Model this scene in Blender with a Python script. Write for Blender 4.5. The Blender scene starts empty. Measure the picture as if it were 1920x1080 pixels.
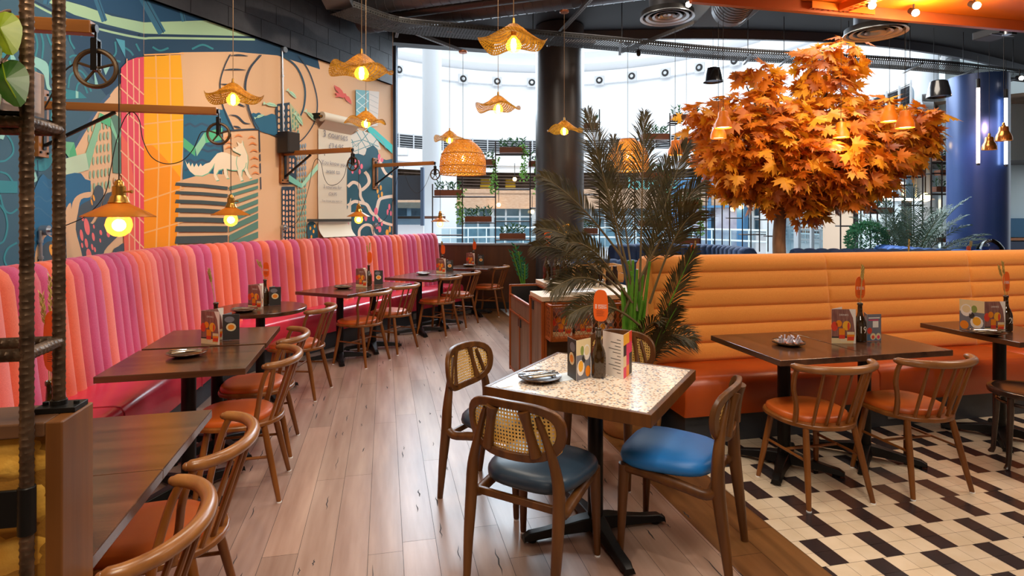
import bpy, bmesh, math, random
from mathutils import Vector, Matrix
R = math.radians
S = bpy.context.scene
COL = S.collection
F, HZ, CH = 1085.0, 406.0, 1.55          # focal length in pixels, horizon row, eye height
rnd = random.Random(11)
V = Vector


def wz(x, y, z):
    """photo point known to lie at height z"""
    Y = F * (CH - z) / (y - HZ)
    return V(((x - 960) / F * Y, Y, z))


def wy(x, y, Y):
    """photo point known to lie at depth Y"""
    return V(((x - 960) / F * Y, Y, CH - (y - HZ) / F * Y))


E1 = V((.9767, .2147, 0)); E2 = V((-.2147, .9767, 0)); GA = math.atan2(.2147, .9767)


def uvp(u, v, z=0):
    return E1 * u + E2 * v + V((0, 0, z))


def lin(h):
    h = h.lstrip('#'); out = []
    for i in (0, 2, 4):
        c = int(h[i:i + 2], 16) / 255
        out.append(c / 12.92 if c <= .04045 else ((c + .055) / 1.055) ** 2.4)
    return (*out, 1)


# ------------------------------------------------------------------ materials
MATS = {}


def nd(t, kind, **kw):
    n = t.nodes.new(kind)
    for k, v in kw.items():
        setattr(n, k, v)
    return n


def mat(name, c, rough=.5, metal=0., c2=None, sc=8., st=(1, 1, 1), lo=.35, hi=.65, bump=0., bsc=60., emit=0., ec=None, spec=.5,
        coat=0., sheen=0., trans=0., alpha=1., attr=False, transl=0., kind='noise', detail=3.):
    if name in MATS:
        return MATS[name]
    m = bpy.data.materials.new(name); m.use_nodes = True
    t = m.node_tree; b = t.nodes['Principled BSDF']; L = t.links.new
    b.inputs['Base Color'].default_value = lin(c)
    b.inputs['Roughness'].default_value = rough
    b.inputs['Metallic'].default_value = metal
    b.inputs['Specular IOR Level'].default_value = spec
    b.inputs['Coat Weight'].default_value = coat
    b.inputs['Sheen Weight'].default_value = sheen
    b.inputs['Transmission Weight'].default_value = trans
    b.inputs['Alpha'].default_value = alpha
    if emit:
        b.inputs['Emission Color'].default_value = lin(ec or c); b.inputs['Emission Strength'].default_value = emit
    col = None
    tc = nd(t, 'ShaderNodeTexCoord')
    if c2:
        mp = nd(t, 'ShaderNodeMapping'); mp.inputs['Scale'].default_value = st
        L(tc.outputs['Object'], mp.inputs[0])
        nz = nd(t, 'ShaderNodeTexVoronoi' if kind == 'voronoi' else 'ShaderNodeTexNoise'); nz.inputs['Scale'].default_value = sc
        nz.inputs['Detail'].default_value = detail
        L(mp.outputs[0], nz.inputs['Vector'])
        rp = nd(t, 'ShaderNodeValToRGB')
        rp.color_ramp.elements[0].position = lo; rp.color_ramp.elements[1].position = hi
        rp.color_ramp.elements[0].color = lin(c); rp.color_ramp.elements[1].color = lin(c2)
        L(nz.outputs[0], rp.inputs[0]); col = rp.outputs[0]
    if attr:
        at = nd(t, 'ShaderNodeAttribute', attribute_name='tone')
        mx = nd(t, 'ShaderNodeMix', data_type='RGBA', blend_type='MULTIPLY'); mx.inputs[0].default_value = 1
        if col:
            L(col, mx.inputs[6])
        else:
            mx.inputs[6].default_value = lin(c)
        L(at.outputs['Color'], mx.inputs[7]); col = mx.outputs[2]
    if col:
        L(col, b.inputs['Base Color'])
    if bump:
        n2 = nd(t, 'ShaderNodeTexNoise'); n2.inputs['Scale'].default_value = bsc; n2.inputs['Detail'].default_value = 2
        m2 = nd(t, 'ShaderNodeMapping'); m2.inputs['Scale'].default_value = st
        L(tc.outputs['Object'], m2.inputs[0]); L(m2.outputs[0], n2.inputs['Vector'])
        bp = nd(t, 'ShaderNodeBump'); bp.inputs['Strength'].default_value = bump; bp.inputs['Distance'].default_value = .004
        L(n2.outputs[0], bp.inputs['Height']); L(bp.outputs[0], b.inputs['Normal'])
    if transl:
        tr = nd(t, 'ShaderNodeBsdfTranslucent'); tr.inputs[0].default_value = lin(c2 or c)
        if col:
            L(col, tr.inputs[0])
        ms = nd(t, 'ShaderNodeMixShader'); ms.inputs[0].default_value = transl
        L(b.outputs[0], ms.inputs[1]); L(tr.outputs[0], ms.inputs[2]); L(ms.outputs[0], t.nodes['Material Output'].inputs[0])
    MATS[name] = m
    return m


def wood(name, a, b, rough=.4, sc=14., axis=0, bump=.05, **kw):
    st = [1, 1, 1]; st[axis] = .09
    return mat(name, a, rough, c2=b, sc=sc, st=tuple(st), lo=.3, hi=.7, bump=bump, bsc=sc * 6, detail=5., **kw)


def glass_mat(name, tint, refl=.12, rough=.0):
    """thin clear sheet: mostly see-through, a little reflection"""
    if name in MATS:
        return MATS[name]
    m = bpy.data.materials.new(name); m.use_nodes = True; t = m.node_tree; L = t.links.new
    t.nodes.remove(t.nodes['Principled BSDF'])
    a = nd(t, 'ShaderNodeBsdfTransparent'); a.inputs[0].default_value = lin(tint)
    g = nd(t, 'ShaderNodeBsdfGlossy'); g.inputs['Roughness'].default_value = rough
    fr = nd(t, 'ShaderNodeFresnel'); fr.inputs[0].default_value = 1.45
    ms = nd(t, 'ShaderNodeMixShader'); L(fr.outputs[0], ms.inputs[0]); L(a.outputs[0], ms.inputs[1]); L(g.outputs[0], ms.inputs[2])
    L(ms.outputs[0], t.nodes['Material Output'].inputs[0]); MATS[name] = m
    return m


def holes_mat(name, c, c2, hole, shape, sx, sy, rough=.5, metal=0., transl=0., skew=0.):
    """woven or punched sheet: round holes (shape 'dot') or diagonal gaps ('weave') cut out in UV space"""
    if name in MATS:
        return MATS[name]
    m = mat(name, c, rough, metal, c2=c2, sc=30., transl=transl); t = m.node_tree; L = t.links.new
    out = t.nodes['Material Output']; surf = out.inputs[0].links[0].from_socket
    uv = nd(t, 'ShaderNodeUVMap'); sp = nd(t, 'ShaderNodeSeparateXYZ'); L(uv.outputs[0], sp.inputs[0])

    def ma(op, a, b=None):
        n = nd(t, 'ShaderNodeMath', operation=op)
        for i, q in enumerate((a, b)):
            if q is None:
                continue
            if isinstance(q, (int, float)):
                n.inputs[i].default_value = q
            else:
                L(q, n.inputs[i])
        return n.outputs[0]
    u = ma('MULTIPLY', sp.outputs[0], sx); v = ma('MULTIPLY', sp.outputs[1], sy)
    if skew:
        u, v = ma('ADD', u, ma('MULTIPLY', v, skew)), ma('SUBTRACT', v, ma('MULTIPLY', u, skew))
    fu = ma('SUBTRACT', ma('FRACT', u), .5); fv = ma('SUBTRACT', ma('FRACT', v), .5)
    if shape == 'dot':
        d = ma('SQRT', ma('ADD', ma('MULTIPLY', fu, fu), ma('MULTIPLY', fv, fv)))
    else:
        d = ma('MAXIMUM', ma('ABSOLUTE', fu), ma('ABSOLUTE', fv))
    h = ma('LESS_THAN', d, hole)
    tr = nd(t, 'ShaderNodeBsdfTransparent'); ms = nd(t, 'ShaderNodeMixShader')
    L(h, ms.inputs[0]); L(surf, ms.inputs[1]); L(tr.outputs[0], ms.inputs[2]); L(ms.outputs[0], out.inputs[0])
    return m


# ------------------------------------------------------------------ mesh builder
class MB:
    def __init__(s):
        s.v = []; s.f = []; s.m = []; s.uv = {}; s.tone = {}

    def face(s, idx, m=0, uv=None, tone=None):
        if uv:
            s.uv[len(s.f)] = uv
        if tone is not None:
            s.tone[len(s.f)] = tone
        s.f.append(tuple(idx)); s.m.append(m)

    def pts(s, ps):
        n = len(s.v); s.v.extend([tuple(p) for p in ps]); return list(range(n, n + len(ps)))

    def poly(s, ps, m=0, uv=None, tone=None):
        s.face(s.pts(ps), m, uv, tone)

    def box(s, c, d, m=0, rz=0., M=None, tone=None):
        hx, hy, hz = d[0] / 2, d[1] / 2, d[2] / 2
        q = M or Matrix.Rotation(rz, 4, 'Z')
        P = [V(c) + (q.to_3x3() @ V((a * hx, b * hy, e * hz))) for a in (-1, 1) for b in (-1, 1) for e in (-1, 1)]
        i = s.pts(P)
        for f in ((0, 1, 3, 2), (4, 6, 7, 5), (0, 4, 5, 1), (2, 3, 7, 6), (0, 2, 6, 4), (1, 5, 7, 3)):
            s.face([i[k] for k in f], m, tone=tone)

    def bar(s, a, b, w, h=None, m=0, up=(0, 0, 1)):
        """rectangular bar from a to b"""
        a, b = V(a), V(b); h = h or w; d = (b - a); ln = d.length
        x = d.normalized(); u = V(up)
        if abs(x.dot(u)) > .99:
            u = V((0, 1, 0))
        y = u.cross(x).normalized(); z = x.cross(y)
        M = Matrix((x, y, z)).transposed().to_4x4()
        s.box((a + b) / 2, (ln, w, h), m, M=M)

    def tube(s, ps, r, n=8, m=0, cap=True, closed=False, flat=None):
        ps = [V(p) for p in ps]; k = len(ps)
        rs = r if isinstance(r, (list, tuple)) else [r] * k
        rings = []; pu = None
        for i, p in enumerate(ps):
            if closed:
                d = ps[(i + 1) % k] - ps[i - 1]
            else:
                d = ps[min(i + 1, k - 1)] - ps[max(i - 1, 0)]
            d.normalize()
            if pu is None:
                u = V((0, 0, 1)) if abs(d.z) < .9 else V((1, 0, 0))
            else:
                u = pu
            x = (u - d * u.dot(d)).normalized(); pu = x; y = d.cross(x)
            fx = 1 if flat is None else flat
            rings.append(s.pts([p + (x * math.cos(2 * math.pi * j / n) * fx + y * math.sin(2 * math.pi * j / n)) * rs[i] for j in range(n)]))
        for i in range(k if closed else k - 1):
            a, b = rings[i], rings[(i + 1) % k]
            for j in range(n):
                s.face((a[j], a[(j + 1) % n], b[(j + 1) % n], b[j]), m)
        if cap and not closed:
            s.face(rings[0][::-1], m); s.face(rings[-1], m)

    def lathe(s, prof, n=24, c=(0, 0, 0), m=0, M=None, a0=0., a1=2 * math.pi, wob=None, uvs=None):
        full = abs(a1 - a0 - 2 * math.pi) < 1e-6; cnt = n if full else n + 1; rows = []
        for k, (r, z) in enumerate(prof):
            row = []
            for j in range(cnt):
                a = a0 + (a1 - a0) * j / n
                rr, zz = (r, z) if wob is None else wob(r, z, a, k)
                p = V((rr * math.cos(a), rr * math.sin(a), zz))
                row.append((M @ p if M else p) + V(c))
            rows.append(s.pts(row))
        for k in range(len(prof) - 1):
            for j in range(n):
                j2 = (j + 1) % cnt
                q = (rows[k][j], rows[k][j2], rows[k + 1][j2], rows[k + 1][j])
                uv = None
                if uvs:
                    uv = [(j / n, k / (len(prof) - 1)), ((j + 1) / n, k / (len(prof) - 1)), ((j + 1) / n, (k + 1) / (len(prof) - 1)), (j / n, (k + 1) / (len(prof) - 1))]
                s.face(q, m, uv)

    def disc(s, c, r, n=20, m=0, M=None):
        s.poly([V(c) + ((M.to_3x3() if M else Matrix.Identity(3)) @ V((r * math.cos(2 * math.pi * j / n), r * math.sin(2 * math.pi * j / n), 0))) for j in range(n)], m)

    def prism(s, p2, z0, z1, m=0, M=None, tone=None):
        f = (lambda p: M @ V(p)) if M else V
        a = s.pts([f((x, y, z0)) for x, y in p2]); b = s.pts([f((x, y, z1)) for x, y in p2]); n = len(p2)
        s.face(a[::-1], m, tone=tone); s.face(b, m, tone=tone)
        for i in range(n):
            s.face((a[i], a[(i + 1) % n], b[(i + 1) % n], b[i]), m, tone=tone)

    def grid(s, nu, nv, fn, m=0, uvs=False, mf=None, cu=False):
        rows = [s.pts([fn(i / nu, j / nv) for j in range(nv + 1)]) for i in range(nu + 1)]
        for i in range(nu):
            for j in range(nv):
                uv = [(i / nu, j / nv), ((i + 1) / nu, j / nv), ((i + 1) / nu, (j + 1) / nv), (i / nu, (j + 1) / nv)] if uvs else None
                s.face((rows[i][j], rows[i + 1][j], rows[i + 1][j + 1], rows[i][j + 1]), mf(i, j) if mf else m, uv)

    def ball(s, c, r, m=0, n=12, k=8, sq=1.):
        s.lathe([(max(r * math.sin(math.pi * i / k), 1e-4), -r * sq * math.cos(math.pi * i / k)) for i in range(k + 1)], n, c, m)

    def leaf(s, p, d, ln, w, nrm, m=0, fold=.25, bend=.0, tone=None):
        p = V(p); d = V(d).normalized(); n = V(nrm); sd = d.cross(n)
        if sd.length < 1e-3:
            sd = d.cross(V((.3, .5, .8)))
        sd.normalize(); n = sd.cross(d)
        a = p; b = p + d * ln * .45 - n * fold * w; c = p + d * ln - n * bend * ln
        l = p + d * ln * .42 + sd * w * .5; r_ = p + d * ln * .42 - sd * w * .5
        i = s.pts((a, l, b, r_, c))
        s.face((i[0], i[2], i[1]), m, tone=tone); s.face((i[0], i[3], i[2]), m, tone=tone)
        s.face((i[2], i[4], i[1]), m, tone=tone); s.face((i[3], i[4], i[2]), m, tone=tone)

    def build(s, name, mats, parent=None, bevel=0., smooth=True, ang=40, loc=None, rz=0., sub=0, solid=0.):
        me = bpy.data.meshes.new(name); me.from_pydata(s.v, [], s.f)
        for q in (mats if isinstance(mats, (list, tuple)) else [mats]):
            me.materials.append(q)
        me.polygons.foreach_set('material_index', s.m)
        if s.uv:
            ul = me.uv_layers.new(name='UVMap')
            for fi, us in s.uv.items():
                for li, u in zip(me.polygons[fi].loop_indices, us):
                    ul.data[li].uv = u
        if s.tone:
            ca = me.color_attributes.new('tone', 'FLOAT_COLOR', 'CORNER')
            for fi in range(len(s.f)):
                c = s.tone.get(fi, (1, 1, 1))
                if isinstance(c, (int, float)):
                    c = (c, c, c)
                for li in me.polygons[fi].loop_indices:
                    ca.data[li].color = (*c, 1)
        if smooth:
            me.polygons.foreach_set('use_smooth', [True] * len(s.f)); me.update(); me.set_sharp_from_angle(angle=R(ang))
        me.update()
        o = bpy.data.objects.new(name, me); COL.objects.link(o)
        if parent:
            o.parent = parent
        if loc is not None:
            o.location = loc
        o.rotation_euler = (0, 0, rz)
        if sub:
            q = o.modifiers.new('s', 'SUBSURF'); q.levels = sub; q.render_levels = sub
        if solid:
            q = o.modifiers.new('t', 'SOLIDIFY'); q.thickness = solid; q.offset = 0
        if bevel:
            q = o.modifiers.new('b', 'BEVEL'); q.width = bevel; q.segments = 2; q.limit_method = 'ANGLE'; q.angle_limit = R(40)
        return o


def tag(o, label, cat, group=None, kind=None):
    o['label'] = label; o['category'] = cat
    if group:
        o['group'] = group
    if kind:
        o['kind'] = kind
    return o


def thing(name, label, cat, loc=(0, 0, 0), rz=0., group=None):
    o = bpy.data.objects.new(name, None); COL.objects.link(o); o.empty_display_size = .1
    o.location = loc; o.rotation_euler = (0, 0, rz)
    return tag(o, label, cat, group)


def struct(o):
    o['kind'] = 'structure'
    return o




def dup(o, loc=None, rz=None, label=None, group=None, scale=None, parent=None):
    c = o.copy(); COL.objects.link(c)
    if parent:
        c.parent = parent
    if loc is not None:
        c.location = loc
    if rz is not None:
        c.rotation_euler = (0, 0, rz)
    if scale:
        c.scale = (scale,) * 3
    if label:
        c['label'] = label
    if group:
        c['group'] = group
    for ch in list(o.children):
        dup(ch, parent=c)
    return c


def spline(ps, n=6, closed=False):
    ps = [V(p) for p in ps]; k = len(ps); out = []
    rng = range(k) if closed else range(k - 1)
    for i in rng:
        if closed:
            a, b, c, d = ps[i - 1], ps[i], ps[(i + 1) % k], ps[(i + 2) % k]
        else:
            b, c = ps[i], ps[i + 1]; a = ps[i - 1] if i else b * 2 - c; d = ps[i + 2] if i + 2 < k else c * 2 - b
        for j in range(n):
            t = j / n
            out.append(.5 * (2 * b + (c - a) * t + (2 * a - 5 * b + 4 * c - d) * t * t + (3 * b - a - 3 * c + d) * t ** 3))
    if not closed:
        out.append(ps[-1])
    return out


def resample(ps, step):
    L = [0.]
    for a, b in zip(ps, ps[1:]):
        L.append(L[-1] + (b - a).length)
    n = max(2, int(L[-1] / step + .5)); out = []; j = 0
    for i in range(n + 1):
        t = L[-1] * i / n
        while j < len(L) - 2 and L[j + 1] < t:
            j += 1
        u = (t - L[j]) / max(L[j + 1] - L[j], 1e-9); out.append(ps[j].lerp(ps[j + 1], min(max(u, 0), 1)))
    return out


TXT = {}


def text_mesh(body, size=1., align='CENTER'):
    k = (body, align)
    if k not in TXT:
        c = bpy.data.curves.new('lettering', 'FONT'); c.body = body; c.align_x = align; c.align_y = 'CENTER'; c.resolution_u = 3
        o = bpy.data.objects.new('lettering', c); COL.objects.link(o)
        bpy.context.view_layer.update()
        me = bpy.data.meshes.new_from_object(o.evaluated_get(bpy.context.evaluated_depsgraph_get()))
        TXT[k] = ([v.co.copy() for v in me.vertices], [tuple(p.vertices) for p in me.polygons])
        bpy.data.objects.remove(o); bpy.data.meshes.remove(me); bpy.data.curves.remove(c)
    return TXT[k]


def put_text(mb, body, M, size, m=0, align='CENTER'):
    vs, fs = text_mesh(body, 1, align)
    i = mb.pts([M @ V((v.x * size, v.y * size, 0)) for v in vs])
    for f in fs:
        mb.face([i[k] for k in f], m)


def frame_M(o, x, z):
    """matrix with origin o, local x along x, local y along z (upright card plane)"""
    x = V(x).normalized(); z = V(z).normalized(); n = x.cross(z).normalized(); z = n.cross(x)
    M = Matrix((x, z, n)).transposed().to_4x4(); M.translation = V(o)
    return M


# ------------------------------------------------------------------ palette
M_black = mat('black_paint', '#1b191a', .55)
M_iron = mat('black_iron', '#1a1817', .42, .6)
M_rod = mat('rod_steel', '#3a302c', .45, .5)
M_rebar = mat('rebar', '#6a5442', .42, .75, c2='#3c2d22', sc=18)
M_chair = wood('chair_wood', '#683a14', '#8c5422', .3, 20, 2)
M_rail = wood('rail_wood', '#6e4220', '#9a6636', .28, 18, 0)
M_cane_w = wood('cane_frame_wood', '#4a2a10', '#6b4118', .35, 24, 2)
M_top = wood('table_wood', '#382216', '#5e3c28', .2, 16, 0, spec=.7)
M_oakarm = wood('oak_arm', '#7c4a18', '#a4672a', .42, 16, 0)
M_postwood = wood('post_wood', '#5a3414', '#7a4a1e', .4, 14, 2)
M_orange_v = mat('orange_vinyl', '#b5521b', .36, c2='#c4601f', sc=3)
M_rust_v = mat('rust_vinyl', '#a23e0c', .34, c2='#b24a10', sc=3)
M_orange_f = mat('orange_fabric', '#e68c30', .8, c2='#f2a042', sc=260, bump=.25, bsc=400, sheen=.2)
M_pink_v = mat('pink_vinyl', '#cf3246', .24, c2='#d83c50', sc=3)
M_pinks = [mat('pink_fabric_' + n, a, .8, c2=b, sc=260, bump=.25, bsc=400, sheen=.25) for n, a, b in
           (('magenta', '#b83e6c', '#c64e7a'), ('rose', '#c4485a', '#d05868'), ('coral', '#d85c40', '#e46c4e'), ('salmon', '#da6a62', '#e67a70'))]
M_blue_s = mat('slate_leather', '#27394a', .36, c2='#2e4254', sc=4)
M_blue_lit = mat('window_lit_leather', '#146cb8', .42, c2='#1874c2', sc=4)  # same slate leather, the window's blue reflection put into its colour
M_blue_f = mat('blue_velvet', '#08284e', .8, c2='#0b3262', sc=6)
M_blue_f2 = mat('bright_blue_velvet', '#0d50a4', .7, c2='#105cb4', sc=6)
M_skirt = mat('dark_plinth', '#37393f', .5)
M_brass = mat('brass', '#b8863c', .28, .9)
M_chrome = mat('chrome', '#c8ccd2', .16, 1.)
M_steel = mat('galvanised', '#a9adb2', .35, .85)
M_darkpipe = mat('dark_steel', '#4b4a4c', .4, .7)
M_bottle = mat('bottle_glass', '#2a1a06', .06, c2='#3a2408', sc=5, spec=.7, coat=.4)
M_white = mat('white_paint', '#eef0f2', .6)
M_wheat = mat('dried_wheat', '#b39a52', .8, c2='#cdb66c', sc=30)
M_tag = mat('orange_card', '#e85f10', .5)
M_txt = mat('white_print', '#f4ece2', .6)
M_ink = mat('dark_print', '#3a2a22', .6)
M_plate = mat('bronze_plate', '#6a4f35', .25, .3, c2='#4a3623', sc=25)
M_napkin = mat('cream_napkin', '#dcc6a2', .8)
M_cord = mat('cord_black', '#221c18', .7)
M_cordb = mat('cord_tan', '#8a6a48', .7)
M_bulb = mat('bulb_glow', '#ffd890', .3, emit=14., ec='#ffcf7a')
M_bulbw = mat('bulb_core', '#fff2d0', .3, emit=40., ec='#ffe6b0')
M_leaf = mat('leaf_green', '#2f5a2a', .5, c2='#4d7a3a', sc=14, transl=.25)
M_leafd = mat('leaf_dark', '#24452f', .5, c2='#3c6238', sc=14, transl=.2)
M_palm = mat('palm_leaf', '#332d15', .5, c2='#524521', sc=10, transl=.2)
M_stalk = mat('palm_stalk', '#4a7a1c', .45, c2='#5f9428', sc=8)
M_corten = wood('planter_wood', '#6a3a1c', '#84492a', .5, 12, 0)
M_soil = mat('soil', '#2a1c12', .9)
# ================================================================== floor
fl = MB()
fl.box((1.5, 6, -.06), (34, 32, .1))
struct(fl.build('floor', mat('subfloor', '#4a4038', .6), smooth=False))

M_plank = wood('light_oak', '#89695a', '#b09486', .29, 11, 1, bump=.05, attr=True)
M_dplank = wood('dark_oak', '#563619', '#805630', .33, 12, 1, bump=.05, attr=True)
M_crack = mat('plank_crack', '#2e2a2c', .7)


def planks(name, u0, u1, v0, v1, w, mats, seed, cracks):
    r = random.Random(seed); mb = MB(); u = u0; tones = []
    while u < u1 - .001:
        ue = min(u + w, u1); v = v0 - r.random() * 1.5
        while v < v1:
            ln = r.uniform(1.2, 2.1); a = max(v, v0); b = min(v + ln, v1)
            if b > a:
                k = r.uniform(.84, 1.12); g = .001
                t = (k * r.uniform(.98, 1.03), k, k * r.uniform(.96, 1.03))
                mb.poly([(u + g, a + g, 0), (ue - g, a + g, 0), (ue - g, b - g, 0), (u + g, b - g, 0)], 0, tone=t)
                for _ in range(cracks if r.random() < .6 else 0):
                    cu = r.uniform(u + .02, ue - .02); cv = r.uniform(a + .1, b - .1); l = r.uniform(.04, .22); wd = r.uniform(.0012, .0045)
                    pt = [(cu + r.uniform(-.005, .005), cv + l * q / 5) for q in range(6)]
                    L = [(x - wd * math.sin(math.pi * q / 5) - .0003, y, .0006) for q, (x, y) in enumerate(pt)]
                    Q = [(x + wd * math.sin(math.pi * q / 5) + .0003, y, .0006) for q, (x, y) in enumerate(pt)]
                    for q in range(5):
                        mb.poly([L[q], Q[q], Q[q + 1], L[q + 1]], 1, tone=1)
            v += ln
        u = ue
    mb.poly([(u0, v0, -.002), (u1, v0, -.002), (u1, v1, -.002), (u0, v1, -.002)], 1, tone=.6)
    return struct(mb.build(name, mats, rz=GA, smooth=False))


planks('floor_light_oak', -4.0, 1.51, 0.2, 11.5, .157, [M_plank, M_crack], 3, 4)
planks('floor_dark_border', 1.51, 1.887, 0.2, 12.5, .188, [M_dplank, M_crack], 5, 1)

M_tile_w = mat('tile_cream', '#d6c0a2', .26, c2='#dfcbb0', sc=7, attr=True)
M_tile_b = mat('tile_black', '#2b2426', .24, c2='#332b2c', sc=7)
M_grout = mat('grout', '#5a4a40', .8)
tl = MB(); r = random.Random(2)
P = .1004; offs = {11: 1.23, 12: 2.70, 13: .13, 14: 1.86, 15: 1.17, 16: 2.55}
for pr in range(5, 19):
    off = offs.get(pr, (pr * 1.5) % 3)
    for rw in range(2):
        v = 2.205 + (pr - 11) * .2013 + rw * .1006
        n0 = int((1.887) / P) - 1
        base = off * P
        k = -4
        while True:
            u = base + (math.floor((1.887 - base) / P) + k + 4) * P
            k += 1
            if u > 7.0:
                break
            a, b = max(u, 1.888), u + P
            if b <= a + .002:
                continue
            idx = round((u - base) / P)
            blk = idx % 3 == 0
            g = .0009
            tl.poly([(a + g, v + g, .0), (b - g, v + g, .0), (b - g, v + .1006 - g, .0), (a + g, v + .1006 - g, .0)], 1 if blk else 0,
                    tone=1 if blk else (r.uniform(.94, 1.04),) * 3)
tl.poly([(1.887, .9, -.002), (7, .9, -.002), (7, 4.0, -.002), (1.887, 4.0, -.002)], 2, tone=1)
struct(tl.build('floor_tiles', [M_tile_w, M_tile_b, M_grout], rz=GA, smooth=False))

# ================================================================== walls
WC = V((-3.42, 5.37, 0))
D1 = V((.15, -.9887, 0)).normalized(); N1 = V((.9887, .15, 0)).normalized()
D2 = V((.4, .917, 0)).normalized(); N2 = V((.917, -.4, 0)).normalized()
L1, L2 = 6.0, 3.94
MT = 3.57


def wall_px(x, y, w, off=0.):
    n = N1 if w == 1 else N2; r_ = V(((x - 960) / F, 1, 0)); P0 = WC + n * off
    Y = P0.dot(n) / r_.dot(n)
    return wy(x, y, Y)


M_mur = {}


def mc(h):
    if h not in M_mur:
        M_mur[h] = mat('mural_' + h.strip('#'), h, .75, bump=.06, bsc=30)
    return M_mur[h]


NAVY, SLATE, TEAL, MINT, GMINT, PEACH = '#173f5c', '#33586c', '#2c7f8c', '#8fc4bb', '#a5c79f', '#dcb088'
PINK, CORAL, YEL, ORA, SEAG, DKG, SEA, LPK, INK, CREAM = '#e2435a', '#ea6250', '#f5aa0c', '#f39208', '#4fae7a', '#414d58', '#1d6089', '#ee6f6f', '#24384a', '#f0dcc0'
ACC = [MB(), MB()]; MLIST = [[], []]; LAY = [0]


def clipx(ps, keep_left, xc=270.):
    out = []; k = len(ps)
    ins = (lambda p: p[0] <= xc) if keep_left else (lambda p: p[0] >= xc)
    for i in range(k):
        a, b = ps[i], ps[(i + 1) % k]
        if ins(a):
            out.append(a)
        if ins(a) != ins(b):
            t = (xc - a[0]) / (b[0] - a[0]); out.append((xc, a[1] + t * (b[1] - a[1])))
    return out


def paint(ps, col, smooth=0):
    """one painted shape of the mural, outline measured on the photo and laid on the wall plane it belongs to"""
    if smooth:
        ps = [(p.x, p.y) for p in spline([(x, y, 0) for x, y in ps], smooth, True)]
    LAY[0] += 1; off = .001 + LAY[0] * .00006
    for w in (1, 2):
        q = clipx(ps, w == 1)
        if w == 2:
            q = clipx(q, True, 736.) if q else q
        if len(q) < 3:
            continue
        if col not in MLIST[w - 1]:
            MLIST[w - 1].append(col)
        ACC[w - 1].poly([wall_px(x, y, w, off) for x, y in q], MLIST[w - 1].index(col))


def stroke(ps, wd, col, n=5, taper=False):
    """a painted line"""
    p = [V((q.x, q.y, 0)) for q in spline([(x, y, 0) for x, y in ps], n)] if n > 1 else [V((x, y, 0)) for x, y in ps]
    Lf, Rt = [], []
    for i, q in enumerate(p):
        d = (p[min(i + 1, len(p) - 1)] - p[max(i - 1, 0)]).normalized(); s = V((-d.y, d.x, 0)) * wd / 2
        if taper:
            s *= .25 + math.sin(math.pi * i / (len(p) - 1))
        Lf.append(q + s); Rt.append(q - s)
    for i in range(len(p) - 1):
        ps_ = [Lf[i], Lf[i + 1], Rt[i + 1], Rt[i]]
        if i:
            LAY[0] -= 1
        paint([(a.x, a.y) for a in ps_], col)


def oval(x, y, rx, ry, col, tilt=0., n=12):
    paint([(x + rx * math.cos(a) - tilt * ry * math.sin(a), y + ry * math.sin(a)) for a in [2 * math.pi * i / n for i in range(n)]], col)


# --- base colours
paint([(-60, -60), (270, -60), (270, 560), (-60, 560)], SLATE)
paint([(270, -60), (760, -60), (760, 560), (270, 560)], PEACH)
paint([(110, -60), (560, -60), (600, 130), (520, 104), (440, 97), (340, 98), (290, 108), (262, 124), (240, 142), (215, 165), (200, 180), (150, 120), (120, 60)], NAVY)
paint([(48, 500), (70, 432), (95, 372), (120, 318), (150, 264), (185, 206), (215, 167), (240, 144), (265, 122), (300, 107), (342, 99), (342, 520), (48, 520)], PEACH)
stroke([(46, 500), (68, 430), (93, 370), (118, 316), (148, 262), (183, 204), (205, 178)], 6, '#3d5a78', 4)
# dome glazing
paint([(60, -60), (560, -60), (480, 66), (400, 38), (270, 41), (160, 12), (100, -10)], '#0e4467')
paint([(100, -5), (160, 12), (210, 30), (270, 42), (395, 38), (480, 68), (270, 63), (200, 46), (140, 28), (92, 5)], GMINT)
stroke([(60, 0), (110, 25), (180, 48), (262, 65), (275, 66), (480, 70)], 3, '#0f3050', 3)
stroke([(56, 4), (108, 30), (180, 53), (262, 71), (300, 71), (478, 74)], 4, GMINT, 3)
for a, b, w in (((178, -10), (196, 40), 11), ((262, -14), (304, 62), 15), ((90, -10), (86, 8), 12), ((333, -10), (345, 40), 8)):
    stroke([a, b], w, '#2f6886', 1); stroke([(a[0] + w * .2, a[1]), (b[0] + w * .2, b[1])], 1.5, '#163650', 1)
# teal loops
for c in ([(60, 45), (70, 82), (65, 118), (72, 148), (84, 148)], [(73, 50), (81, 80), (79, 110)], [(84, 50), (94, 80), (107, 100)],
          [(128, 165), (132, 142), (148, 132), (162, 146), (171, 172)], [(142, 176), (146, 158), (156, 156), (164, 175)],
          [(108, 112), (96, 114), (93, 130), (99, 148), (108, 152)], [(131, 55), (131, 75), (140, 92)], [(152, 56), (153, 68)],
          [(130, 108), (138, 104), (148, 108), (134, 122), (131, 114)], [(0, 240), (20, 262), (25, 285), (12, 300), (0, 303)],
          [(0, 322), (15, 328), (28, 348)], [(0, 365), (8, 392), (20, 400), (33, 392)], [(0, 384), (10, 400), (14, 425), (8, 450), (-2, 458)],
          [(32, 455), (15, 466), (8, 485), (14, 502)], [(60, 122), (64, 140), (66, 150)], [(216, 78), (217, 100), (205, 112)],
          [(232, 88), (244, 96), (250, 104)], [(98, 200), (96, 222), (98, 250)], [(210, 118), (218, 114), (226, 116)], [(286, 88), (300, 95), (316, 90)], [(360, 92), (380, 84), (400, 92)], [(255, 82), (262, 96)]):
    stroke(c, 3.6, TEAL, 5)
paint([(50, 103), (80, 112), (91, 125), (92, 158), (97, 168), (88, 166), (82, 140), (66, 126), (50, 122)], MINT, 3)
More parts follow.
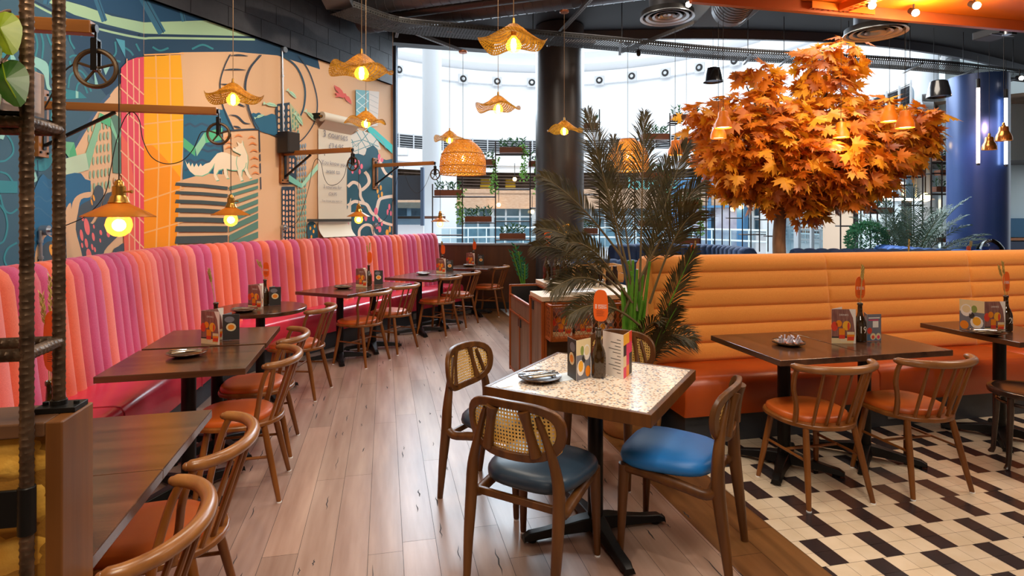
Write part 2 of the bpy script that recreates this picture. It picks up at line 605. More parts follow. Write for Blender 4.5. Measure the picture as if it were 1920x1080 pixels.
paint([(92, 176), (112, 165), (150, 172), (163, 184), (92, 188)], TEAL)
paint([(142, 170), (147, 172), (147, 184), (142, 184)], MINT); paint([(176, 130), (184, 158), (178, 160)], MINT)
paint([(217, 72), (234, 76), (235, 108)], '#4a9ab0'); paint([(192, 124), (206, 125), (198, 141)], MINT)
paint([(0, 90), (30, 108), (30, 112), (0, 112)], TEAL); paint([(18, 88), (30, 112), (20, 112)], MINT)
paint([(-5, 338), (33, 340), (33, 362), (-5, 362)], TEAL); paint([(50, 300), (64, 318), (70, 338), (58, 342), (50, 330)], MINT, 3); paint([(0, 248), (10, 252), (6, 262), (0, 260)], MINT)
paint([(50, 295), (90, 285), (100, 300), (84, 320), (60, 316)], TEAL, 3); stroke([(70, 300), (72, 330)], 2, NAVY, 1)
# left buildings
for ci, x in enumerate((166, 173, 181, 188, 195, 202)):
    for ri, y in enumerate((234, 254, 276, 297, 322, 346)):
        oval(x + ri * .8, y + (5 - ci) * 1.2, 1.9, 8, '#8fae90')
paint([(104, 279), (118, 265), (139, 267), (144, 292), (130, 297), (120, 282)], '#6cb88c'); paint([(131, 284), (139, 268), (144, 292), (130, 297)], SEAG)
paint([(120, 298), (161, 287), (167, 318), (120, 332)], '#b9ceb0'); paint([(161, 287), (187, 212), (190, 231), (167, 318)], '#84b894')
paint([(187, 211), (208, 222), (207, 238), (189, 229)], SEAG); paint([(208, 209), (227, 222), (227, 326), (212, 324)], '#557a6a')
paint([(208, 222), (221, 258), (228, 244), (228, 252), (221, 268), (208, 240)], '#7fc09a')
paint([(62, 362), (74, 334), (81, 326), (90, 335), (103, 340), (112, 330), (140, 324), (152, 325), (160, 336), (170, 339), (170, 400), (150, 470), (48, 500), (54, 410)], SEA)
for q in ([(62, 372), (74, 368), (88, 378), (104, 366)], [(56, 400), (72, 390), (90, 404), (108, 415)], [(56, 440), (76, 432), (96, 442), (112, 436)], [(80, 340), (92, 352), (104, 346)]):
    stroke(q, 2.5, '#31668a', 4)
# dark blobs
paint([(80, 505), (78, 480), (80, 462), (94, 452), (110, 466), (122, 458), (134, 470), (140, 505)], DKG, 3)
paint([(132, 380), (134, 400), (137, 440), (143, 470), (150, 500), (128, 500), (124, 450), (122, 400)], PEACH, 3)
paint([(138, 420), (146, 400), (152, 384), (172, 372), (178, 352), (186, 347), (194, 356), (192, 378), (180, 402), (168, 420), (156, 418), (148, 440), (142, 452)], DKG, 3)
paint([(150, 500), (149, 440), (158, 412), (174, 420), (186, 402), (197, 366), (208, 360), (222, 352), (236, 332), (244, 318), (247, 345), (240, 390), (232, 430), (214, 450), (196, 470), (186, 500)], DKG, 3)
paint([(210, 500), (212, 470), (222, 462), (232, 456), (238, 470), (238, 500)], DKG, 3)
paint([(140, 500), (128, 470), (124, 440), (110, 452), (92, 440), (80, 452), (74, 480), (66, 495), (68, 465), (82, 440), (100, 445), (114, 436), (128, 428), (136, 380), (150, 364), (172, 360), (168, 370), (152, 374), (146, 400), (142, 430), (152, 470), (156, 500)], PEACH, 3)
for x, y, rx, ry in ((163, 425, 5, 16), (153, 441, 3, 11), (175, 444, 2.6, 8), (162, 456, 3, 9), (167, 479, 5, 13), (173, 463, 2, 6), (154, 460, 2, 5), (189, 436, 2.5, 5), (188, 451, 1.5, 4), (203, 440, 3, 5), (178, 468, 2, 5), (155, 410, 2, 5), (176, 425, 1.6, 4)):
    oval(x, y, rx, ry, LPK, -.15)
for x, y, rx, ry in ((98, 470, 5.5, 12), (176, 371, 1.8, 6), (172, 379, 1.6, 6)):
    oval(x, y, rx, ry, '#f0a03c', -.2)
for x, y in ((224, 357), (238, 374), (216, 340), (226, 343), (232, 326)):
    oval(x, y, 2.8, 8, PEACH); oval(x, y, 1.2, 4.5, DKG)
# pink tower
paint([(227, 128), (240, 114), (256, 108), (270, 106.5), (270, 490), (234, 490), (228, 330)], PINK)
paint([(227, 250), (240, 270), (250, 330), (255, 490), (234, 490), (228, 330)], CORAL)
for x0, x1 in ((238, 243), (250, 253), (261, 262)):
    stroke([(x0, 110), (x1, 490)], 2, '#f0b48c', 1)
for y in (138, 165, 200, 240, 282, 326, 374, 420):
    stroke([(226, y), (270, y + 37 + y * .02)], 2.2, '#f0b48c', 1)
# yellow tower
paint([(270, 106), (340, 103), (345, 180), (345, 260), (340, 330), (330, 490), (270, 490)], YEL)
paint([(270, 268), (288, 274), (312, 300), (340, 335), (330, 490), (270, 490)], ORA)
for a, b in (((292, 104), (298, 300)), ((298, 300), (292, 490)), ((318, 102), (322, 280)), ((322, 280), (316, 490))):
    stroke([a, b], 2.6, '#f0b06a', 1)
for y0, y1 in ((103, 100), (146, 147), (233, 224), (272, 265), (319, 306), (377, 352), (437, 415)):
    stroke([(270, y0), (345, y1)], 2.6, '#f0b06a', 1)
stroke([(340, 100), (345, 180), (345, 260), (340, 330), (330, 490)], 2.5, PEACH, 3)
# harbour and wolf block
paint([(344, 206), (400, 206), (408, 204), (416, 206), (421, 203), (439, 242), (417, 248), (417, 327), (385, 325), (343, 337)], '#22617f')
for y in (214, 236, 284, 304, 320):
    stroke([(346, y), (356, y - 4), (366, y + 1), (378, y - 4), (390, y), (402, y - 3), (414, y)], 4, '#33506a', 5)
for x in (385, 400):
    stroke([(x, 270), (x + 10, 274), (x + 22, 268)], 4, '#33506a', 5)
paint([(344, 258), (366, 276), (366, 293), (344, 276)], '#4fae7c'); paint([(366, 276), (383, 249), (386, 267), (369, 293)], '#8cc4a0')
paint([(383, 249), (417, 239), (417, 262), (386, 268)], '#4fb483')
paint([(343, 337), (385, 325), (417, 327), (486, 330), (486, 335), (428, 352), (330, 342)], PEACH)
for k, (x, y) in enumerate(((428, 258), (447, 255), (472, 258), (428, 268), (474, 270), (430, 277), (476, 283), (477, 297), (477, 312), (479, 325))):
    stroke([(x - 7, y + 2), (x, y - 2), (x + 8, y + 2)], 2.6, '#e58c4c', 4, True)
fx = [(385, 430), (400, 463), (412, 448), (422, 478), (434, 452), (446, 482), (462, 454), (476, 480), (490, 456), (502, 474), (522, 458), (552, 448), (577, 418), (602, 388), (632, 378), (667, 384), (722, 408), (752, 412), (764, 395), (732, 380), (706, 366), (703, 350), (722, 347), (740, 342), (744, 332), (734, 304), (756, 322), (768, 318), (771, 295), (779, 332), (788, 352), (806, 398), (809, 440), (802, 488), (816, 524), (836, 552), (820, 558), (800, 532), (786, 498), (770, 502), (766, 540), (778, 568), (760, 573), (746, 532), (738, 500), (700, 500), (666, 490), (670, 530), (682, 554), (664, 556), (650, 530), (644, 490), (612, 500), (596, 530), (614, 566), (594, 571), (580, 542), (578, 502), (586, 452), (570, 482), (540, 520), (500, 538), (450, 534), (418, 508), (398, 475)]
paint([(240 + x / 3.6 + 1.2, 180 + y / 3.6 + 1.6) for x, y in fx], '#6fb898')
paint([(240 + x / 3.6, 180 + y / 3.6) for x, y in fx], CREAM)
stroke([(445, 292), (443, 305), (446, 318)], 1.2, '#6fb898', 3); stroke([(462, 305), (460, 314), (454, 320)], 1.2, '#6fb898', 3); stroke([(438, 277), (442, 278)], 1, DKG, 1)
for i, (y0, h, y2) in enumerate(((342, 6, 350), (358, 6, 364), (374, 7, 379), (390, 8, 394), (407, 9, 409), (424, 11, 424), (443, 14, 441))):
    paint([(330, y0), (380, y0 + 1 + (3 - i) * .6), (427, y2), (427, y2 + h), (380, y0 + h + 1 + (3 - i) * .6), (328, y0 + h)], '#3f4b4d')
    if i == 0:
        paint([(430, 350), (484, 335), (484, 342), (430, 357)], '#568073')
    else:
        e = y2 - 14 - i * 2.2
        paint([(430, y2), (484, e), (484, e + h), (430, y2 + h)], '#568073')
paint([(430, 455), (484, 434), (484, 446), (450, 459), (430, 462)], '#568073')
for q, w in (([(418, 246), (455, 243), (486, 242)], 3), ([(486, 242), (508, 251), (530, 262)], 2), ([(417, 247), (417, 268), (418, 285)], 3)):
    stroke(q, w, INK, 3)
for a, b in ((242, 285), (289, 302), (306, 325), (332, 355)):
    stroke([(486 + (a - 242) * .03, a), (486 + (b - 242) * .03, b)], 2, INK, 1)
# road loop and rings
paint([(472, 213), (480, 213), (486, 211), (494, 217), (502, 216), (510, 213), (518, 217), (522, 222), (522, 252), (500, 250), (480, 240)], '#22617f', 2)
for q, w in (([(432, 102), (421, 125), (413, 155), (416, 190), (426, 220), (438, 243)], 2.2), ([(490, 103), (470, 128), (461, 158), (464, 190), (473, 220), (486, 243)], 2.2), ([(487, 103), (467, 129), (459, 158), (461, 190), (470, 220), (481, 242)], 1.4),
             ([(530, 104), (556, 125), (571, 160), (571, 195), (562, 220), (548, 240), (528, 250)], 3), ([(560, 104), (580, 135), (593, 175), (595, 205), (589, 230), (574, 254), (556, 271)], 2)):
    stroke(q, w, '#25485c' if w == 3 else INK, 6)
for q in ([(433, 104), (448, 103), (465, 105)], [(420, 131), (440, 130), (461, 131)], [(414, 157), (432, 159), (446, 158)], [(430, 215), (445, 218), (458, 230), (470, 232)], [(437, 236), (446, 238), (452, 241)], [(440, 190), (450, 196), (460, 200)]):
    stroke(q, 2.4, INK, 4, True)
# dotted towers
paint([(516, 205), (520, 195), (543, 192), (547, 250), (520, 254)], INK)
for j in range(5):
    for i in range(3):
        oval(523 + i * 9, 203 + j * 11.5 - i, 2, 4.6, PEACH)
paint([(543, 192), (568, 222), (560, 236), (547, 246)], '#b9b890')
for j in range(4):
    for i in range(3):
        oval(549 + i * 5, 207 + j * 10 + i * 5, 1.3, 4, '#5f9a86')
paint([(528, 262), (556, 296), (556, 345), (529, 345)], INK); paint([(528, 350), (553, 350), (554, 452), (529, 452)], INK)
for j in range(16):
    for i in range(4):
        if not 325 < 300 + j * 10 < 352:
            oval(532 + i * 6, 300 + j * 10 + (i % 2), 1.9, 4, '#eeb48e')
for j in range(18):
    for i in range(4):
        oval(559 + i * 4.6, 275 + j * 10.5 - i * .8, 1.5, 4.4, '#6fa59a' if j > 5 else '#7d93a4')
paint([(538, 325), (566, 344), (566, 353), (538, 338)], '#7cc2ac'); paint([(566, 344), (596, 306), (596, 318), (566, 353)], '#a6d3b4')
# fish
for x, y, a, fs in ((548, 176, .75, .85), (508, 196, .2, .95), (487, 218, -.35, .7), (561, 224, .95, 1), (583, 217, .8, 1)):
    ca, sa = math.cos(a), math.sin(a)
    f = [(-15, -4), (-10, 0), (-3, -4), (6, -3.4), (14, 1), (6, 3), (-4, 3), (-10, 1), (-15, 4)]
    paint([(x + (p * ca - q * sa) * fs, y + (p * sa + q * ca) * fs) for p, q in f], '#b4d8b8'); stroke([(x - 8 * ca * fs, y - 8 * sa * fs), (x + 10 * ca * fs, y + 10 * sa * fs)], 1, '#6fae98', 1)
# red bird
paint([(360 + x / 5.4, 140 + y / 5.4) for x, y in ((1437, 105), (1455, 150), (1490, 190), (1460, 178), (1448, 185), (1465, 205), (1450, 228), (1500, 225), (1530, 238), (1545, 225), (1555, 250), (1580, 275), (1618, 300), (1610, 260), (1590, 225), (1568, 214), (1556, 190), (1535, 190), (1520, 160), (1490, 130))], '#d8584c')
# lattice tower and arena
paint([(667, 168), (692, 170), (691, 238), (668, 238)], '#79b2bd')
for k in range(5):
    stroke([(668, 172 + k * 17), (691, 190 + k * 17)], 1.4, '#cfe0e0', 1); stroke([(691, 172 + k * 17), (668, 190 + k * 17)], 1.4, '#cfe0e0', 1)
paint([(692, 170), (711, 172), (708, 236), (692, 238)], '#ddd2c8')
for k in range(6):
    stroke([(693, 176 + k * 10), (709, 184 + k * 10)], 1, '#b9b4b0', 1)
paint([(653, 240), (668, 236), (655, 254), (652, 250)], '#3fc0bb'); paint([(690, 236), (700, 240), (736, 272), (736, 288), (690, 246)], '#3fc0bb')
paint([(653, 256), (675, 244), (695, 250), (710, 266), (714, 280), (690, 285), (676, 296), (653, 280)], '#d9d2c6')
for q in ([(655, 256), (668, 275), (690, 250)], [(668, 246), (690, 284), (706, 262)], [(656, 268), (680, 262), (710, 275)], [(655, 280), (672, 268), (672, 290)], [(680, 246), (700, 282)], [(660, 262), (664, 284), (700, 270)]):
    stroke(q, 1.5, '#5f8f94', 1)
stroke([(700, 250), (716, 264), (724, 280)], 1, '#9a9a94', 3)
# foliage panel
TF = '#1f5262'
paint([(651, 300), (660, 290), (672, 288), (684, 292), (688, 278), (700, 272), (708, 280), (712, 296), (724, 300), (736, 298), (736, 470), (650, 470)], TF)
for q, w in (([(652, 350), (662, 342), (672, 346), (676, 356), (684, 352), (692, 342), (690, 330), (684, 322)], 6), ([(652, 386), (664, 378), (676, 380), (688, 384), (696, 398), (704, 402), (708, 386), (712, 374), (722, 370), (736, 368)], 6),
             ([(676, 356), (676, 368), (682, 380)], 5), ([(704, 402), (712, 412), (722, 418), (736, 422)], 5), ([(674, 450), (674, 432), (684, 422), (696, 424), (702, 440), (716, 446)], 5), ([(712, 296), (716, 312), (724, 326), (736, 332)], 5), ([(655, 402), (664, 400), (672, 410)], 4), ([(700, 340), (708, 346), (712, 340)], 3)):
    stroke(q, w, '#ecd3bd', 5)
for x, y, rx, ry, c in ((665, 300, 2.5, 6, 0), (672, 306, 2.5, 6, 0), (678, 312, 2.5, 5, 0), (667, 314, 2.5, 5, 0), (674, 322, 2.5, 5, 0), (661, 322, 2, 4, 0), (711, 294, 2.5, 6, 0), (716, 300, 3, 4, 0), (709, 302, 2.2, 4, 0), (705, 396, 3.6, 7, 0), (700, 410, 2, 5, 0), (711, 412, 2, 5, 0), (707, 424, 3, 6, 0), (712, 430, 3, 6, 0), (716, 420, 2, 4, 0), (730, 388, 2, 6, 0), (727, 398, 2, 6, 0), (733, 400, 1.5, 5, 0), (686, 408, 3, 7, 0), (708, 358, 2, 5, 1), (714, 352, 2, 5, 1), (716, 364, 2, 5, 1), (710, 368, 1.5, 4, 1), (726, 436, 3, 6, 1), (731, 430, 2, 6, 1), (652, 420, 2, 5, 0), (655, 432, 2, 5, 0)):
    oval(x, y, rx, ry, '#f0a83c' if c else '#ee6e84')
paint([(578, 418), (588, 416), (594, 424), (596, 440), (594, 460), (584, 460), (576, 440)], TF, 3)
for x, y in ((582, 428), (588, 434), (584, 444), (590, 424)):
    oval(x, y, 1.6, 3.6, '#f0a83c')

M_wall = mat('wall_plaster', PEACH, .8)
for w, (nm, D, N, L) in enumerate((('wall_left', D1, N1, L1), ('wall_left_far', D2, N2, L2))):
    mb = MB(); a = WC; b = WC + D * L; q = -N * .2
    mb.prism([(p.x, p.y) for p in (a, b, b + q, a + q)], 0, 4.75)
    wo = struct(mb.build(nm, M_wall, smooth=False))
    struct(ACC[w].build('mural_paint', [mc(c) for c in MLIST[w]], smooth=False, parent=wo))
    bl = MB(); ex = .055; n = int(L / .44)
    L_ = L - (.09 if w else 0)
    bl.prism([(p.x, p.y) for p in (a + N * .001, a + D * L_ + N * .001, a + D * L_ + N * ex * .9, a + N * ex * .9)], MT + .004, 4.75)
    for row in range(6):
        z0 = MT + row * .22; s0 = -(row % 2) * .22
        while s0 < L_:
            x0, x1 = max(s0, 0), min(s0 + .44, L_)
            if x1 - x0 > .03:
                p0, p1 = a + D * (x0 + .004), a + D * (x1 - .004)
                bl.prism([(p.x, p.y) for p in (p0 + N * .002, p1 + N * .002, p1 + N * ex, p0 + N * ex)], z0 + .004, min(z0 + .216, 4.75))
            s0 += .44
    struct(bl.build('blockwork', mat('black_blockwork', '#1f1e24', .6, c2='#2a292f', sc=9, bump=.3, bsc=40), smooth=False, parent=wo))
we = WC + D2 * L2
mb = MB(); p = we
mb.prism([(q.x, q.y) for q in (p - N2 * .22, p - N2 * .22 + D2 * .05, p + N2 * .05 + D2 * .05, p + N2 * .05)], 0, 4.2)
struct(mb.build('trim_1', mat('blue_trim', '#3f5a78', .5), smooth=False))

# ================================================================== ceiling
EDGE = [(-2.9, 10.1), (-.5, 9.75), (1.5, 9.55), (3.4, 9.5), (5.5, 9.72), (7.3, 10.25), (9.0, 11.0), (12, 12.6)]
EC = spline([(x, y, 0) for x, y in EDGE], 5)
mb = MB()
poly = [(p.x, p.y) for p in EC] + [(12, -4.2), (-6, -4.2), (-6, 10.1)]
mb.prism(poly, 4.62, 4.85)
struct(mb.build('ceiling', mat('ceiling_black', '#17161a', .7), smooth=False))
mb = MB()
for a, b in zip(EC, EC[1:]):
    d = (b - a).normalized(); n = V((-d.y, d.x, 0)) * .06
    mb.prism([(q.x, q.y) for q in (a, b, b + n, a + n)], 4.47, 4.9)
struct(mb.build('trim_2', mat('fascia_grey', '#5a5e66', .5)))
mb = MB(); mb.prism([(-3.2, 8.75), (-2.0, 8.95), (-2.0, 9.15), (-3.2, 9.0)], 4.1, 4.6); mb.prism([(-2.35, 9.0), (-.3, 9.55), (-.35, 9.75), (-2.45, 9.25)], 4.3, 4.62)
struct(mb.build('beam_1', M_black, smooth=False))
mb = MB(); mb.box((2, -4.3, 2.3), (18, .2, 4.9)); struct(mb.build('wall_back', mat('wall_warm', '#b89a80', .8), smooth=False))
mb = MB(); mb.box((12.0, 2.3, 2.3), (.2, 13.2, 4.9)); struct(mb.build('wall_right', mat('wall_grey', '#8a8a90', .8), smooth=False))

# dark timber dado under the planter racks
M_dado = wood('dado_wood', '#42230f', '#5a3216', .42, 10, 2)
mb = MB(); a = V((-1.4, 9.84, 0)); b = V((.95, 9.66, 0)); n = (b - a).cross(V((0, 0, 1))).normalized()
mb.prism([(q.x, q.y) for q in (a, b, b - n * .12, a - n * .12)], .0, 1.07)
o = struct(mb.build('wall_dado', M_dado, smooth=False))
mb = MB(); mb.prism([(q.x, q.y) for q in (a + n * .012, b + n * .012, b, a)], .0, .11); struct(mb.build('baseboard_back', mat('plinth_black', '#1f1a18', .5), smooth=False))
mb = MB(); mb.prism([(q.x, q.y) for q in (a + n * .03, b + n * .03, b - n * .16, a - n * .16)], 1.07, 1.1); struct(mb.build('sill_1', mat('sill_grey', '#8a9098', .4), smooth=False))
mb = MB(); a2, b2 = V((1.0, 9.66, 0)), V((8.5, 10.4, 0))
mb.prism([(q.x, q.y) for q in (a2, b2, b2 + V((0, .12, 0)), a2 + V((0, .12, 0)))], 0, .62)
struct(mb.build('wall_low', M_dado, smooth=False))

# ================================================================== atrium beyond the opening
AC = V((1.5, 19.5, 0)); AR = 10.5
M_aw = mat('atrium_white', '#eceef1', .7)
T0_, T1_ = R(-40), R(212)


def band(name, prof, m, n=90, t0=T0_, t1=T1_):
    mb = MB(); mb.lathe(prof, n, AC, a0=t0, a1=t1)
    return struct(mb.build(name, m))


band('wall_atrium', [(10.5, 5.53), (10.5, 8.3), (10.32, 8.32), (10.32, 8.95), (10.5, 9.0), (10.25, 9.1), (10.12, 9.3), (10.2, 9.55), (10.5, 9.75), (11.2, 9.8), (11.2, 10.2)], M_aw)
band('wall_atrium_lower', [(10.3, 3.8), (10.3, 4.1), (10.08, 4.14), (10.08, 4.3), (10.5, 4.32), (10.5, 4.84)], M_aw)
band('trim_3', [(10.75, 4.84), (10.75, 5.53)], mat('louvre_dark', '#3c3f44', .6))
mb = MB()
for i in range(6):
    z = 4.9 + i * .112
    mb.lathe([(10.5, z), (10.62, z + .05), (10.62, z + .035), (10.5, z - .02)], 70, AC, a0=T0_, a1=T1_)
for i in range(60):
    a = T0_ + (T1_ - T0_) * i / 59
    mb.box(AC + V((10.48 * math.cos(a), 10.48 * math.sin(a), 5.19)), (.05, .05, .7), rz=a)
struct(mb.build('trim_4', mat('louvre_white', '#cfd2d6', .5)))
band('wall_gallery', [(12.5, 2.6), (12.5, 4.1), (10.3, 4.1)], mat('gallery_dark', '#7a6250', .7, c2='#a88e78', sc=2.2))
band('floor_gallery', [(10.2, 2.72), (12.5, 2.72)], mat('gallery_floor', '#6a6460', .7))
M_brickt = mat('tan_brick', '#c0997c', .7, c2='#cfae92', sc=6, st=(1, 1, 6))
band('wall_parapet', [(10.3, 1.95), (10.25, 1.95), (10.25, 2.95), (10.35, 2.95)], M_brickt)
band('wall_shopfront', [(10.9, .0), (10.9, 2.0)], mat('shop_interior', '#a4b0b8', .6, c2='#d4dade', sc=1.6))
mb = MB()
for i in range(64):
    a = T0_ + (T1_ - T0_) * i / 63
    mb.box(AC + V((10.5 * math.cos(a), 10.5 * math.sin(a), 1.0)), (.1, .09 if i % 3 else .22, 2.0), rz=a)
mb.lathe([(10.45, 1.5), (10.45, 1.58), (10.55, 1.58), (10.55, 1.5), (10.45, 1.5)], 90, AC, a0=T0_, a1=T1_)
struct(mb.build('window_1', mat('mullion_white', '#b8c0c6', .5)))
band('window_2', [(10.52, 0), (10.52, 1.95)], glass_mat('shop_glass', '#cfe2ea'))
mb = MB(); mb.lathe([(.01, -.004), (10.6, -.004)], 64, AC); struct(mb.build('floor_atrium', mat('pale_stone', '#c9ccd0', .35)))
for nm, px, Y, rad in (('column_white', 810, 15.0, .25), ('column_white_far', 1736, 14.6, .29), ('column_white_mid', 1447, 24.5, .45)):
    c = wy(px, 406, Y); mb = MB(); mb.lathe([(rad, 0), (rad, 10.5)], 28, (c.x, c.y, 0)); struct(mb.build(nm, mat('column_white_paint', '#dde3e8', .35)))


def ringpt(px, r_=AR):
    """where the sight line through pixel column px meets the far side of the round hall"""
    k = (px - 960) / F; A = k * k + 1; B = -2 * (k * AC.x + AC.y); C = AC.x ** 2 + AC.y ** 2 - r_ * r_
    Y = (-B + math.sqrt(max(B * B - 4 * A * C, 0))) / (2 * A)
    return V((k * Y, Y, 0))


def ring_rz(p):
    d = p - AC
    return math.atan2(d.y, d.x)


# blue shop portal, pale door panels, kiosk
mb = MB(); p, q = ringpt(1268, 10.2), ringpt(1392, 10.2)
for c in (p, q):
    mb.box((c.x, c.y, 1.5), (.3, .35, 3.0), rz=ring_rz(c))
m_ = (p + q) / 2; m2 = ringpt(1330, 10.2)
mb.bar((p.x, p.y, 3.1), (q.x, q.y, 3.1), .35, .5)
mb.bar((m2.x, m2.y, 0), (m2.x, m2.y, 2.9), .12, .12); mb.bar((p.x, p.y, 2.0), (q.x, q.y, 2.0), .1, .1)
struct(mb.build('trim_5', mat('portal_blue', '#4f86b4', .5), smooth=False))
mb = MB()
for a, b in ((1300, 1330), (1340, 1385)):
    p, q = ringpt(a, 10.3), ringpt(b, 10.3); mb.prism([(p.x, p.y), (q.x, q.y), (q.x, q.y + .05), (p.x, p.y + .05)], .1, 2.85)
struct(mb.build('door_1', mat('portal_pane', '#c9ccd8', .3, c2='#a8a4b8', sc=1.5), smooth=False))
mb = MB(); p, q = ringpt(1545, 10.1), ringpt(1600, 10.1); mb.prism([(p.x, p.y), (q.x, q.y), (q.x, q.y + .08), (p.x, p.y + .08)], .1, 2.9)
struct(mb.build('wall_panel_beige', mat('beige_panel', '#d9bfa6', .6), smooth=False))
mb = MB(); p, q = ringpt(1612, 10.1), ringpt(1690, 10.1); mb.prism([(p.x, p.y), (q.x, q.y), (q.x, q.y + .08), (p.x, p.y + .08)], .1, 2.2)
struct(mb.build('door_2', mat('white_board', '#d8e6ec', .5), smooth=False))
mb = MB(); p, q = ringpt(818, 10.1), ringpt(856, 10.1); mb.prism([(p.x, p.y), (q.x, q.y), (q.x, q.y + .1), (p.x, p.y + .1)], .05, 4.1)
struct(mb.build('wall_panel_white', M_aw, smooth=False))
mb = MB()
for k in range(7):
    mb.lathe([(10.42, 3.0 + k * .155), (10.42, 3.05 + k * .155)], 80, AC, a0=R(40), a1=R(150))
struct(mb.build('trim_9', mat('gallery_slat', '#4c382c', .6)))
pc_, pd_ = ringpt(1176, 10.12), ringpt(1268, 10.12)
mb = MB(); M_ = frame_M(V(((pc_.x + pd_.x) / 2, (pc_.y + pd_.y) / 2 - .25, 3.15)), (pd_ - pc_), (0, 0, 1)); put_text(mb, 'lounge', M_, .95)
SG = mb.build('shop_sign', mat('sign_teal', '#6cb8b4', .5), smooth=False, solid=.05); tag(SG, 'pale teal shop lettering high on the tan brick parapet across the hall', 'sign')
# upper curved blue-grey band with windows at the hall's right
band('wall_glazed_side', [(9.9, 3.7), (9.9, 4.5)], mat('band_bluegrey', '#7f97a8', .5), t0=R(-40), t1=R(8))
band('window_3', [(9.95, 2.0), (9.95, 3.7)], mat('side_panes', '#c5d4de', .3, c2='#9fb4c4', sc=1.2), t0=R(-40), t1=R(8))
mb = MB()
for i in range(14):
    a = R(-40 + i * 3.6); mb.box(AC + V((9.88 * math.cos(a), 9.88 * math.sin(a), 2.85)), (.08, .08, 1.75), rz=a)
struct(mb.build('trim_6', mat('mullion_grey', '#56646f', .5), smooth=False))
mb = MB(); mb.box((12.2, 13.2, 2.5), (4.8, .2, 5.2)); struct(mb.build('wall_kiosk', mat('kiosk_white', '#dceef2', .6), smooth=False))
mb = MB(); mb.box((12.2, 13.0, 1.3), (4.8, .2, .42)); struct(mb.build('trim_7', mat('kiosk_blue', '#2a6c96', .5), smooth=False))
mb = MB(); mb.box((12.2, 12.9, 1.05), (4.8, .35, .05)); struct(mb.build('trim_8', mat('kiosk_wood', '#c47a4a', .5), smooth=False))
mb = MB(); mb.box((12.2, 12.9, .5), (4.8, .3, 1.0)); struct(mb.build('wall_kiosk_low', mat('kiosk_dark', '#3c4a66', .5), smooth=False))
# white side wall left: seen between mural end and white column
mb = MB(); mb.prism([(-3.4, 13.2), (-2.05, 13.4), (-2.05, 13.5), (-3.4, 13.4)], 0, 1.5); struct(mb.build('wall_kiosk_side', M_aw, smooth=False))
mb = MB(); mb.prism([(-3.4, 13.15), (-1.55, 13.4), (-1.55, 13.5), (-3.4, 13.3)], 1.5, 1.56); struct(mb.build('sill_2', mat('sill_brown', '#6a4434', .5), smooth=False))
# ================================================================== banquettes
def cross_path(ps):
    """unit normals pointing to the wall side (left of travel)"""
    out = []
    for i in range(len(ps)):
        d = (ps[min(i + 1, len(ps) - 1)] - ps[max(i - 1, 0)]).normalized(); out.append(V((-d.y, d.x, 0)))
    return out


def sweep(mb, ps, ns, prof, m=0, caps=True):
    """prof: (offset toward wall, z)"""
    rows = [mb.pts([p + n * d + V((0, 0, z)) for d, z in prof]) for p, n in zip(ps, ns)]; k = len(prof)
    for a, b in zip(rows, rows[1:]):
        for j in range(k):
            mb.face((a[j], b[j], b[(j + 1) % k], a[(j + 1) % k]), m)
    if caps:
        mb.face(rows[0], m); mb.face(rows[-1][::-1], m)


J = [(-2.33, 1.3), (-2.45, 2.0), (-2.72, 3.6), (-2.9, 4.6), (-2.99, 5.15), (-3.0, 5.5), (-2.93, 5.87), (-2.78, 6.3), (-2.43, 7.06), (-1.9, 8.2), (-1.4, 9.08), (-1.16, 9.5)]
JP = spline([(x, y, 0) for x, y in J], 14)
bank = thing('pink_banquette', 'long curved banquette with pink and coral channel-tufted back along the mural wall', 'banquette', JP[0])
B0 = V(JP[0])
jp = [p - B0 for p in resample(JP, .06)]; jn = cross_path(jp)
mb = MB(); sweep(mb, jp, jn, [(-.36, 0), (-.36, .2), (.15, .2), (.15, 0)]); mb.build('base', M_skirt, bank, smooth=False)
mb = MB(); sweep(mb, jp, jn, [(-.42, .2), (-.44, .3), (-.44, .42), (-.425, .45), (-.39, .462), (0, .455), (.1, .45), (.1, .2)]); mb.build('seat', M_pink_v, bank, ang=50)
for k in range(7):
    mb = MB(); i = int((k + .6) / 7 * len(jp)); p, n = jp[i], jn[i]; d = V((n.y, -n.x, 0))
    mb.tube([p - n * .443 + V((0, 0, .21)), p - n * .443 + V((0, 0, .42)), p - n * .42 + V((0, 0, .458)), p - n * .38 + V((0, 0, .464)), p + V((0, 0, .457))], .004, 5); mb.build('seam', mat('pink_seam', '#a82238', .5), bank)
W_ = .112
cp = resample(JP, W_); cn = cross_path(cp); mb = MB(); rr = random.Random(8)
seq = [0, 1, 2, 0, 2, 3, 1, 0, 1, 2, 3, 3, 0, 0, 1, 3, 2, 0, 1, 0, 2, 2, 1, 0]
prof = [(.0, .44), (.03, .7), (.055, .95), (.08, 1.17), (.1, 1.225), (.135, 1.252), (.18, 1.26), (.235, 1.25)]
for i in range(len(cp) - 1):
    a, b = cp[i] - B0, cp[i + 1] - B0; na, nb = cn[i], cn[i + 1]; col = seq[i % len(seq)] if i % 48 < 24 else (seq[(i * 7 + 3) % 24])
    rows = []
    for j in range(9):
        t = j / 8; p = a.lerp(b, t); n = na.lerp(nb, t); bu = .034 * (math.sin(math.pi * t) ** .5)
        rows.append(mb.pts([p + n * (d - (bu if z < 1.2 else bu * .6)) + V((0, 0, z + (bu * .55 if z > 1.2 else 0))) for d, z in prof]))
    for q, w in zip(rows, rows[1:]):
        for k in range(len(prof) - 1):
            mb.face((q[k], w[k], w[k + 1], q[k + 1]), col)
for p, n in ((cp[-1] - B0, cn[-1]),):
    mb.poly([p + n * (d - .0) + V((0, 0, z)) for d, z in prof] + [p + n * .235 + V((0, 0, .44))], 0)
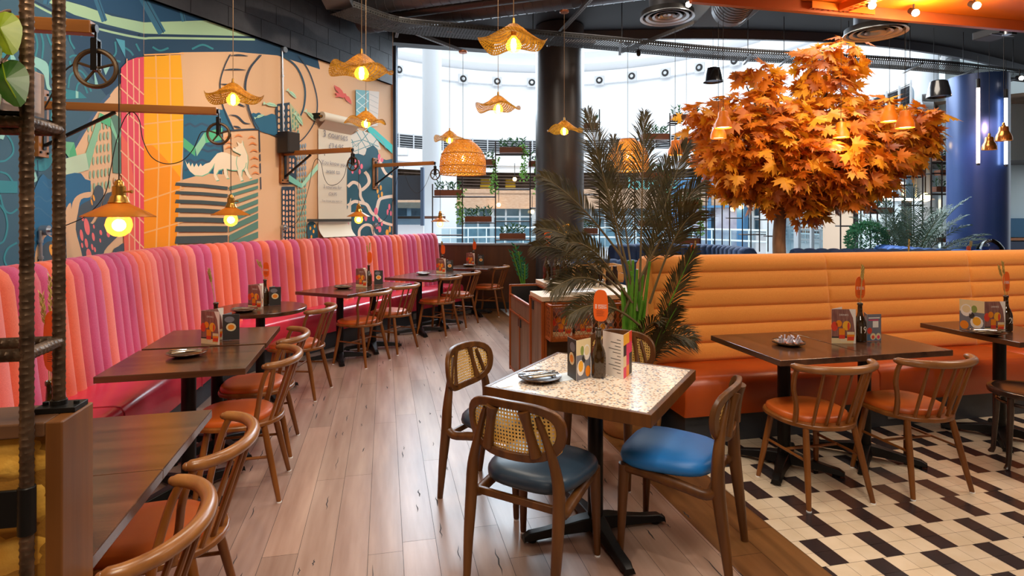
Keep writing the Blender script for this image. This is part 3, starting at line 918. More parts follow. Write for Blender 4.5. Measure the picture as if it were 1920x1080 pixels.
mb.build('tufted_back', M_pinks, bank, ang=55)
for i in (int(len(jp) * .5), int(len(jp) * .74), int(len(jp) * .87)):
    mb = MB(); p, n = jp[i], jn[i]; mb.box(p - n * .363 + V((0, 0, .11)), (.012, .15, .085), rz=math.atan2(n.y, n.x)); mb.build('socket_plate', mat('socket_steel', '#9a9a98', .35, .6), bank)

# orange banquette
OB = V((1.152, 3.893, 0)); ob = thing('orange_banquette', 'long orange banquette with six horizontal channels in its fabric back', 'banquette', OB, GA)
OL = 4.7
mb = MB(); mb.box((OL / 2, .28, .1), (OL - .06, .5, .2)); mb.build('base', M_skirt, ob, smooth=False)
mb = MB(); pr = [(-.02, .2), (-.035, .3), (-.03, .41), (-.005, .447), (.04, .46), (.45, .455), (.45, .2)]
cuts = [0, 1.55, 2.98, 4.35, OL]
for a, b in zip(cuts, cuts[1:]):
    e = .008
    rows = []
    for x, sh in ((a + .001, e), (a + .012, 0), (b - .012, 0), (b - .001, e)):
        rows.append(mb.pts([(x, d + sh * (1 if d < .2 else 0), z - sh * (1 if z > .4 else 0)) for d, z in pr]))
    for q, w in zip(rows, rows[1:]):
        for k in range(len(pr) - 1):
            mb.face((q[k], w[k], w[k + 1], q[k + 1]))
    mb.face(rows[0]); mb.face(rows[-1][::-1])
mb.build('seat', M_rust_v, ob, ang=50)
mb = MB(); ch = .1325
for a, b in zip(cuts, cuts[1:]):
    for r_ in range(6):
        z0 = .455 + r_ * ch; nx, nz = 14, 9

        def fn(u, v, a=a, b=b, z0=z0, r_=r_):
            x = a + (b - a) * u; t = v; z = z0 + ch * t
            e = min(u, 1 - u) * (b - a) / .02
            bu = .022 * (math.sin(math.pi * t) ** .42) * min(1, .25 + .75 * min(e, 1))
            d = .42 + (z - .455) * .115
            if r_ == 5 and t > .45:
                q = (t - .45) / .55
                return (x, d - bu * (1 - q) + .05 * q * q, z0 + ch * (.45 + .55 * math.sin(q * math.pi / 2)))
            return (x, d - bu, z)
        us = [0, .008, .02, .1, .5, .9, .98, .992, 1]
        rows = [mb.pts([fn(u, j / nz) for j in range(nz + 1)]) for u in us]
        for q, w in zip(rows, rows[1:]):
            for j in range(nz):
                mb.face((q[j], w[j], w[j + 1], q[j + 1]))
mb.grid(2, 6, lambda u, v: (OL * u, .565 + .11 * math.sin(v * math.pi / 2) if v < 1 else .69, 1.25 - .05 * v * v))
mb.poly([(0, .69, 1.2), (OL, .69, 1.2), (OL, .69, .0), (0, .69, .0)])
mb.build('tufted_back', M_orange_f, ob, ang=55)
mb = MB(); side = [(.40, .2), (.395, .46), (.44, .9), (.475, 1.17), (.51, 1.23), (.57, 1.25), (.64, 1.24), (.69, 1.2), (.69, .2)]
a = mb.pts([(-.0, d, z) for d, z in side]); b = mb.pts([(-.035, d + (.02 if d < .5 else -.02), z - (.02 if z > 1.1 else 0)) for d, z in side])
mb.face(b)
for i in range(len(side)):
    mb.face((a[i], b[i], b[(i + 1) % len(side)], a[(i + 1) % len(side)]))
mb.build('end_panel', M_orange_f, ob, ang=50)
mb = MB(); mb.box((1.73, .024, .1), (.13, .012, .09)); mb.build('socket_plate', MATS['socket_steel'], ob)


# ================================================================== tables
def base_parts(root, h=.71, foot=.33):
    mb = MB(); mb.tube([(0, 0, .06), (0, 0, h)], .038, 18); mb.build('pole', M_iron, root)
    for k in range(4):
        c, s = math.cos(R(45 + 90 * k)), math.sin(R(45 + 90 * k)); mb = MB(); rows = []
        for d, w, z0, z1 in ((.0, .05, .03, .09), (.08, .045, .03, .085), (.16, .034, .025, .07), (.25, .03, .02, .055), (foot - .03, .03, .015, .048), (foot, .024, .012, .03)):
            rows.append(mb.pts([(d * c - q * s, d * s + q * c, z) for q, z in ((-w, z0), (-w * .7, z1), (w * .7, z1), (w, z0))]))
        for q, w_ in zip(rows, rows[1:]):
            for j in range(4):
                mb.face((q[j], w_[j], w_[(j + 1) % 4], q[(j + 1) % 4]))
        mb.face(rows[-1]); d = foot - .045; mb.tube([(d * c, d * s, 0), (d * c, d * s, .02)], .022, 10); mb.build('foot', M_iron, root, bevel=.004)
    mb = MB(); mb.box((0, 0, h + .005), (.3, .05, .012), rz=R(45)); mb.box((0, 0, h + .005), (.3, .05, .012), rz=R(-45)); mb.build('top_plate', M_iron, root)


def make_table(w, d, label, group):
    t = thing('dining_table', label, 'table', group=group)
    mb = MB(); mb.box((0, 0, .736), (w, d, .034)); mb.build('tabletop', M_top, t, bevel=.003, smooth=False)
    base_parts(t)
    return t


TP = [((-1.37, 1.457), (-.239, .971), 'dark wooden table beside the brick half wall, nearer half of a pushed-together pair'),
      ((-1.51, 2.025), (-.239, .971), 'dark wooden table second from the brick half wall, far half of the near pair'),
      ((-1.81, 3.24), (-.239, .971), 'dark wooden table third from the brick half wall, carrying a plate of cutlery'),
      ((-1.957, 3.845), (-.239, .971), 'dark wooden table with a drinks card just before the round table'),
      ((-1.865, 6.27), (.415, .91), 'dark wooden table after the round table, its plate half'),
      ((-1.63, 6.785), (.415, .91), 'dark wooden table after the round table, its menu card half'),
      ((-1.234, 7.696), (.36, .933), 'dark wooden table second from the timber dado, its plate half'),
      ((-1.02, 8.25), (.36, .933), 'dark wooden table second from the timber dado, its menu card half'),
      ((-.62, 9.15), (.29, .957), 'dark wooden table at the far end of the pink bench against the timber dado'),
      ((1.694, 3.605), (-.2147, .9767), 'dark wooden table with cone-filled plate at the orange bench'),
      ((2.272, 3.731), (-.2147, .9767), 'dark wooden table carrying bottle number nineteen at the orange bench'),
      ((3.42, 4.06), (-.2147, .9767), 'dark wooden table with bentwood stool at the far part of the orange bench')]
tb0 = make_table(.70, .585, 'x', 'dark wooden dining tables')
for i, ((x, y), (rx, ry), lb) in enumerate(TP):
    rz = math.atan2(ry, rx) - R(90)
    if i in (9, 10, 11):
        rz += R(90)
    o = tb0 if i == 0 else dup(tb0, label=lb)
    o['label'] = lb; o.location = (x, y, 0); o.rotation_euler = (0, 0, rz)
rt = thing('round_table', 'round dark wooden table in the bend of the pink bench', 'table', (-2.2, 5.06, 0))
mb = MB(); mb.lathe([(.001, .72), (.375, .72), (.385, .724), (.385, .75), (.38, .754), (.001, .754)], 48); mb.build('tabletop', M_top, rt, ang=30)
base_parts(rt)

# terrazzo table
TZ = thing('terrazzo_table', 'square terrazzo-topped table with oak edge and black cross base', 'table', (.41, 2.845, 0), R(60))
M_terr = mat('terrazzo', '#ead9c4', .22)
t = M_terr.node_tree; Lk = t.links.new; b_ = t.nodes['Principled BSDF']; tc = nd(t, 'ShaderNodeTexCoord')
vo = nd(t, 'ShaderNodeTexVoronoi'); vo.inputs['Scale'].default_value = 84; Lk(tc.outputs['Object'], vo.inputs['Vector'])
v2 = nd(t, 'ShaderNodeTexVoronoi'); v2.inputs['Scale'].default_value = 84; Lk(tc.outputs['Object'], v2.inputs['Vector'])
sp = nd(t, 'ShaderNodeSeparateColor'); Lk(vo.outputs['Color'], sp.inputs[0])
rp = nd(t, 'ShaderNodeValToRGB'); rp.color_ramp.interpolation = 'CONSTANT'
for pos, c in ((0, '#8f8f98'), (.14, '#c79c78'), (.26, '#6c6a70'), (.36, '#e9dccb'), (.62, '#d9c3ac'), (.76, '#b08a70'), (.86, '#efe6da')):
    e = rp.color_ramp.elements.new(pos); e.color = lin(c)
rp.color_ramp.elements.remove(rp.color_ramp.elements[0])
Lk(sp.outputs[0], rp.inputs[0]); g = nd(t, 'ShaderNodeMath', operation='LESS_THAN'); g.inputs[1].default_value = .5; Lk(vo.outputs['Distance'], g.inputs[0])
mx = nd(t, 'ShaderNodeMix', data_type='RGBA'); Lk(g.outputs[0], mx.inputs[0]); mx.inputs[6].default_value = lin('#ead9c4'); Lk(rp.outputs[0], mx.inputs[7]); Lk(mx.outputs[2], b_.inputs['Base Color'])
mb = MB(); mb.box((0, 0, .74), (.745, .745, .036)); mb.build('terrazzo_slab', M_terr, TZ, smooth=False)
mb = MB(); h = .395
for k in range(4):
    q = Matrix.Rotation(R(90 * k), 4, 'Z'); mb.prism([(-h, -h), (h, -h), (h - .02, -h + .02), (-h + .02, -h + .02)], .705, .7585, M=q)
mb.build('oak_edge', M_cane_w, TZ, bevel=.002, smooth=False)
base_parts(TZ, .7, .37)


# ================================================================== spindle chairs
def make_spindle():
    t = thing('spindle_chair', 'x', 'chair', group='spindle-back chairs with orange seats')
    out = []
    for i in range(28):
        a = 2 * math.pi * i / 28; x, y = math.cos(a), math.sin(a)
        k = 1 / (abs(x) ** 3.2 + abs(y) ** 3.2) ** (1 / 3.2) if y > 0 else 1.0
        out.append((x * .222 * (k if y > 0 else 1), y * (.232 * k if y > 0 else .228)))
    mb = MB(); mb.prism(out, .405, .43); mb.build('seat', M_chair, t, bevel=.006, ang=30)
    mb = MB(); inn = [(x * .9, y * .9 + .012 if y > 0 else y * .78 + .012) for x, y in out]; i0 = mb.pts([(x, y, .4305) for x, y in inn]); i1 = mb.pts([(x, y, .452) for x, y in inn]); i2 = mb.pts([(x * .93, y * .93, .461) for x, y in inn]); i3 = mb.pts([(x * .6, y * .6, .464) for x, y in inn]); n = len(inn)
    for a, b in ((i0, i1), (i1, i2), (i2, i3)):
        for i in range(n):
            mb.face((a[i], a[(i + 1) % n], b[(i + 1) % n], b[i]))
    mb.face(i3); mb.build('seat_pad', M_orange_v, t, ang=70)
    for sx in (-1, 1):
        for y0, y1 in ((.14, .2), (-.14, -.225)):
            mb = MB(); a, b = V((sx * .15, y0, .41)), V((sx * .2, y1, 0)); mb.tube([a, a.lerp(b, .35), a.lerp(b, .75), b.lerp(a, .012), b], [.0165, .018, .0155, .0125, .012], 12)
            l_ = mb.build('leg', M_chair, t)
            mb = MB(); mb.tube([b + V((0, 0, .006)), b], .0135, 10); mb.build('glide', M_white, l_)
    mb = MB()
    for sx in (-1, 1):
        mb.tube([(sx * .171, .166, .24), (sx * .171, -.178, .24)], [.008, .008], 8)
    mb.tube([(-.171, -.0, .24), (.171, -.0, .24)], .008, 8); mb.build('stretcher', M_chair, t)
    # bent top rail
    arc = [(-.243, -.155), (-.228, -.2), (-.19, -.245), (-.13, -.28), (-.065, -.3), (0, -.306), (.065, -.3), (.13, -.28), (.19, -.245), (.228, -.2), (.243, -.155)]
    ps = spline([(x, y, .75) for x, y in arc], 4); n = len(ps); mb = MB()
    rs = [.019 + .003 * math.sin(math.pi * i / (n - 1)) for i in range(n)]; rs[0] = .013; rs[-1] = .013
    mb.tube(ps, rs, 12); mb.ball(ps[0], .0135, n=10, k=6); mb.ball(ps[-1], .0135, n=10, k=6); mb.build('top_rail', M_rail, t, ang=60)
    for sx in (-1, 1):
        ps = spline([(sx * .185, -.1, .425), (sx * .187, -.112, .49), (sx * .198, -.122, .55), (sx * .222, -.135, .62), (sx * .232, -.155, .69), (sx * .233, -.178, .742)], 4)
        mb = MB(); mb.tube(ps, [.0145] * 6 + [.013] * (len(ps) - 6), 10); mb.build('back_post', M_chair, t)
    for x in (-.13, -.066, 0, .066, .13):
        yb = -.195 * math.cos(x / .2 * .8); mb = MB(); a, b = V((x * 1.02, yb + .0, .425)), V((x * 1.12, -.302 + (x / .235) ** 2 * .1, .742))
        mb.tube([a, a.lerp(b, .5), b], [.009, .0095, .0075], 8); mb.build('spindle', M_chair, t)
    return t


sc0 = make_spindle()
CP = [((-1.12, 1.48), (-.97, -.24), 'brown spindle chair nearest the brick half wall, cut off by the picture edge'),
      ((-1.25, 2.05), (-.97, -.24), 'brown spindle chair second from the brick half wall'),
      ((-1.53, 3.28), (-.97, -.24), 'brown spindle chair by the plate of the paired tables, third along the pink bench'),
      ((-1.69, 3.86), (-.97, -.24), 'brown spindle chair just before the one at the round table'),
      ((-1.87, 5.06), (-1, .03), 'brown spindle chair at the round table'),
      ((-1.61, 6.17), (-.91, .415), 'brown spindle chair at the plate end of the tables after the round one'),
      ((-1.40, 6.74), (-.91, .415), 'brown spindle chair at the menu end of the tables after the round one'),
      ((-.985, 7.71), (-.933, .36), 'brown spindle chair third from the timber dado'),
      ((-.77, 8.27), (-.933, .36), 'brown spindle chair second from the timber dado'),
      ((-.36, 9.2), (-.957, .29), 'brown spindle chair standing against the timber dado'),
      ((1.706, 3.30), (-.2147, .9767), 'brown spindle chair under the table with the cone plate on the checkered tiles'),
      ((2.34, 3.425), (-.2147, .9767), 'brown spindle chair by bottle number nineteen on the checkered tiles')]
for i, ((x, y), (fx_, fy_), lb) in enumerate(CP):
    o = sc0 if i == 0 else dup(sc0)
    o['label'] = lb; o.location = (x, y, 0); o.rotation_euler = (0, 0, math.atan2(-fx_, fy_))

# ================================================================== cane chairs
M_cane = holes_mat('cane_weave', '#dcab50', '#ecc678', .27, 'dot', 29, 12.5, .5, transl=.25)


def make_cane():
    t = thing('cane_chair', 'x', 'chair', group='cane-back dining chairs around the terrazzo table')
    mb = MB(); out = []
    for i in range(32):
        a = 2 * math.pi * i / 32; x, y = math.cos(a), math.sin(a); k = 1 / (abs(x) ** 3.4 + abs(y) ** 3.4) ** (1 / 3.4)
        out.append((x * k * (.222 - .022 * (-y)), y * k * .215))
    rows = []
    for s_, z in ((.93, .415), (.985, .425), (1, .44), (.985, .458), (.93, .472), (.8, .482), (.45, .49)):
        rows.append(mb.pts([(x * s_, y * s_ + .01, z) for x, y in out]))
    n = 32
    for a, b in zip(rows, rows[1:]):
        for i in range(n):
            mb.face((a[i], a[(i + 1) % n], b[(i + 1) % n], b[i]))
    mb.face(rows[0][::-1]); mb.face(rows[-1]); mb.build('seat', M_blue_s, t, ang=80)
    for sx in (-1, 1):     # front legs, side rails, rear posts
        mb = MB(); mb.tube([(sx * .185, .18, .415), (sx * .187, .185, .3), (sx * .193, .195, .01)], [.026, .024, .0145], 14); l_ = mb.build('front_leg', M_cane_w, t)
        mb = MB(); mb.tube([(sx * .193, .195, .008), (sx * .193, .195, 0)], .014, 8); mb.build('glide', M_white, l_)
        mb = MB(); ps = spline([(sx * .2, -.285, 0), (sx * .205, -.262, .2), (sx * .205, -.24, .38), (sx * .2, -.236, .5), (sx * .17, -.242, .62), (sx * .12, -.262, .76)], 4)
        n = len(ps); mb.tube(ps, [.0165 + .0125 * math.sin(math.pi * min(1, i / (n - 1) * 1.1)) ** 1.1 if i < n - 1 else .012 for i in range(n)], 14, flat=.85); l_ = mb.build('rear_post', M_cane_w, t)
        mb = MB(); mb.tube([(sx * .2, -.285, .006), (sx * .2, -.285, 0)], .013, 8); mb.build('glide', M_white, l_)
        mb = MB(); ps = spline([(sx * .186, .175, .4), (sx * .194, .06, .395), (sx * .2, -.1, .375), (sx * .203, -.19, .365), (sx * .204, -.24, .4), (sx * .204, -.24, .44)], 3); mb.tube(ps, [.023] * (len(ps) - 4) + [.024, .022, .018, .012], 10); mb.build('side_rail', M_cane_w, t)
    mb = MB(); mb.bar((-.185, .18, .395), (.185, .18, .395), .022, .034); mb.bar((-.2, -.2, .375), (.2, -.2, .375), .02, .03); mb.build('cross_rail', M_cane_w, t, bevel=.004)
    # curved backrest: frame and cane
    def bp(x, z, off=0):
        return V((x, -.272 + (x / .22) ** 2 * .055 - off - (z - .68) * .12, z))
    N = 40; o1 = []; o2 = []
    for i in range(N):
        a = 2 * math.pi * i / N; x, z = math.cos(a), math.sin(a); k = 1 / (abs(x) ** 3 + abs(z) ** 3) ** (1 / 3)
        w = .228 if z > 0 else .228 - .02 * abs(z)
        o1.append((x * k * w, .69 + z * k * .124)); o2.append((x * k * (w - .034), .69 + z * k * .09))
    mb = MB(); A = mb.pts([bp(x, z, .012) for x, z in o1]); B = mb.pts([bp(x, z, -.012) for x, z in o1]); C = mb.pts([bp(x, z, .012) for x, z in o2]); D = mb.pts([bp(x, z, -.012) for x, z in o2])
    for i in range(N):
        j = (i + 1) % N
        for a, b in ((A, B), (B, D), (D, C), (C, A)):
            mb.face((a[i], a[j], b[j], b[i]))
    mb.build('back_frame', M_cane_w, t, bevel=.004, ang=40)
    for sx in (-1, 1):
        mb = MB(); ps = [bp(sx * (.112 - .01 * k), .6 + .045 * k, .006) for k in range(5)]; mb.tube(ps, [.026, .021, .019, .02, .026], 12, flat=1.0); mb.build('back_slat', M_cane_w, t)
    mb = MB(); mb.grid(16, 8, lambda u, v: bp((u - .5) * .43 * (1 - .16 * abs(2 * v - 1) ** 5), .594 + .192 * v, -.004), uvs=True); mb.build('cane_panel', M_cane, t)
    return t


cc0 = make_cane()
for i, ((x, y), (fx_, fy_), lb) in enumerate([((-.05, 3.22), (.866, -.5), 'cane-back chair on the aisle side of the terrazzo table, seat half hidden'),
                                              ((.125, 2.57), (.5, .866), 'cane-back chair seen from behind in front of the terrazzo table'),
                                              ((.765, 2.735), (-.866, .5), 'cane-back chair whose seat colour carries the blue window reflection, seen from its side'),
                                              ((.585, 3.52), (-.5, -.866), 'cane-back chair behind the bottle on the terrazzo table')]):
    o = cc0 if i == 0 else dup(cc0)
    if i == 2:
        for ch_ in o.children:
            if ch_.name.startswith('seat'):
                ch_.data = ch_.data.copy(); ch_.data.materials[0] = M_blue_lit
    o['label'] = lb; o.location = (x, y, 0); o.rotation_euler = (0, 0, math.atan2(-fx_, fy_))

# bentwood stool
bs = thing('bentwood_stool', 'dark bentwood stool with round seat at the picture edge on the tiles', 'stool', (3.235, 3.62, 0))
M_bent = wood('bentwood', '#2a1c14', '#44302a', .2, 14, 2)
mb = MB(); mb.lathe([(.001, .462), (.15, .464), (.172, .47), (.195, .474), (.207, .468), (.21, .455), (.205, .438), (.19, .435), (.001, .437)], 40); mb.build('seat', M_bent, bs, ang=50)
for k in range(4):
    a = R(20 + 90 * k); mb = MB(); mb.tube([(.175 * math.cos(a), .175 * math.sin(a), .44), (.185 * math.cos(a), .185 * math.sin(a), .25), (.2 * math.cos(a), .2 * math.sin(a), .03), (.215 * math.cos(a), .215 * math.sin(a), 0)], [.019, .017, .014, .017], 12); mb.build('leg', M_bent, bs)
mb = MB(); mb.tube([(.155 * math.cos(R(i * 12)), .155 * math.sin(R(i * 12)), .39) for i in range(30)], .011, 8, closed=True); mb.build('ring', M_bent, bs)
# ================================================================== tableware
ZT = .7545
M_wd = mat('menu_wood_print', '#7a4a44', .5, c2='#9a6a5e', sc=9, st=(10, 10, 1))
M_p = {k: mat('print_' + k, c, .5) for k, c in dict(orange='#f08a1c', red='#e2442c', amber='#f6b030', pink='#e23a66', white='#efe6dc', grey='#76747c', dark='#33302f', lime='#8a9a4a', cream='#e6cf9f', blue='#4f6f8e').items()}
MENU_M = [M_wd] + [M_p[k] for k in ('orange', 'red', 'amber', 'pink', 'white', 'grey', 'dark', 'lime', 'cream', 'blue')]


def card_faces(mb, o, x, w, h, nrm_flip, art):
    """one upright printed leaf of a folded card, its art drawn just off the paper"""
    M = frame_M(o, x, (0, 0, 1))
    s = 1
    def q(x0, y0, x1, y1, m, e=.0006):
        for sg in (1, -1):
            mb.poly([M @ V((a * w, b * h, sg * e)) for a, b in ((x0, y0), (x1, y0), (x1, y1), (x0, y1))], m)
    def ov(cx, cy, rx, ry, m, e=.001):
        for sg in (1, -1):
            mb.poly([M @ V(((cx + rx * math.cos(k * .5236)) * w, (cy + ry * math.sin(k * .5236)) * h, sg * e)) for k in range(12)], m)
    mb.box(M @ V((w / 2, h / 2, 0)), (w, h, .0008), 5, M=M)
    if art == 'drinks':
        q(0, 0, 1, 1, 0); q(0, .0, 1, .18, 9, .0007); q(.0, .16, 1, .2, 7, .0008)
        ov(.12, .5, .14, .14, 2); ov(.3, .58, .13, .1, 1); ov(.62, .52, .17, .14, 3); ov(.7, .5, .05, .12, 2, .0013)
        q(.3, .14, .55, .44, 1, .0011); q(.3, .14, .55, .25, 2, .0013); q(.64, .08, .95, .3, 1, .0011); q(.66, .1, .93, .2, 2, .0013); q(.64, .26, .95, .34, 9, .0012)
        for sg in (1, -1):
            mb.poly([M @ V((a * w, b * h, sg * .0014)) for a, b in ((.72, 1), (1, 1), (1, 0), (.9, 0), (.97, .3), (.88, .75))], 5)
    elif art == 'food':
        q(0, 0, 1, 1, 6); q(0, .62, 1, 1, 9, .0007); ov(.3, .3, .26, .2, 5); ov(.3, .34, .17, .14, 3, .0013); ov(.72, .66, .24, .2, 5); ov(.72, .7, .17, .12, 9, .0013); ov(.8, .18, .18, .14, 1); ov(.4, .72, .12, .12, 8); ov(.5, .5, .12, .1, 7)
    elif art == 'dessert':
        q(0, 0, 1, 1, 6); q(0, 0, 1, .22, 10, .0007); q(.4, .38, .8, .74, 5, .001); q(.4, .3, .8, .5, 6, .0012); ov(.18, .38, .17, .12, 2); ov(.42, .16, .2, .13, 9); ov(.8, .16, .18, .13, 9); ov(.42, .14, .1, .07, 2, .0013); ov(.8, .14, .1, .07, 4, .0013); q(.1, .84, .9, .88, 5, .001); q(.1, .76, .8, .8, 4, .001)
    elif art == 'grid':
        cols = [4, 7, 3, 9, 4, 1, 7, 2, 4, 3, 7, 4]
        for i in range(3):
            for j in range(4):
                q(i / 3, j / 4, (i + 1) / 3, (j + 1) / 4, cols[(i * 5 + j * 3) % 12], .0007 + .0001 * (i + j))
    elif art == 'text':
        q(0, 0, 1, 1, 5)
        for j in range(11):
            q(.12, .1 + j * .075, .3 + .5 * ((j * 7) % 5) / 5, .115 + j * .075, 7, .001)
    elif art == 'dark':
        q(0, 0, 1, 1, 7); ov(.5, .5, .3, .16, 9); ov(.5, .5, .2, .1, 1, .0013); ov(.4, .8, .3, .12, 6)


def menu_card(p, rz, w=.145, h=.21, art=('drinks', 'food'), fold=50, label='', group=None, title=None):
    t = thing('menu_card', label, 'menu', p, rz, group)
    a, b = R(fold / 2), -R(fold / 2)
    for s, ang, ar in (('front_leaf', 0, art[0]), ('back_leaf', R(fold), art[1])):
        mb = MB(); x = V((math.cos(ang), math.sin(ang), 0)); card_faces(mb, V((0, 0, 0)), x, w, h, False, ar)
        if title and s == 'front_leaf':
            for sg in (1, -1):
                M = frame_M(x * w * .5 + V((0, 0, h * .83)), x * sg, (0, 0, 1)); M.translation += M.to_3x3() @ V((0, 0, .0016)); put_text(mb, title, M, h * .075, 5); M.translation -= V((0, 0, h * .75)); put_text(mb, 'ZIZZI', M, h * .075, 5)
        mb.build(s, MENU_M, t, smooth=False)
    return t


BPROF = [(.001, .0), (.03, .0), (.036, .004), (.0375, .012), (.0375, .105), (.035, .125), (.027, .15), (.018, .17), (.0145, .19), (.0135, .235), (.0165, .237), (.0165, .25), (.0135, .252), (.011, .25), (.010, .2), (.001, .19)]


def bottle(p, label, num=None, rz=0., group='brown glass bottles', h=1.):
    t = thing('glass_bottle', label, 'bottle', p, rz, group)
    mb = MB(); mb.lathe([(r_, z * h) for r_, z in BPROF], 28); mb.build('glass', M_bottle, t, ang=60)
    if num:
        mb = MB(); vs, fs = text_mesh(num); s = .05
        i = mb.pts([((.0379 * math.sin(v.x * s / .0379)), -.0379 * math.cos(v.x * s / .0379), .075 + v.y * s * 1.25) for v in vs])
        for f in fs:
            mb.face([i[k] for k in f])
        mb.build('painted_number', M_txt, t, smooth=False)
    return t


def wheat(p, label, h=.2, lean=(0, 0), n=2, seed=1, group='dried wheat stems in bottles'):
    r = random.Random(seed); t = thing('dried_wheat', label, 'dried flower', p, 0, group)
    for k in range(n):
        mb = MB(); dx, dy = lean[0] + r.uniform(-.02, .02), lean[1] + r.uniform(-.015, .015); hh = h * r.uniform(.75, 1.05)
        ps = spline([(0, 0, -.12), (dx * .2, dy * .2, .02), (dx * .5, dy * .5, hh * .5), (dx, dy, hh)], 4); mb.tube(ps, .0014, 5); st = mb.build('stem', M_wheat, t)
        mb = MB(); d = (ps[-1] - ps[-3]).normalized()
        for i in range(26):
            a = i * 2.4; u = i / 26; sd = V((math.cos(a), math.sin(a), 0)); mb.leaf(ps[-1] - d * hh * .36 * (1 - u), d * .9 + sd * .5, .024, .009, sd, bend=.1)
        mb.build('ear', M_wheat, t)
    return t


def tag_card(p, rz, label, w=.075, h=.15, words_=True, tilt=0., group='orange speedy order tags'):
    t = thing('order_tag', label, 'tag', p, rz, group)
    pts = []
    for i in range(32):
        a = 2 * math.pi * i / 32; x, z = math.cos(a), math.sin(a); k = 1 / (abs(x) ** 3.2 + abs(z) ** 3.2) ** (1 / 3.2); pts.append((x * k * w / 2 * (1.0 - .06 * z), h / 2 + z * k * h / 2))
    M = Matrix.Rotation(R(90), 4, 'X'); mb = MB(); mb.prism(pts, -.0012, .0012, M=M); mb.build('card', M_tag, t, smooth=False)
    if words_:
        mb = MB(); Mf = frame_M((0, -.0017, 0), (1, 0, 0), (0, 0, 1))
        put_text(mb, 'SPEEDY', Mf @ Matrix.Translation((w * .1, h * .5, 0)), h * .085); put_text(mb, 'ORDER', Mf @ Matrix.Translation((w * .12, h * .43, 0)), h * .085)
        mb.poly([Mf @ V((a * w, b * h, 0)) for a, b in ((-.38, .41), (-.28, .41), (-.28, .54), (-.38, .54))])
        mb.poly([Mf @ V((a * w, b * h, .0003)) for a, b in ((-.36, .43), (-.30, .43), (-.30, .52), (-.36, .52))], 1)
        put_text(mb, 'Z', Mf @ Matrix.Translation((-.33 * w, h * .475, .0006)), h * .06)
        for j in range(6):
            y = .34 - j * .035; mb.poly([Mf @ V((a * w, b * h, 0)) for a, b in ((-.3, y), (.15 + .14 * ((j * 3) % 4) / 4, y), (.15 + .14 * ((j * 3) % 4) / 4, y + .007), (-.3, y + .007))], 2)
        mb.build('print', [M_txt, M_tag, M_ink], t, smooth=False)
    mb = MB(); mb.tube(spline([(0, 0, .012), (-.012, .004, -.005), (-.009, 0, -.03), (-.006, 0, -.05)], 4), .0012, 5); mb.tube(spline([(0, 0, .012), (.012, .004, -.005), (.009, 0, -.03), (.006, 0, -.05)], 4), .0012, 5)
    mb.tube([(.011 * math.cos(i * .52), 0, .012 + .011 * math.sin(i * .52)) for i in range(12)], .0013, 5, closed=True); mb.build('clip', M_brass, t)
    return t


def plate(p, label, r_=.1, rz=0., group='brown side plates'):
    t = tag(MB(), '', '') if False else None
    mb = MB(); mb.lathe([(.001, .006), (.055, .006), (.066, .01), (.095, .02), (r_, .023), (r_ + .001, .021), (.095, .015), (.066, .003), (.05, 0), (.001, 0)], 40)
    o = mb.build('side_plate', M_plate, loc=p, rz=rz, ang=60); return tag(o, label, 'plate', group)


def cutlery_proto(kind):
    mb = MB(); L = .2
    if kind == 'knife':
        mb.tube([(-.1, 0, 0), (-.08, 0, 0), (-.02, 0, 0), (-.012, 0, 0)], [.005, .0065, .0055, .003], 8, flat=.6)
        mb.prism([(-.014, -.006), (.05, -.009), (.085, -.007), (.1, .004), (.09, .006), (-.014, .004)], -.0008, .0008)
    else:
        mb.tube([(-.1, 0, 0), (-.085, 0, .001), (-.02, 0, .002), (.03, 0, 0), (.045, 0, -.001)], [.0055, .006, .003, .0026, .006], 8, flat=.5)
        mb.prism([(.04, -.008), (.058, -.011), (.058, .011), (.04, .008)], -.001, .001)
        for k in range(4):
            mb.bar((.056, -.0092 + k * .0061, 0), (.1, -.0085 + k * .0057, .004), .0024, .0016)
    return mb


PK = {}


def cutlery(kind, p, rz, label, group):
    if kind not in PK:
        PK[kind] = o = cutlery_proto(kind).build('dinner_' + kind, M_chrome, smooth=True)
    else:
        o = PK[kind].copy(); COL.objects.link(o)
    o.location = p; o.rotation_euler = (0, 0, rz); return tag(o, label, kind, group)


def setting(p, rz, where, r_=.1):
    """plate with folded napkins and two knives and forks lying across it"""
    p = V(p); plate(p, 'brown side plate with cutlery on ' + where, r_, rz)
    d = V((math.cos(rz), math.sin(rz), 0)); n = V((-d.y, d.x, 0))
    mb = MB(); mb.box((0, 0, 0), (.15, .05, .006)); mb.box((.01, .01, .005), (.13, .044, .004), rz=.1)
    o = mb.build('folded_napkin', M_napkin, loc=p + V((0, 0, .022)), rz=rz + .1, bevel=.002); tag(o, 'cream folded napkin under the cutlery on ' + where, 'napkin', 'folded napkins on plates')
    for i, (k, off, dz) in enumerate((('knife', .032, .031), ('fork', .012, .034), ('knife', -.012, .034), ('fork', -.032, .03))):
        cutlery(k, p + n * off - d * .012 + V((0, 0, dz)), rz + R(180) + (.05 if i % 2 else -.04), ('steel ' + k + ' resting across the side plate on ' + where), 'steel %s lying across the plate on %s' % (k, where))


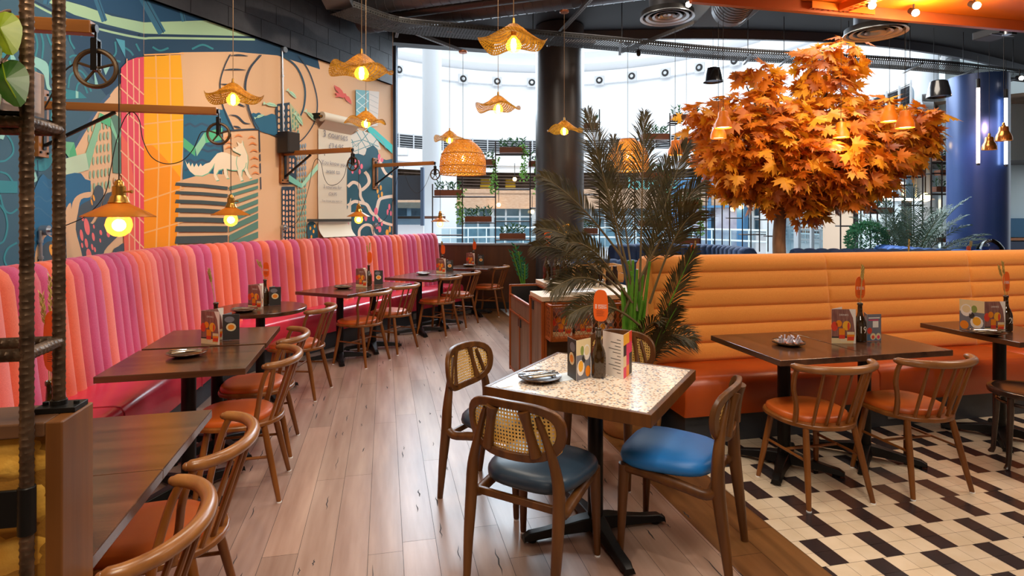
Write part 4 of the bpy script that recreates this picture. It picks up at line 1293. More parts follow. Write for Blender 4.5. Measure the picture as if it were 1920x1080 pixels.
# --- terrazzo table
zt = .7587
setting((.135, 2.80, zt), R(20), 'the terrazzo table', .105)
menu_card((.309, 2.78, zt), R(42), .105, .195, ('food', 'dark'), 66, 'small folded food menu with chips photo on the terrazzo table', 'food menu cards')
bottle((.427, 2.86, zt), 'brown bottle holding the big order tag on the terrazzo table', h=.96)
tag_card((.437, 2.85, zt + .275), R(-4), 'large orange order tag above the terrazzo table bottle', .071, .155)
wheat((.427, 2.862, zt + .24), 'dried wheat standing behind the big order tag', .2, (.02, .01), 2, 4)
menu_card((.542, 2.815, zt), R(62), .14, .215, ('grid', 'text'), 64, 'tall open menu with colourful photo grid on the terrazzo table', 'food menu cards')
mb = MB(); mb.box((0, 0, 0), (.07, .04, .0012)); tag(mb.build('paper_ticket', M_white, loc=(-.035, 2.70, zt + .0008), rz=R(30)), 'small white paper ticket at the terrazzo table corner', 'paper')
mb = MB(); mb.box((0, 0, 0), (.16, .12, .0012)); tag(mb.build('paper_napkin', mat('paper_blue_white', '#dfe8ee', .6), loc=(.27, 2.86, zt + .0008), rz=R(30)), 'flat white paper sheet between plate and menu on the terrazzo table', 'paper')

# --- orange bench tables
menu_card((2.005, 3.63, ZT), R(-2), .148, .215, ('drinks', 'text'), 40, 'drinks menu card beside bottle nineteen', 'drinks menu cards', 'DRINKS')
bottle((2.225, 3.70, ZT), 'brown bottle painted with number nineteen', '19', R(-2), h=.97)
tag_card((2.235, 3.715, ZT + .27), R(8), 'orange order tag above bottle nineteen', .068, .14, True)
wheat((2.225, 3.70, ZT + .24), 'dried wheat in bottle nineteen', .25, (.01, -.01), 2, 6)
menu_card((2.27, 3.70, ZT), R(8), .1, .17, ('dessert', 'dark'), 60, 'dessert menu card on the far side of bottle nineteen', 'dessert menu cards')
p = V((1.715, 3.59, ZT)); plate(p, 'dark plate crowded with foil-wrapped sweets on the orange bench table', .095)
MW = mat('foil_white', '#d8d0dc', .25, .5); pr0 = None
for i in range(14):
    a = i * 2.4; q = .012 + .0045 * i
    if pr0 is None:
        mb = MB(); mb.lathe([(.001, 0), (.009, .002), (.01, .014), (.003, .032), (.006, .05), (.001, .052)], 8); mb.lathe([(.0101, .005), (.0102, .009)], 8, m=1); pr0 = o = mb.build('wrapped_sweet', [MW, mat('foil_orange', '#e0762c', .4)])
    else:
        o = pr0.copy(); COL.objects.link(o)
    o.location = p + V((q * math.cos(a) * 1.1, q * math.sin(a) * .8, .009)); o.rotation_euler = (.35 * math.sin(a), .35 * math.cos(a * 1.3), a)
    tag(o, 'foil-wrapped sweet heaped on the dark plate', 'sweet', 'foil sweets on the dark plate')
menu_card((3.225, 3.95, ZT), R(3), .148, .215, ('drinks', 'food'), 115, 'drinks menu card on the table by the bentwood stool', 'drinks menu cards', 'DRINKS')
bottle((3.44, 4.03, ZT), 'brown bottle painted twenty behind the menu near the bentwood stool', '20', R(20), h=.98)
tag_card((3.455, 4.045, ZT + .27), R(14), 'orange order tag above the bottle near the bentwood stool', .06, .14, True)
wheat((3.44, 4.03, ZT + .24), 'dried wheat in the bottle near the bentwood stool', .26, (-.05, 0), 2, 9)
setting((3.2, 3.90, ZT), R(170), 'the table by the bentwood stool', .11)

# --- pink side tables
SETS = [((-1.86, 3.31), 20, (-1.95, 3.63), (-1.86, 3.72), (-1.945, 3.8), 'the paired tables third along the pink bench', 21),
        ((-2.24, 4.84), 0, (-2.28, 5.0), (-2.17, 5.17), (-2.22, 5.2), 'the round table', 22),
        ((-1.87, 6.41), 0, (-1.77, 6.56), (-1.61, 6.76), (-1.665, 6.72), 'the table after the round one', None),
        ((-1.21, 7.92), 0, (-1.07, 8.18), (-.95, 8.36), (-1.01, 8.36), 'the table second from the dado', None),
        ((-.68, 9.22), 0, (-.74, 9.38), (-.56, 9.5), (-.63, 9.5), 'the table against the dado', None)]
for i, (pl, prz, c1, c2, bt, wh, no) in enumerate(SETS):
    setting((*pl, ZT), R(180 + prz), wh, .105)
    menu_card((*c1, ZT), R(-18), .145, .205, ('drinks', 'drinks'), 75, 'drinks menu card standing on ' + wh, 'drinks menu cards', 'DRINKS')
    menu_card((*c2, ZT), R(14), .1, .165, ('dark', 'dessert'), 70, 'dessert menu card standing on ' + wh, 'dessert menu cards')
    bottle((*bt, ZT), 'brown bottle standing between the menus on ' + wh, h=.92)
    wheat((*bt, ZT + .225), 'dried wheat in the bottle on ' + wh, .27 if i in (0, 2) else .2, (-.045 if i < 2 else 0, 0), 2, 30 + i)
    if i:
        tag_card((bt[0] + .015, bt[1] - .01, ZT + .255), R(-14), 'orange order tag above the bottle on ' + wh, .06, .13, i < 2)
bottle((-1.53, 1.92, ZT), 'brown bottle behind the rebar, with the large tag', h=1.0)
tag_card((-1.505, 1.90, ZT + .285), R(-20), 'large orange order tag behind the rebar rods', .1, .2)
wheat((-1.53, 1.92, ZT + .25), 'dried wheat above the tag behind the rebar', .36, (-.02, 0), 2, 41)

# ================================================================== service station
SO = V((.245, 4.56, 0)); st_ = thing('service_station', 'timber service station with orange steel frame, open bin bay and pale worktop', 'service station', SO, GA)
# local: x = to the right, y = away
M_sw = wood('station_wood', '#66503e', '#8c7460', .42, 18, 2); M_of = mat('orange_steel', '#a4531e', .42, .1); M_wt = mat('worktop_pale', '#d9c4a6', .4); M_in = mat('bin_dark', '#1c1715', .7)
mb = MB(); mb.prism([(-.012, -.012), (.95, -.012), (.95, 1.26), (.27, 1.26), (.27, .375), (-.012, .375)], .88, .917); mb.build('worktop', M_wt, st_, bevel=.003, smooth=False)
mb = MB(); mb.prism([(.015, .015), (.94, .015), (.94, 1.24), (.285, 1.24), (.285, .36), (.015, .36)], .06, .88); mb.prism([(.015, .36), (.285, .36), (.285, 1.19), (.015, 1.19)], .06, .3); mb.build('carcass', wood('station_dark', '#4c3826', '#6a5034', .5, 14, 0), st_, smooth=False)
for nm, y0, y1, z0, z1 in (('door', .03, .345, .08, .86), ('door', .395, .775, .08, .62), ('door', .80, 1.17, .08, .62), ('bin_front', .395, 1.17, .645, .80 - .03)):
    mb = MB(); mb.box((.004, (y0 + y1) / 2, (z0 + z1) / 2), (.016, y1 - y0, z1 - z0)); d = mb.build(nm, M_sw, st_, smooth=False)
    if nm == 'door':
        mb = MB(); yc = y1 - .045 if y0 < .1 else (.775 if y0 < .5 else .83); mb.box((-.005, yc if y0 < .1 else yc - .02, z1 - .05), (.012, .05, .07)); mb.build('pull_slot', M_in, d, smooth=False)
mb = MB()
for y, z1 in ((.0, .88), (.365, .88), (.385, .88), (1.2, .876)):
    mb.box((-.002, y + .008, z1 / 2 + .02), (.022, .018, z1 - .04))
mb.box((-.002, .79, .633), (.022, .83, .014)); mb.box((-.002, .79, .785), (.02, .83, .012)); mb.box((-.002, .19, .872), (.022, .37, .014)); mb.box((.13, 1.208, .868), (.28, .018, .018)); mb.box((.27, .79, .868), (.018, .83, .018)); mb.box((-.002, .788, .36), (.02, .016, .58)); mb.box((.02, 0, .45), (.018, .018, .8)); mb.box((-.002, .6, .07), (.02, 1.2, .014))
mb.build('steel_frame', M_of, st_, smooth=False)
mb = MB(); mb.box((.14, 1.185, .58), (.27, .012, .56)); mb.box((.276, .78, .58), (.012, .8, .56)); mb.box((.14, .38, .58), (.26, .01, .56)); mb.build('bin_lining', M_in, st_, smooth=False)
mb = MB()
for k in range(3):
    mb.bar((.03, .45 + .12 * k, .66 - .0 * k), (.26, .5 + .12 * k, .7), .008, .008)
mb.build('bin_rail', M_chrome, st_)
# mesh basket on the near side
bk = thing('mesh_basket', 'orange wire-mesh basket fixed to the service station end', 'basket', SO, GA)
M_mesh = holes_mat('wire_mesh', '#b4601e', '#b4601e', .43, 'weave', 9, 5, .4, skew=.6)
x0, x1, y0, y1, z0, z1 = .02, .62, -.165, -.012, .605, .865
mb = MB()
for a in (x0, x1):
    for b in (y0, y1):
        mb.box((a, b, (z0 + z1) / 2), (.018, .018, z1 - z0))
for z in (z0, z1):
    for b in (y0, y1):
        mb.box(((x0 + x1) / 2, b, z), (x1 - x0, .018, .018))
    for a in (x0, x1):
        mb.box((a, (y0 + y1) / 2, z), (.018, y1 - y0, .018))
mb.box(((x0 + x1) / 2, (y0 + y1) / 2, z0 + .012), (x1 - x0, y1 - y0, .006)); mb.build('steel_frame', M_of, bk, smooth=False)
mb = MB()


def lattice(mb, o, ax, w, h, n, r_=.0022):
    ax = V(ax); o = V(o); st = w / n; k = int(h / st) + 1
    for i in range(-k * 2, n + 1):
        for sg in (1, -1):
            x0_ = i * st; xa = max(x0_, 0); xb = min(x0_ + h * .6, w)
            if xb > xa:
                za, zb = (xa - x0_) / .6, (xb - x0_) / .6
                if sg < 0:
                    mb.tube([o + ax * (w - xa) + V((0, 0, za)), o + ax * (w - xb) + V((0, 0, zb))], r_, 4, cap=False)
                else:
                    mb.tube([o + ax * xa + V((0, 0, za)), o + ax * xb + V((0, 0, zb))], r_, 4, cap=False)


lattice(mb, (x0, y0, z0), (1, 0, 0), x1 - x0, z1 - z0, 15); lattice(mb, (x0, y0, z0), (0, 1, 0), y1 - y0, z1 - z0, 5)
mb.build('mesh_side', M_of, bk, smooth=False)
MBk = SO
for i, (x, y, z, w, h, art) in enumerate(((.05, -.09, .62, .16, .22, 'drinks'), (.24, -.07, .62, .15, .19, 'drinks'), (.42, -.1, .62, .14, .18, 'food'))):
    q = SO + E1 * x + E2 * y + V((0, 0, z)); menu_card(q, GA + R(4 * i), w, h, (art, 'text'), 14, ('first drinks', 'second drinks', 'food photo')[i] + ' menu kept inside the orange mesh basket', 'menus in the mesh basket')


def sp_(x, y, z=.918):
    return SO + E1 * x + E2 * y + V((0, 0, z))


for i, (x, y, h) in enumerate(((.36, 1.16, 1.15), (.44, 1.1, 1.12), (.47, 1.19, 1.1), (.53, 1.12, 1.15), (.6, 1.19, 1.05), (.66, 1.08, 1.1))):
    bottle(sp_(x, y), 'brown bottle ' + ('with the orange tag at the end of the service worktop', 'beside the tagged one on the service worktop', 'behind the second one on the service worktop', 'under the dried yellow flowers on the service worktop', 'among the dried flowers at the back of the service worktop', 'by the wooden crate on the service worktop')[i], h=h, group='bottles on the service worktop')
tag_card(sp_(.36, 1.15, 1.25), R(8), 'orange order tag above the service worktop bottles', .07, .15)
wheat(sp_(.37, 1.16, 1.2), 'dried wheat beside the tag on the service worktop', .26, (.03, 0), 2, 51)
M_yel = mat('billy_button', '#d89a1c', .8)
for i in range(9):
    r = random.Random(60 + i); b = sp_(.44 + .03 * (i % 8), 1.12 + .03 * (i % 3), 1.17); t = thing('dried_flower', 'dried yellow ball flower in a bottle on the service worktop', 'dried flower', b, 0, 'yellow ball flowers on the service worktop')
    d = V((r.uniform(-.09, .1), r.uniform(-.05, .05), r.uniform(.17, .3))); mb = MB(); mb.tube([(0, 0, -.1), d * .5 + V((.01, 0, 0)), d], .0015, 5); mb.build('stem', M_wheat, t); mb = MB(); mb.ball(d, .011, n=10, k=6); mb.build('flower_head', M_yel, t)
cr = thing('wooden_crate', 'low wooden crate of coffee things at the back of the service worktop', 'crate', sp_(.6, .8), GA)
mb = MB()
for z in (.05, .13):
    for a, b in (((0, 0), (.42, 0)), ((0, .26), (.42, .26)), ((0, 0), (0, .26)), ((.42, 0), (.42, .26))):
        mb.bar((*a, z), (*b, z), .012, .07)
mb.box((.21, .13, .01), (.42, .26, .02)); mb.build('slats', wood('crate_wood', '#b98a52', '#d0a468', .6, 14, 0), cr, smooth=False)
for i in range(6):
    mb = MB(); mb.lathe([(.001, 0), (.026, 0), (.028, .01), (.028, .12), (.02, .14), (.02, .17), (.001, .17)], 16)
    tag(mb.build('sauce_bottle', mat('sauce_dark', '#201412', .25), loc=sp_(.5 + .075 * i, .62 + .04 * (i % 2))), 'black-capped sauce bottle in the row before the wooden crate', 'bottle', 'sauce bottles on the service worktop')
for i in range(5):
    mb = MB(); mb.lathe([(.001, 0), (.018, 0), (.022, .03), (.02, .05), (.008, .055), (.012, .065), (.001, .07)], 14)
    tag(mb.build('salt_shaker', M_chrome, loc=sp_(.46 + .06 * i, .5)), 'small steel shaker in the row on the service worktop', 'shaker', 'steel shakers on the service worktop')
mb = MB(); rr = random.Random(5)
mb.grid(10, 8, lambda u, v: (.2 * (u - .5), .15 * (v - .5), .05 * math.sin(math.pi * u) * math.sin(math.pi * v) + .012 * math.sin(9 * u) * math.sin(7 * v) * math.sin(math.pi * u) + .002))
tag(mb.build('folded_cloth', mat('cloth_pale', '#e0d0bc', .9), loc=sp_(.2, .27), rz=.4), 'crumpled pale cloth on the near service worktop', 'cloth')
mb = MB(); mb.box((0, 0, .004), (.34, .22, .008)); mb.box((0, .105, .012), (.34, .012, .02)); mb.box((0, -.105, .012), (.34, .012, .02)); mb.box((.165, 0, .012), (.012, .22, .02)); mb.box((-.165, 0, .012), (.012, .22, .02))
tag(mb.build('serving_tray', mat('tray_white', '#dfe3e8', .3), loc=sp_(.33, .16), rz=GA), 'shallow white tray on the near service worktop', 'tray')
# ================================================================== plants
def fan(o, r=1):
    return o


def frond(mb, base, d, up, ln, droop, n, lw, ll, r, m=0, ms=1, lift=.5, start=.25):
    """one palm frond: arching stem with paired leaflets"""
    base = V(base); d = V(d).normalized(); ps = []; sd = d.cross(V((0, 0, 1)))
    sd = sd.normalized() if sd.length > .05 else V((1, 0, 0)); p = base.copy(); dd = d.copy(); k = 22
    for i in range(k + 1):
        ps.append(p.copy()); dd = (dd + V((0, 0, -droop / k * (.3 + 1.4 * i / k)))).normalized(); p = p + dd * ln / k
    mb.tube(ps, [.009 * (1 - .85 * i / k) + .001 for i in range(k + 1)], 6, m=ms)
    for i in range(n):
        t = start + (1 - start) * i / (n - 1); f = t * k; j = min(int(f), k - 1); q = ps[j].lerp(ps[j + 1], f - j); dr = (ps[j + 1] - ps[j]).normalized()
        upv = sd.cross(dr).normalized(); u = (t - start) / (1 - start); w = math.sin(math.pi * (.12 + .83 * u)) ** .7
        for s in (1, -1):
            dl = sd * s * (1 - .45 * u) + dr * (.55 + .5 * u) + upv * (lift * .4) + V((r.uniform(-.1, .1), r.uniform(-.1, .1), r.uniform(-.1, .1)))
            L = ll * w * r.uniform(.85, 1.1); dl.normalize(); mid = q + dl * L * .5; tip = q + dl * L * .95 - V((0, 0, L * r.uniform(.12, .3)))
            nn = dr.cross(dl); wv = dr * lw * .5
            i0 = mb.pts((q - wv * .4, q + wv * .4, mid + wv + nn * .002, mid - wv + nn * .002, tip)); mb.face((i0[0], i0[1], i0[2], i0[3]), m); mb.face((i0[3], i0[2], i0[4]), m)


r = random.Random(21)
PB = V((.86, 4.19, 0)); pl = thing('potted_palm', 'tall potted palm between the service station and the orange bench', 'palm', PB)
mb = MB(); mb.lathe([(.001, 0), (.19, 0), (.205, .02), (.215, .1), (.225, .3), (.235, .31), (.235, .34), (.215, .34), (.21, .3), (.001, .29)], 40); mb.build('pot', wood('pot_wood', '#a06a38', '#bd8a50', .5, 12, 0), pl, ang=50)
mb = MB(); mb.lathe([(.001, .312), (.21, .305)], 24); mb.build('soil', M_soil, pl)
mb = MB(); top = []
for i in range(15):
    a = i * 2.4; q = .012 + .006 * (i % 6); x, y = q * math.cos(a) * 1.6, q * math.sin(a) * 1.2; x2, y2 = .03 + x * 1.7, y * 1.7; h = r.uniform(.95, 1.3)
    mb.tube(spline([(x, y, .29), (x * 1.1 + .012, y, .7), (x2, y2, h)], 4), [.017] * 5 + [.013, .012, .011, .010], 7); top.append(V((x2, y2, h)))
mb.build('stalk', M_stalk, pl)
TIPS = [(1208, 218, 4.2, .02), (1102, 212, 4.35, .02), (1150, 262, 4.6, .0), (1288, 272, 4.35, .1), (1312, 345, 4.1, .16), (1302, 400, 3.95, .2), (1016, 330, 4.25, .16), (1010, 428, 4.15, .24), (1002, 462, 4.3, .26), (1036, 545, 3.95, .25), (1066, 592, 3.85, .22), (1250, 300, 4.5, .06), (1120, 290, 4.05, .05), (1240, 340, 4.6, .1), (1068, 455, 3.85, .22)]


def frond_to(mb, base, tip, arch, n, lw, ll, r, m=0, ms=1, start=.18):
    """a frond whose stem bows from base to tip, carrying paired leaflets"""
    base, tip = V(base), V(tip); k = 24; mid = base.lerp(tip, .55) + V((0, 0, arch))
    ps = [base * (1 - t) ** 2 + mid * 2 * t * (1 - t) + tip * t * t for t in [i / k for i in range(k + 1)]]
    mb.tube(ps, [.009 * (1 - .85 * i / k) + .001 for i in range(k + 1)], 6, m=ms); L0 = (tip - base).length
    for i in range(n):
        t = start + (1 - start) * i / (n - 1); f = t * k; j = min(int(f), k - 1); q = ps[j].lerp(ps[j + 1], f - j); dr = (ps[j + 1] - ps[j]).normalized()
        sd = dr.cross(V((.15, -1, .25))).normalized(); u = (t - start) / (1 - start); w = math.sin(math.pi * (.14 + .8 * u)) ** .7
        for s_ in (1, -1):
            dl = sd * s_ * (.8 - .35 * u) + dr * (.75 + .4 * u) + V((r.uniform(-.1, .1), r.uniform(-.25, .1), r.uniform(-.1, .1))); dl.normalize()
            L = ll * w * r.uniform(.85, 1.1); md = q + dl * L * .5 + V((0, 0, .01)); tp = q + dl * L - V((0, 0, L * r.uniform(.1, .25))); wv = dr.cross(dl).cross(dl).normalized() * lw * .5
            a = mb.pts((q - wv * .4, q + wv * .4, md + wv, md - wv, tp)); mb.face((a[0], a[1], a[2], a[3]), m); mb.face((a[3], a[2], a[4]), m)


mb = MB()
for i, (x, y, Y, ar) in enumerate(TIPS):
    tp_ = wy(x, y, Y) - PB; b = top[i % len(top)] - V((0, 0, .1 + .1 * (i % 3))); frond_to(mb, b, tp_, ar, 52, .010, .26 if x > 1080 else .2, r, start=.34)
for i in range(5):     # low side shoots
    a = R(200 + i * 42); b = V((.04 * math.cos(a), .04 * math.sin(a), .42 + .05 * (i % 4))); frond_to(mb, b, b + V((math.cos(a) * .42, math.sin(a) * .3, .12 + .1 * (i % 3))), .16, 30, .009, .2, r)
frond_to(mb, (.06, -.03, .42), wy(1300, 470, 4.0) - PB, .02, 48, .011, .2, r, ms=2, start=.4); frond_to(mb, (.08, -.06, .35), wy(1268, 578, 3.9) - PB, .08, 40, .011, .18, r, ms=2, start=.35); frond_to(mb, (.08, -.06, .3), wy(1240, 618, 3.8) - PB, .08, 36, .011, .17, r, ms=2, start=.35)
mb.build('foliage', [M_palm, mat('palm_rib', '#6a5a3a', .5), M_stalk], pl, smooth=False)

# far palm before the blue column
pc = V((5.9, 8.55, 0)); p2 = thing('potted_palm', 'bushy grey-green palm in front of the blue column', 'palm', pc)
mb = MB(); mb.lathe([(.001, 0), (.2, 0), (.24, .5), (.26, .52), (.24, .52), (.001, .48)], 28); mb.build('pot', mat('pot_dark', '#3a3a40', .5), p2)
mb = MB(); M_palm2 = mat('palm_grey', '#41553f', .5, c2='#62776a', sc=10, transl=.2)
for i in range(24):
    a = R(i * 137.5); e = .25 + .75 * ((i * 7) % 10) / 10; frond(mb, (.05 * math.cos(a), .05 * math.sin(a), .75 + .2 * e), (math.cos(a) * (1.15 - .8 * e), math.sin(a) * .5 * (1.15 - .6 * e), .35 + e), None, r.uniform(.8, 1.15), .75, 30, .017, .3, r)
for i in range(8):
    a = R(45 * i); mb.tube([(.04 * math.cos(a), .04 * math.sin(a), .45), (.06 * math.cos(a), .06 * math.sin(a), .95)], .014, 6, m=1)
mb.build('foliage', [M_palm2, mat('palm_rib2', '#5a6a4a', .5)], p2, smooth=False)

# round bush
bc = wy(1626, 406, 8.3); bc.z = 0; bu = thing('potted_bush', 'small rounded green bush standing beyond the orange bench', 'bush', bc)
mb = MB(); mb.lathe([(.001, .3), (.17, .3), (.2, .85), (.22, .87), (.001, .84)], 24); mb.lathe([(.17, 0), (.17, .3)], 24); mb.build('pot', MATS['pot_dark'], bu)
mb = MB()
for i in range(2000):
    a, b = r.uniform(0, 6.283), math.acos(r.uniform(-1, 1)); q = r.uniform(.6, 1) ** .5; n = V((math.sin(b) * math.cos(a), math.sin(b) * math.sin(a), math.cos(b))); p = V((n.x * .27 * q, n.y * .25 * q, 1.2 + n.z * .28 * q)); mb.leaf(p, n + V((r.uniform(-.6, .6), r.uniform(-.6, .6), r.uniform(-.2, .7))), r.uniform(.035, .055), .024, n)
mb.build('foliage', mat('bush_leaf', '#2f6a48', .5, c2='#5a9468', sc=10, transl=.25), bu, smooth=False)

# ---------------- orange maple
TB = V((3.46, 7.5, 0)); tr = thing('maple_tree', 'big artificial orange maple tree rising from the blue booths', 'tree', TB)
mb = MB(); ps = spline([(0.02, 0, 0), (0.03, 0, .6), (0, 0, 1.2), (.02, 0, 1.6), (.05, .02, 2.1), (.1, 0, 2.6)], 5); mb.tube(ps, [.095 - .0016 * i for i in range(len(ps))], 14); mb.build('trunk', mat('bark', '#6a4a30', .8, c2='#8a6848', sc=10, st=(1, 1, .3), bump=.8, bsc=20), tr)
BL = [(1500, 285, 145, 100, .85), (1420, 290, 110, 85, .7), (1370, 270, 85, 70, .6), (1330, 215, 55, 30, .3), (1408, 205, 66, 40, .45), (1440, 165, 20, 28, .2), (1480, 330, 110, 70, .7), (1570, 300, 110, 85, .8), (1548, 165, 46, 62, .4), (1535, 130, 34, 50, .3), (1590, 105, 25, 50, .25), (1575, 222, 58, 50, .5), (1650, 270, 75, 60, .6), (1690, 250, 55, 55, .5), (1722, 225, 38, 28, .3), (1640, 330, 50, 40, .4), (1560, 350, 80, 45, .5), (1478, 225, 55, 40, .45), (1430, 150, 25, 30, .2), (1640, 210, 30, 30, .3), (1500, 385, 45, 30, .3), (1395, 335, 50, 35, .4), (1705, 290, 30, 35, .3), (1392, 135, 10, 10, .1), (1740, 213, 16, 10, .1)]
mb = MB(); br = []
for x, y, rx, ry, dp in BL:
    c = wy(x, y, 7.5) - TB; br.append(c); s = V((.04, 0, 1.55 + .25 * r.random())); e = c * .9 + s * .1; m_ = s.lerp(e, .5) + V((r.uniform(-.08, .08), r.uniform(-.08, .08), .12)); q = spline([s, m_, e], 6); mb.tube(q, [.034 - .0022 * i for i in range(len(q))], 7)
mb.build('branch', mat('bark_dark', '#3f2c20', .8), tr)
half = [(.0, 0), (.10, .02), (.44, -.14), (.30, .06), (.62, .14), (.42, .2), (.58, .46), (.34, .36), (.17, .36), (.32, .62), (.17, .6), (.17, .8), (.07, .72), (0, 1.05)]
MAPLE = [(x, y) for x, y in half] + [(-x, y) for x, y in half[-2:0:-1]]


def maple(mb, p, d, n, s, m):
    d = V(d).normalized(); sd = d.cross(n)
    if sd.length < .05:
        sd = d.cross(V((.2, .9, .3)))
    sd.normalize(); n = sd.cross(d)
    i = mb.pts([p + sd * x * s + d * y * s - n * (abs(x) * .2 + (y * .5) ** 2 * .4) * s for x, y in MAPLE]); c = mb.pts([p + d * .3 * s])[0]
    for k in range(len(i)):
        mb.face((c, i[k], i[(k + 1) % len(i)]), m)


mb = MB(); tw = 0
wts = [rx * ry for _, _, rx, ry, _ in BL]; tot = sum(wts)
for (x, y, rx, ry, dp), w in zip(BL, wts):
    c = wy(x, y, 7.5) - TB; sx, sz = rx / F * 7.5, ry / F * 7.5
    for _ in range(max(10, int(w / tot * 2700))):
        a, b = r.uniform(0, 6.283), math.acos(r.uniform(-1, 1)); n = V((math.sin(b) * math.cos(a), math.sin(b) * math.sin(a), math.cos(b))); q = r.uniform(.35, 1) ** .4
        p = c + V((n.x * sx * q, n.y * dp * q, n.z * sz * q)); d = V((n.x * .7 + r.uniform(-.5, .5), n.y * .7 + r.uniform(-.5, .5), n.z * .3 - .45 + r.uniform(-.4, .5)))
        nn = n + V((r.uniform(-.5, .5), r.uniform(-.5, .5) - .3, r.uniform(-.1, .7))); maple(mb, p, d, nn, r.uniform(.14, .25), r.choice((0, 0, 0, 0, 1, 1, 1, 2)))
mb.build('foliage', [mat('maple_' + n, a, .55, c2=b, sc=5, transl=.3) for n, a, b in (('orange', '#c26206', '#dc800e'), ('amber', '#d68a10', '#eaa422'), ('rust', '#8e4408', '#b25a0c'))], tr, smooth=False)


# ---------------- planter racks
def planter(c, w, label, group, seed, kind=0, hang=False, rz=0., h=.095):
    r = random.Random(seed); t = thing('planter_box', label, 'planter', c, rz, group)
    mb = MB(); d = .16; mb.prism([(-w / 2, -d / 2), (w / 2, -d / 2), (w / 2, d / 2), (-w / 2, d / 2)], 0, h); mb.build('box', M_corten, t, bevel=.004, smooth=False)
    mb = MB(); mb.box((0, 0, h), (w - .03, d - .03, .012)); mb.build('soil', M_soil, t, smooth=False)
    mb = MB(); n = int(w / .085)
    for i in range(n):
        x = (i + .5) / n * w - w / 2; hh = r.uniform(.12, .2)
        for k in range(12):
            a = r.uniform(0, 6.283); e = k / 12; mb.leaf((x + r.uniform(-.015, .015), r.uniform(-.04, .04), h + hh * e * .8), (math.cos(a) * .7, math.sin(a) * .7, r.uniform(.3, .9)), r.uniform(.06, .1), r.uniform(.022, .034), (r.uniform(-1, 1), -1, r.uniform(0, 1)), 0)
        mb.tube([(x, 0, h), (x, 0, h + hh * .8)], .004, 5, m=1)
    if hang:
        for j in range(3):
            x = w / 2 - .03 * j
            for k in range(30):
                z = h + .05 - r.random() * .62; a = r.uniform(0, 6.283); mb.leaf((x + r.uniform(-.04, .05) * (1 - .2 * j), -.09 + r.uniform(-.03, .03), z), (math.cos(a), math.sin(a), -.6), .05, .035, (0, -1, .3), 2)
    mb.build('foliage', [M_leafd, M_leaf, mat('ivy_leaf', '#5a8a3a', .5, c2='#7aa84e', sc=12, transl=.3)], t, smooth=False)


def rod_frame(name, label, verts, horiz, Y, group=None, rr_=.0105):
    """steel rod rack: verts (px, y_top, y_bottom), horiz (y, x0, x1) measured at depth Y"""
    o = wy((min(v[0] for v in verts) + max(v[0] for v in verts)) / 2, 406, Y); o.z = 0; t = thing(name, label, 'plant rack', o, 0, group)
    for x, a, b in verts:
        mb = MB(); mb.tube([wy(x, a, Y) - o, wy(x, b, Y) - o], rr_, 8); mb.build('upright', M_rod, t)
        mb = MB(); mb.tube([wy(x, a, Y + .16) - o, wy(x, b, Y + .16) - o], rr_, 8); mb.build('upright', M_rod, t)
    for y, a, b in horiz:
        mb = MB()
        for dy in (0, .16):
            mb.tube([wy(a, y, Y) - o + V((0, dy, 0)), wy(b, y, Y) - o + V((0, dy, 0))], rr_, 8)
        for x in (a, b):
            p = wy(x, y, Y) - o; mb.tube([p, p + V((0, .16, 0))], rr_, 8)
        mb.build('rail', M_rod, t)


YL = 9.74
rod_frame('planter_rack', 'dark rod plant rack above the timber dado', [(811, 345, 455), (867, 300, 455), (929, 265, 456), (994, 265, 457)],
          [(369, 811, 929), (441, 811, 867), (418, 867, 929), (312, 867, 929), (289, 929, 994), (355, 929, 994), (415, 929, 994), (450, 929, 994), (390, 994, 1005)], YL)
lp = [(841, 368, 52, 1, 'on the wall-end step of the rack above the dado'), (897, 417, 50, 0, 'low in the middle of the rack above the dado'), (961, 449, 49, 0, 'at the bottom beside the dark column'), (961, 288, 49, 1, 'on the top shelf next to the dark column'), (912, 311, 34, 1, 'high behind the woven dome lamp'), (1001, 314, 20, 1, 'tucked behind the dark column')]
for i, (x, y, w, hg, lb) in enumerate(lp):
    planter(wy(x, y - 1, YL + .08), w / F * YL, 'wooden planter of green leaves ' + lb, 'planters on the rack above the dado', 70 + i, hang=hg)
YR = 9.95
rod_frame('planter_rack', 'dark rod plant rack between the dark column and the maple', [(1092, 205, 470), (1124, 205, 470), (1190, 320, 470), (1256, 212, 470), (1313, 245, 470)],
          [(244, 1092, 1124), (265, 1190, 1256), (336, 1190, 1313), (228, 1256, 1313), (391, 1256, 1313), (430, 1190, 1256), (459, 1256, 1313), (365, 1092, 1124), (440, 1092, 1124), (232, 1256, 1270)], YR)
rp_ = [(1106, 243, 30, 0, 'at the top right beside the dark column'), (1228, 263, 50, 0, 'under the upper curve above the woven dome'), (1284, 227, 50, 0, 'highest, touching the maple crown'), (1226, 335, 52, 1, 'level with the woven dome rim'), (1288, 390, 52, 1, 'in front of the blue portal'), (1106, 439, 28, 0, 'low behind the palm fronds'), (1224, 425, 52, 0, 'low between palm and maple trunk'), (1287, 458, 50, 0, 'lowest, above the blue booth')]
for i, (x, y, w, hg, lb) in enumerate(rp_):
    planter(wy(x, y - 1, YR + .08), w / F * YR, 'wooden planter of green leaves ' + lb, 'planters on the rack before the maple', 90 + i, hang=hg)
YT = 9.9
rod_frame('rod_screen', 'screen of dark steel rods behind the maple trunk', [(1324, 300, 472), (1340, 300, 472), (1354, 330, 472), (1368, 180, 472), (1392, 330, 472), (1408, 330, 472), (1424, 330, 472), (1440, 330, 472), (1454, 330, 472), (1344, 180, 210)],
          [(362, 1324, 1368), (363, 1392, 1408), (409, 1368, 1392), (412, 1424, 1454), (440, 1392, 1424), (443, 1440, 1454), (198, 1344, 1368), (183, 1344, 1368)], YT)
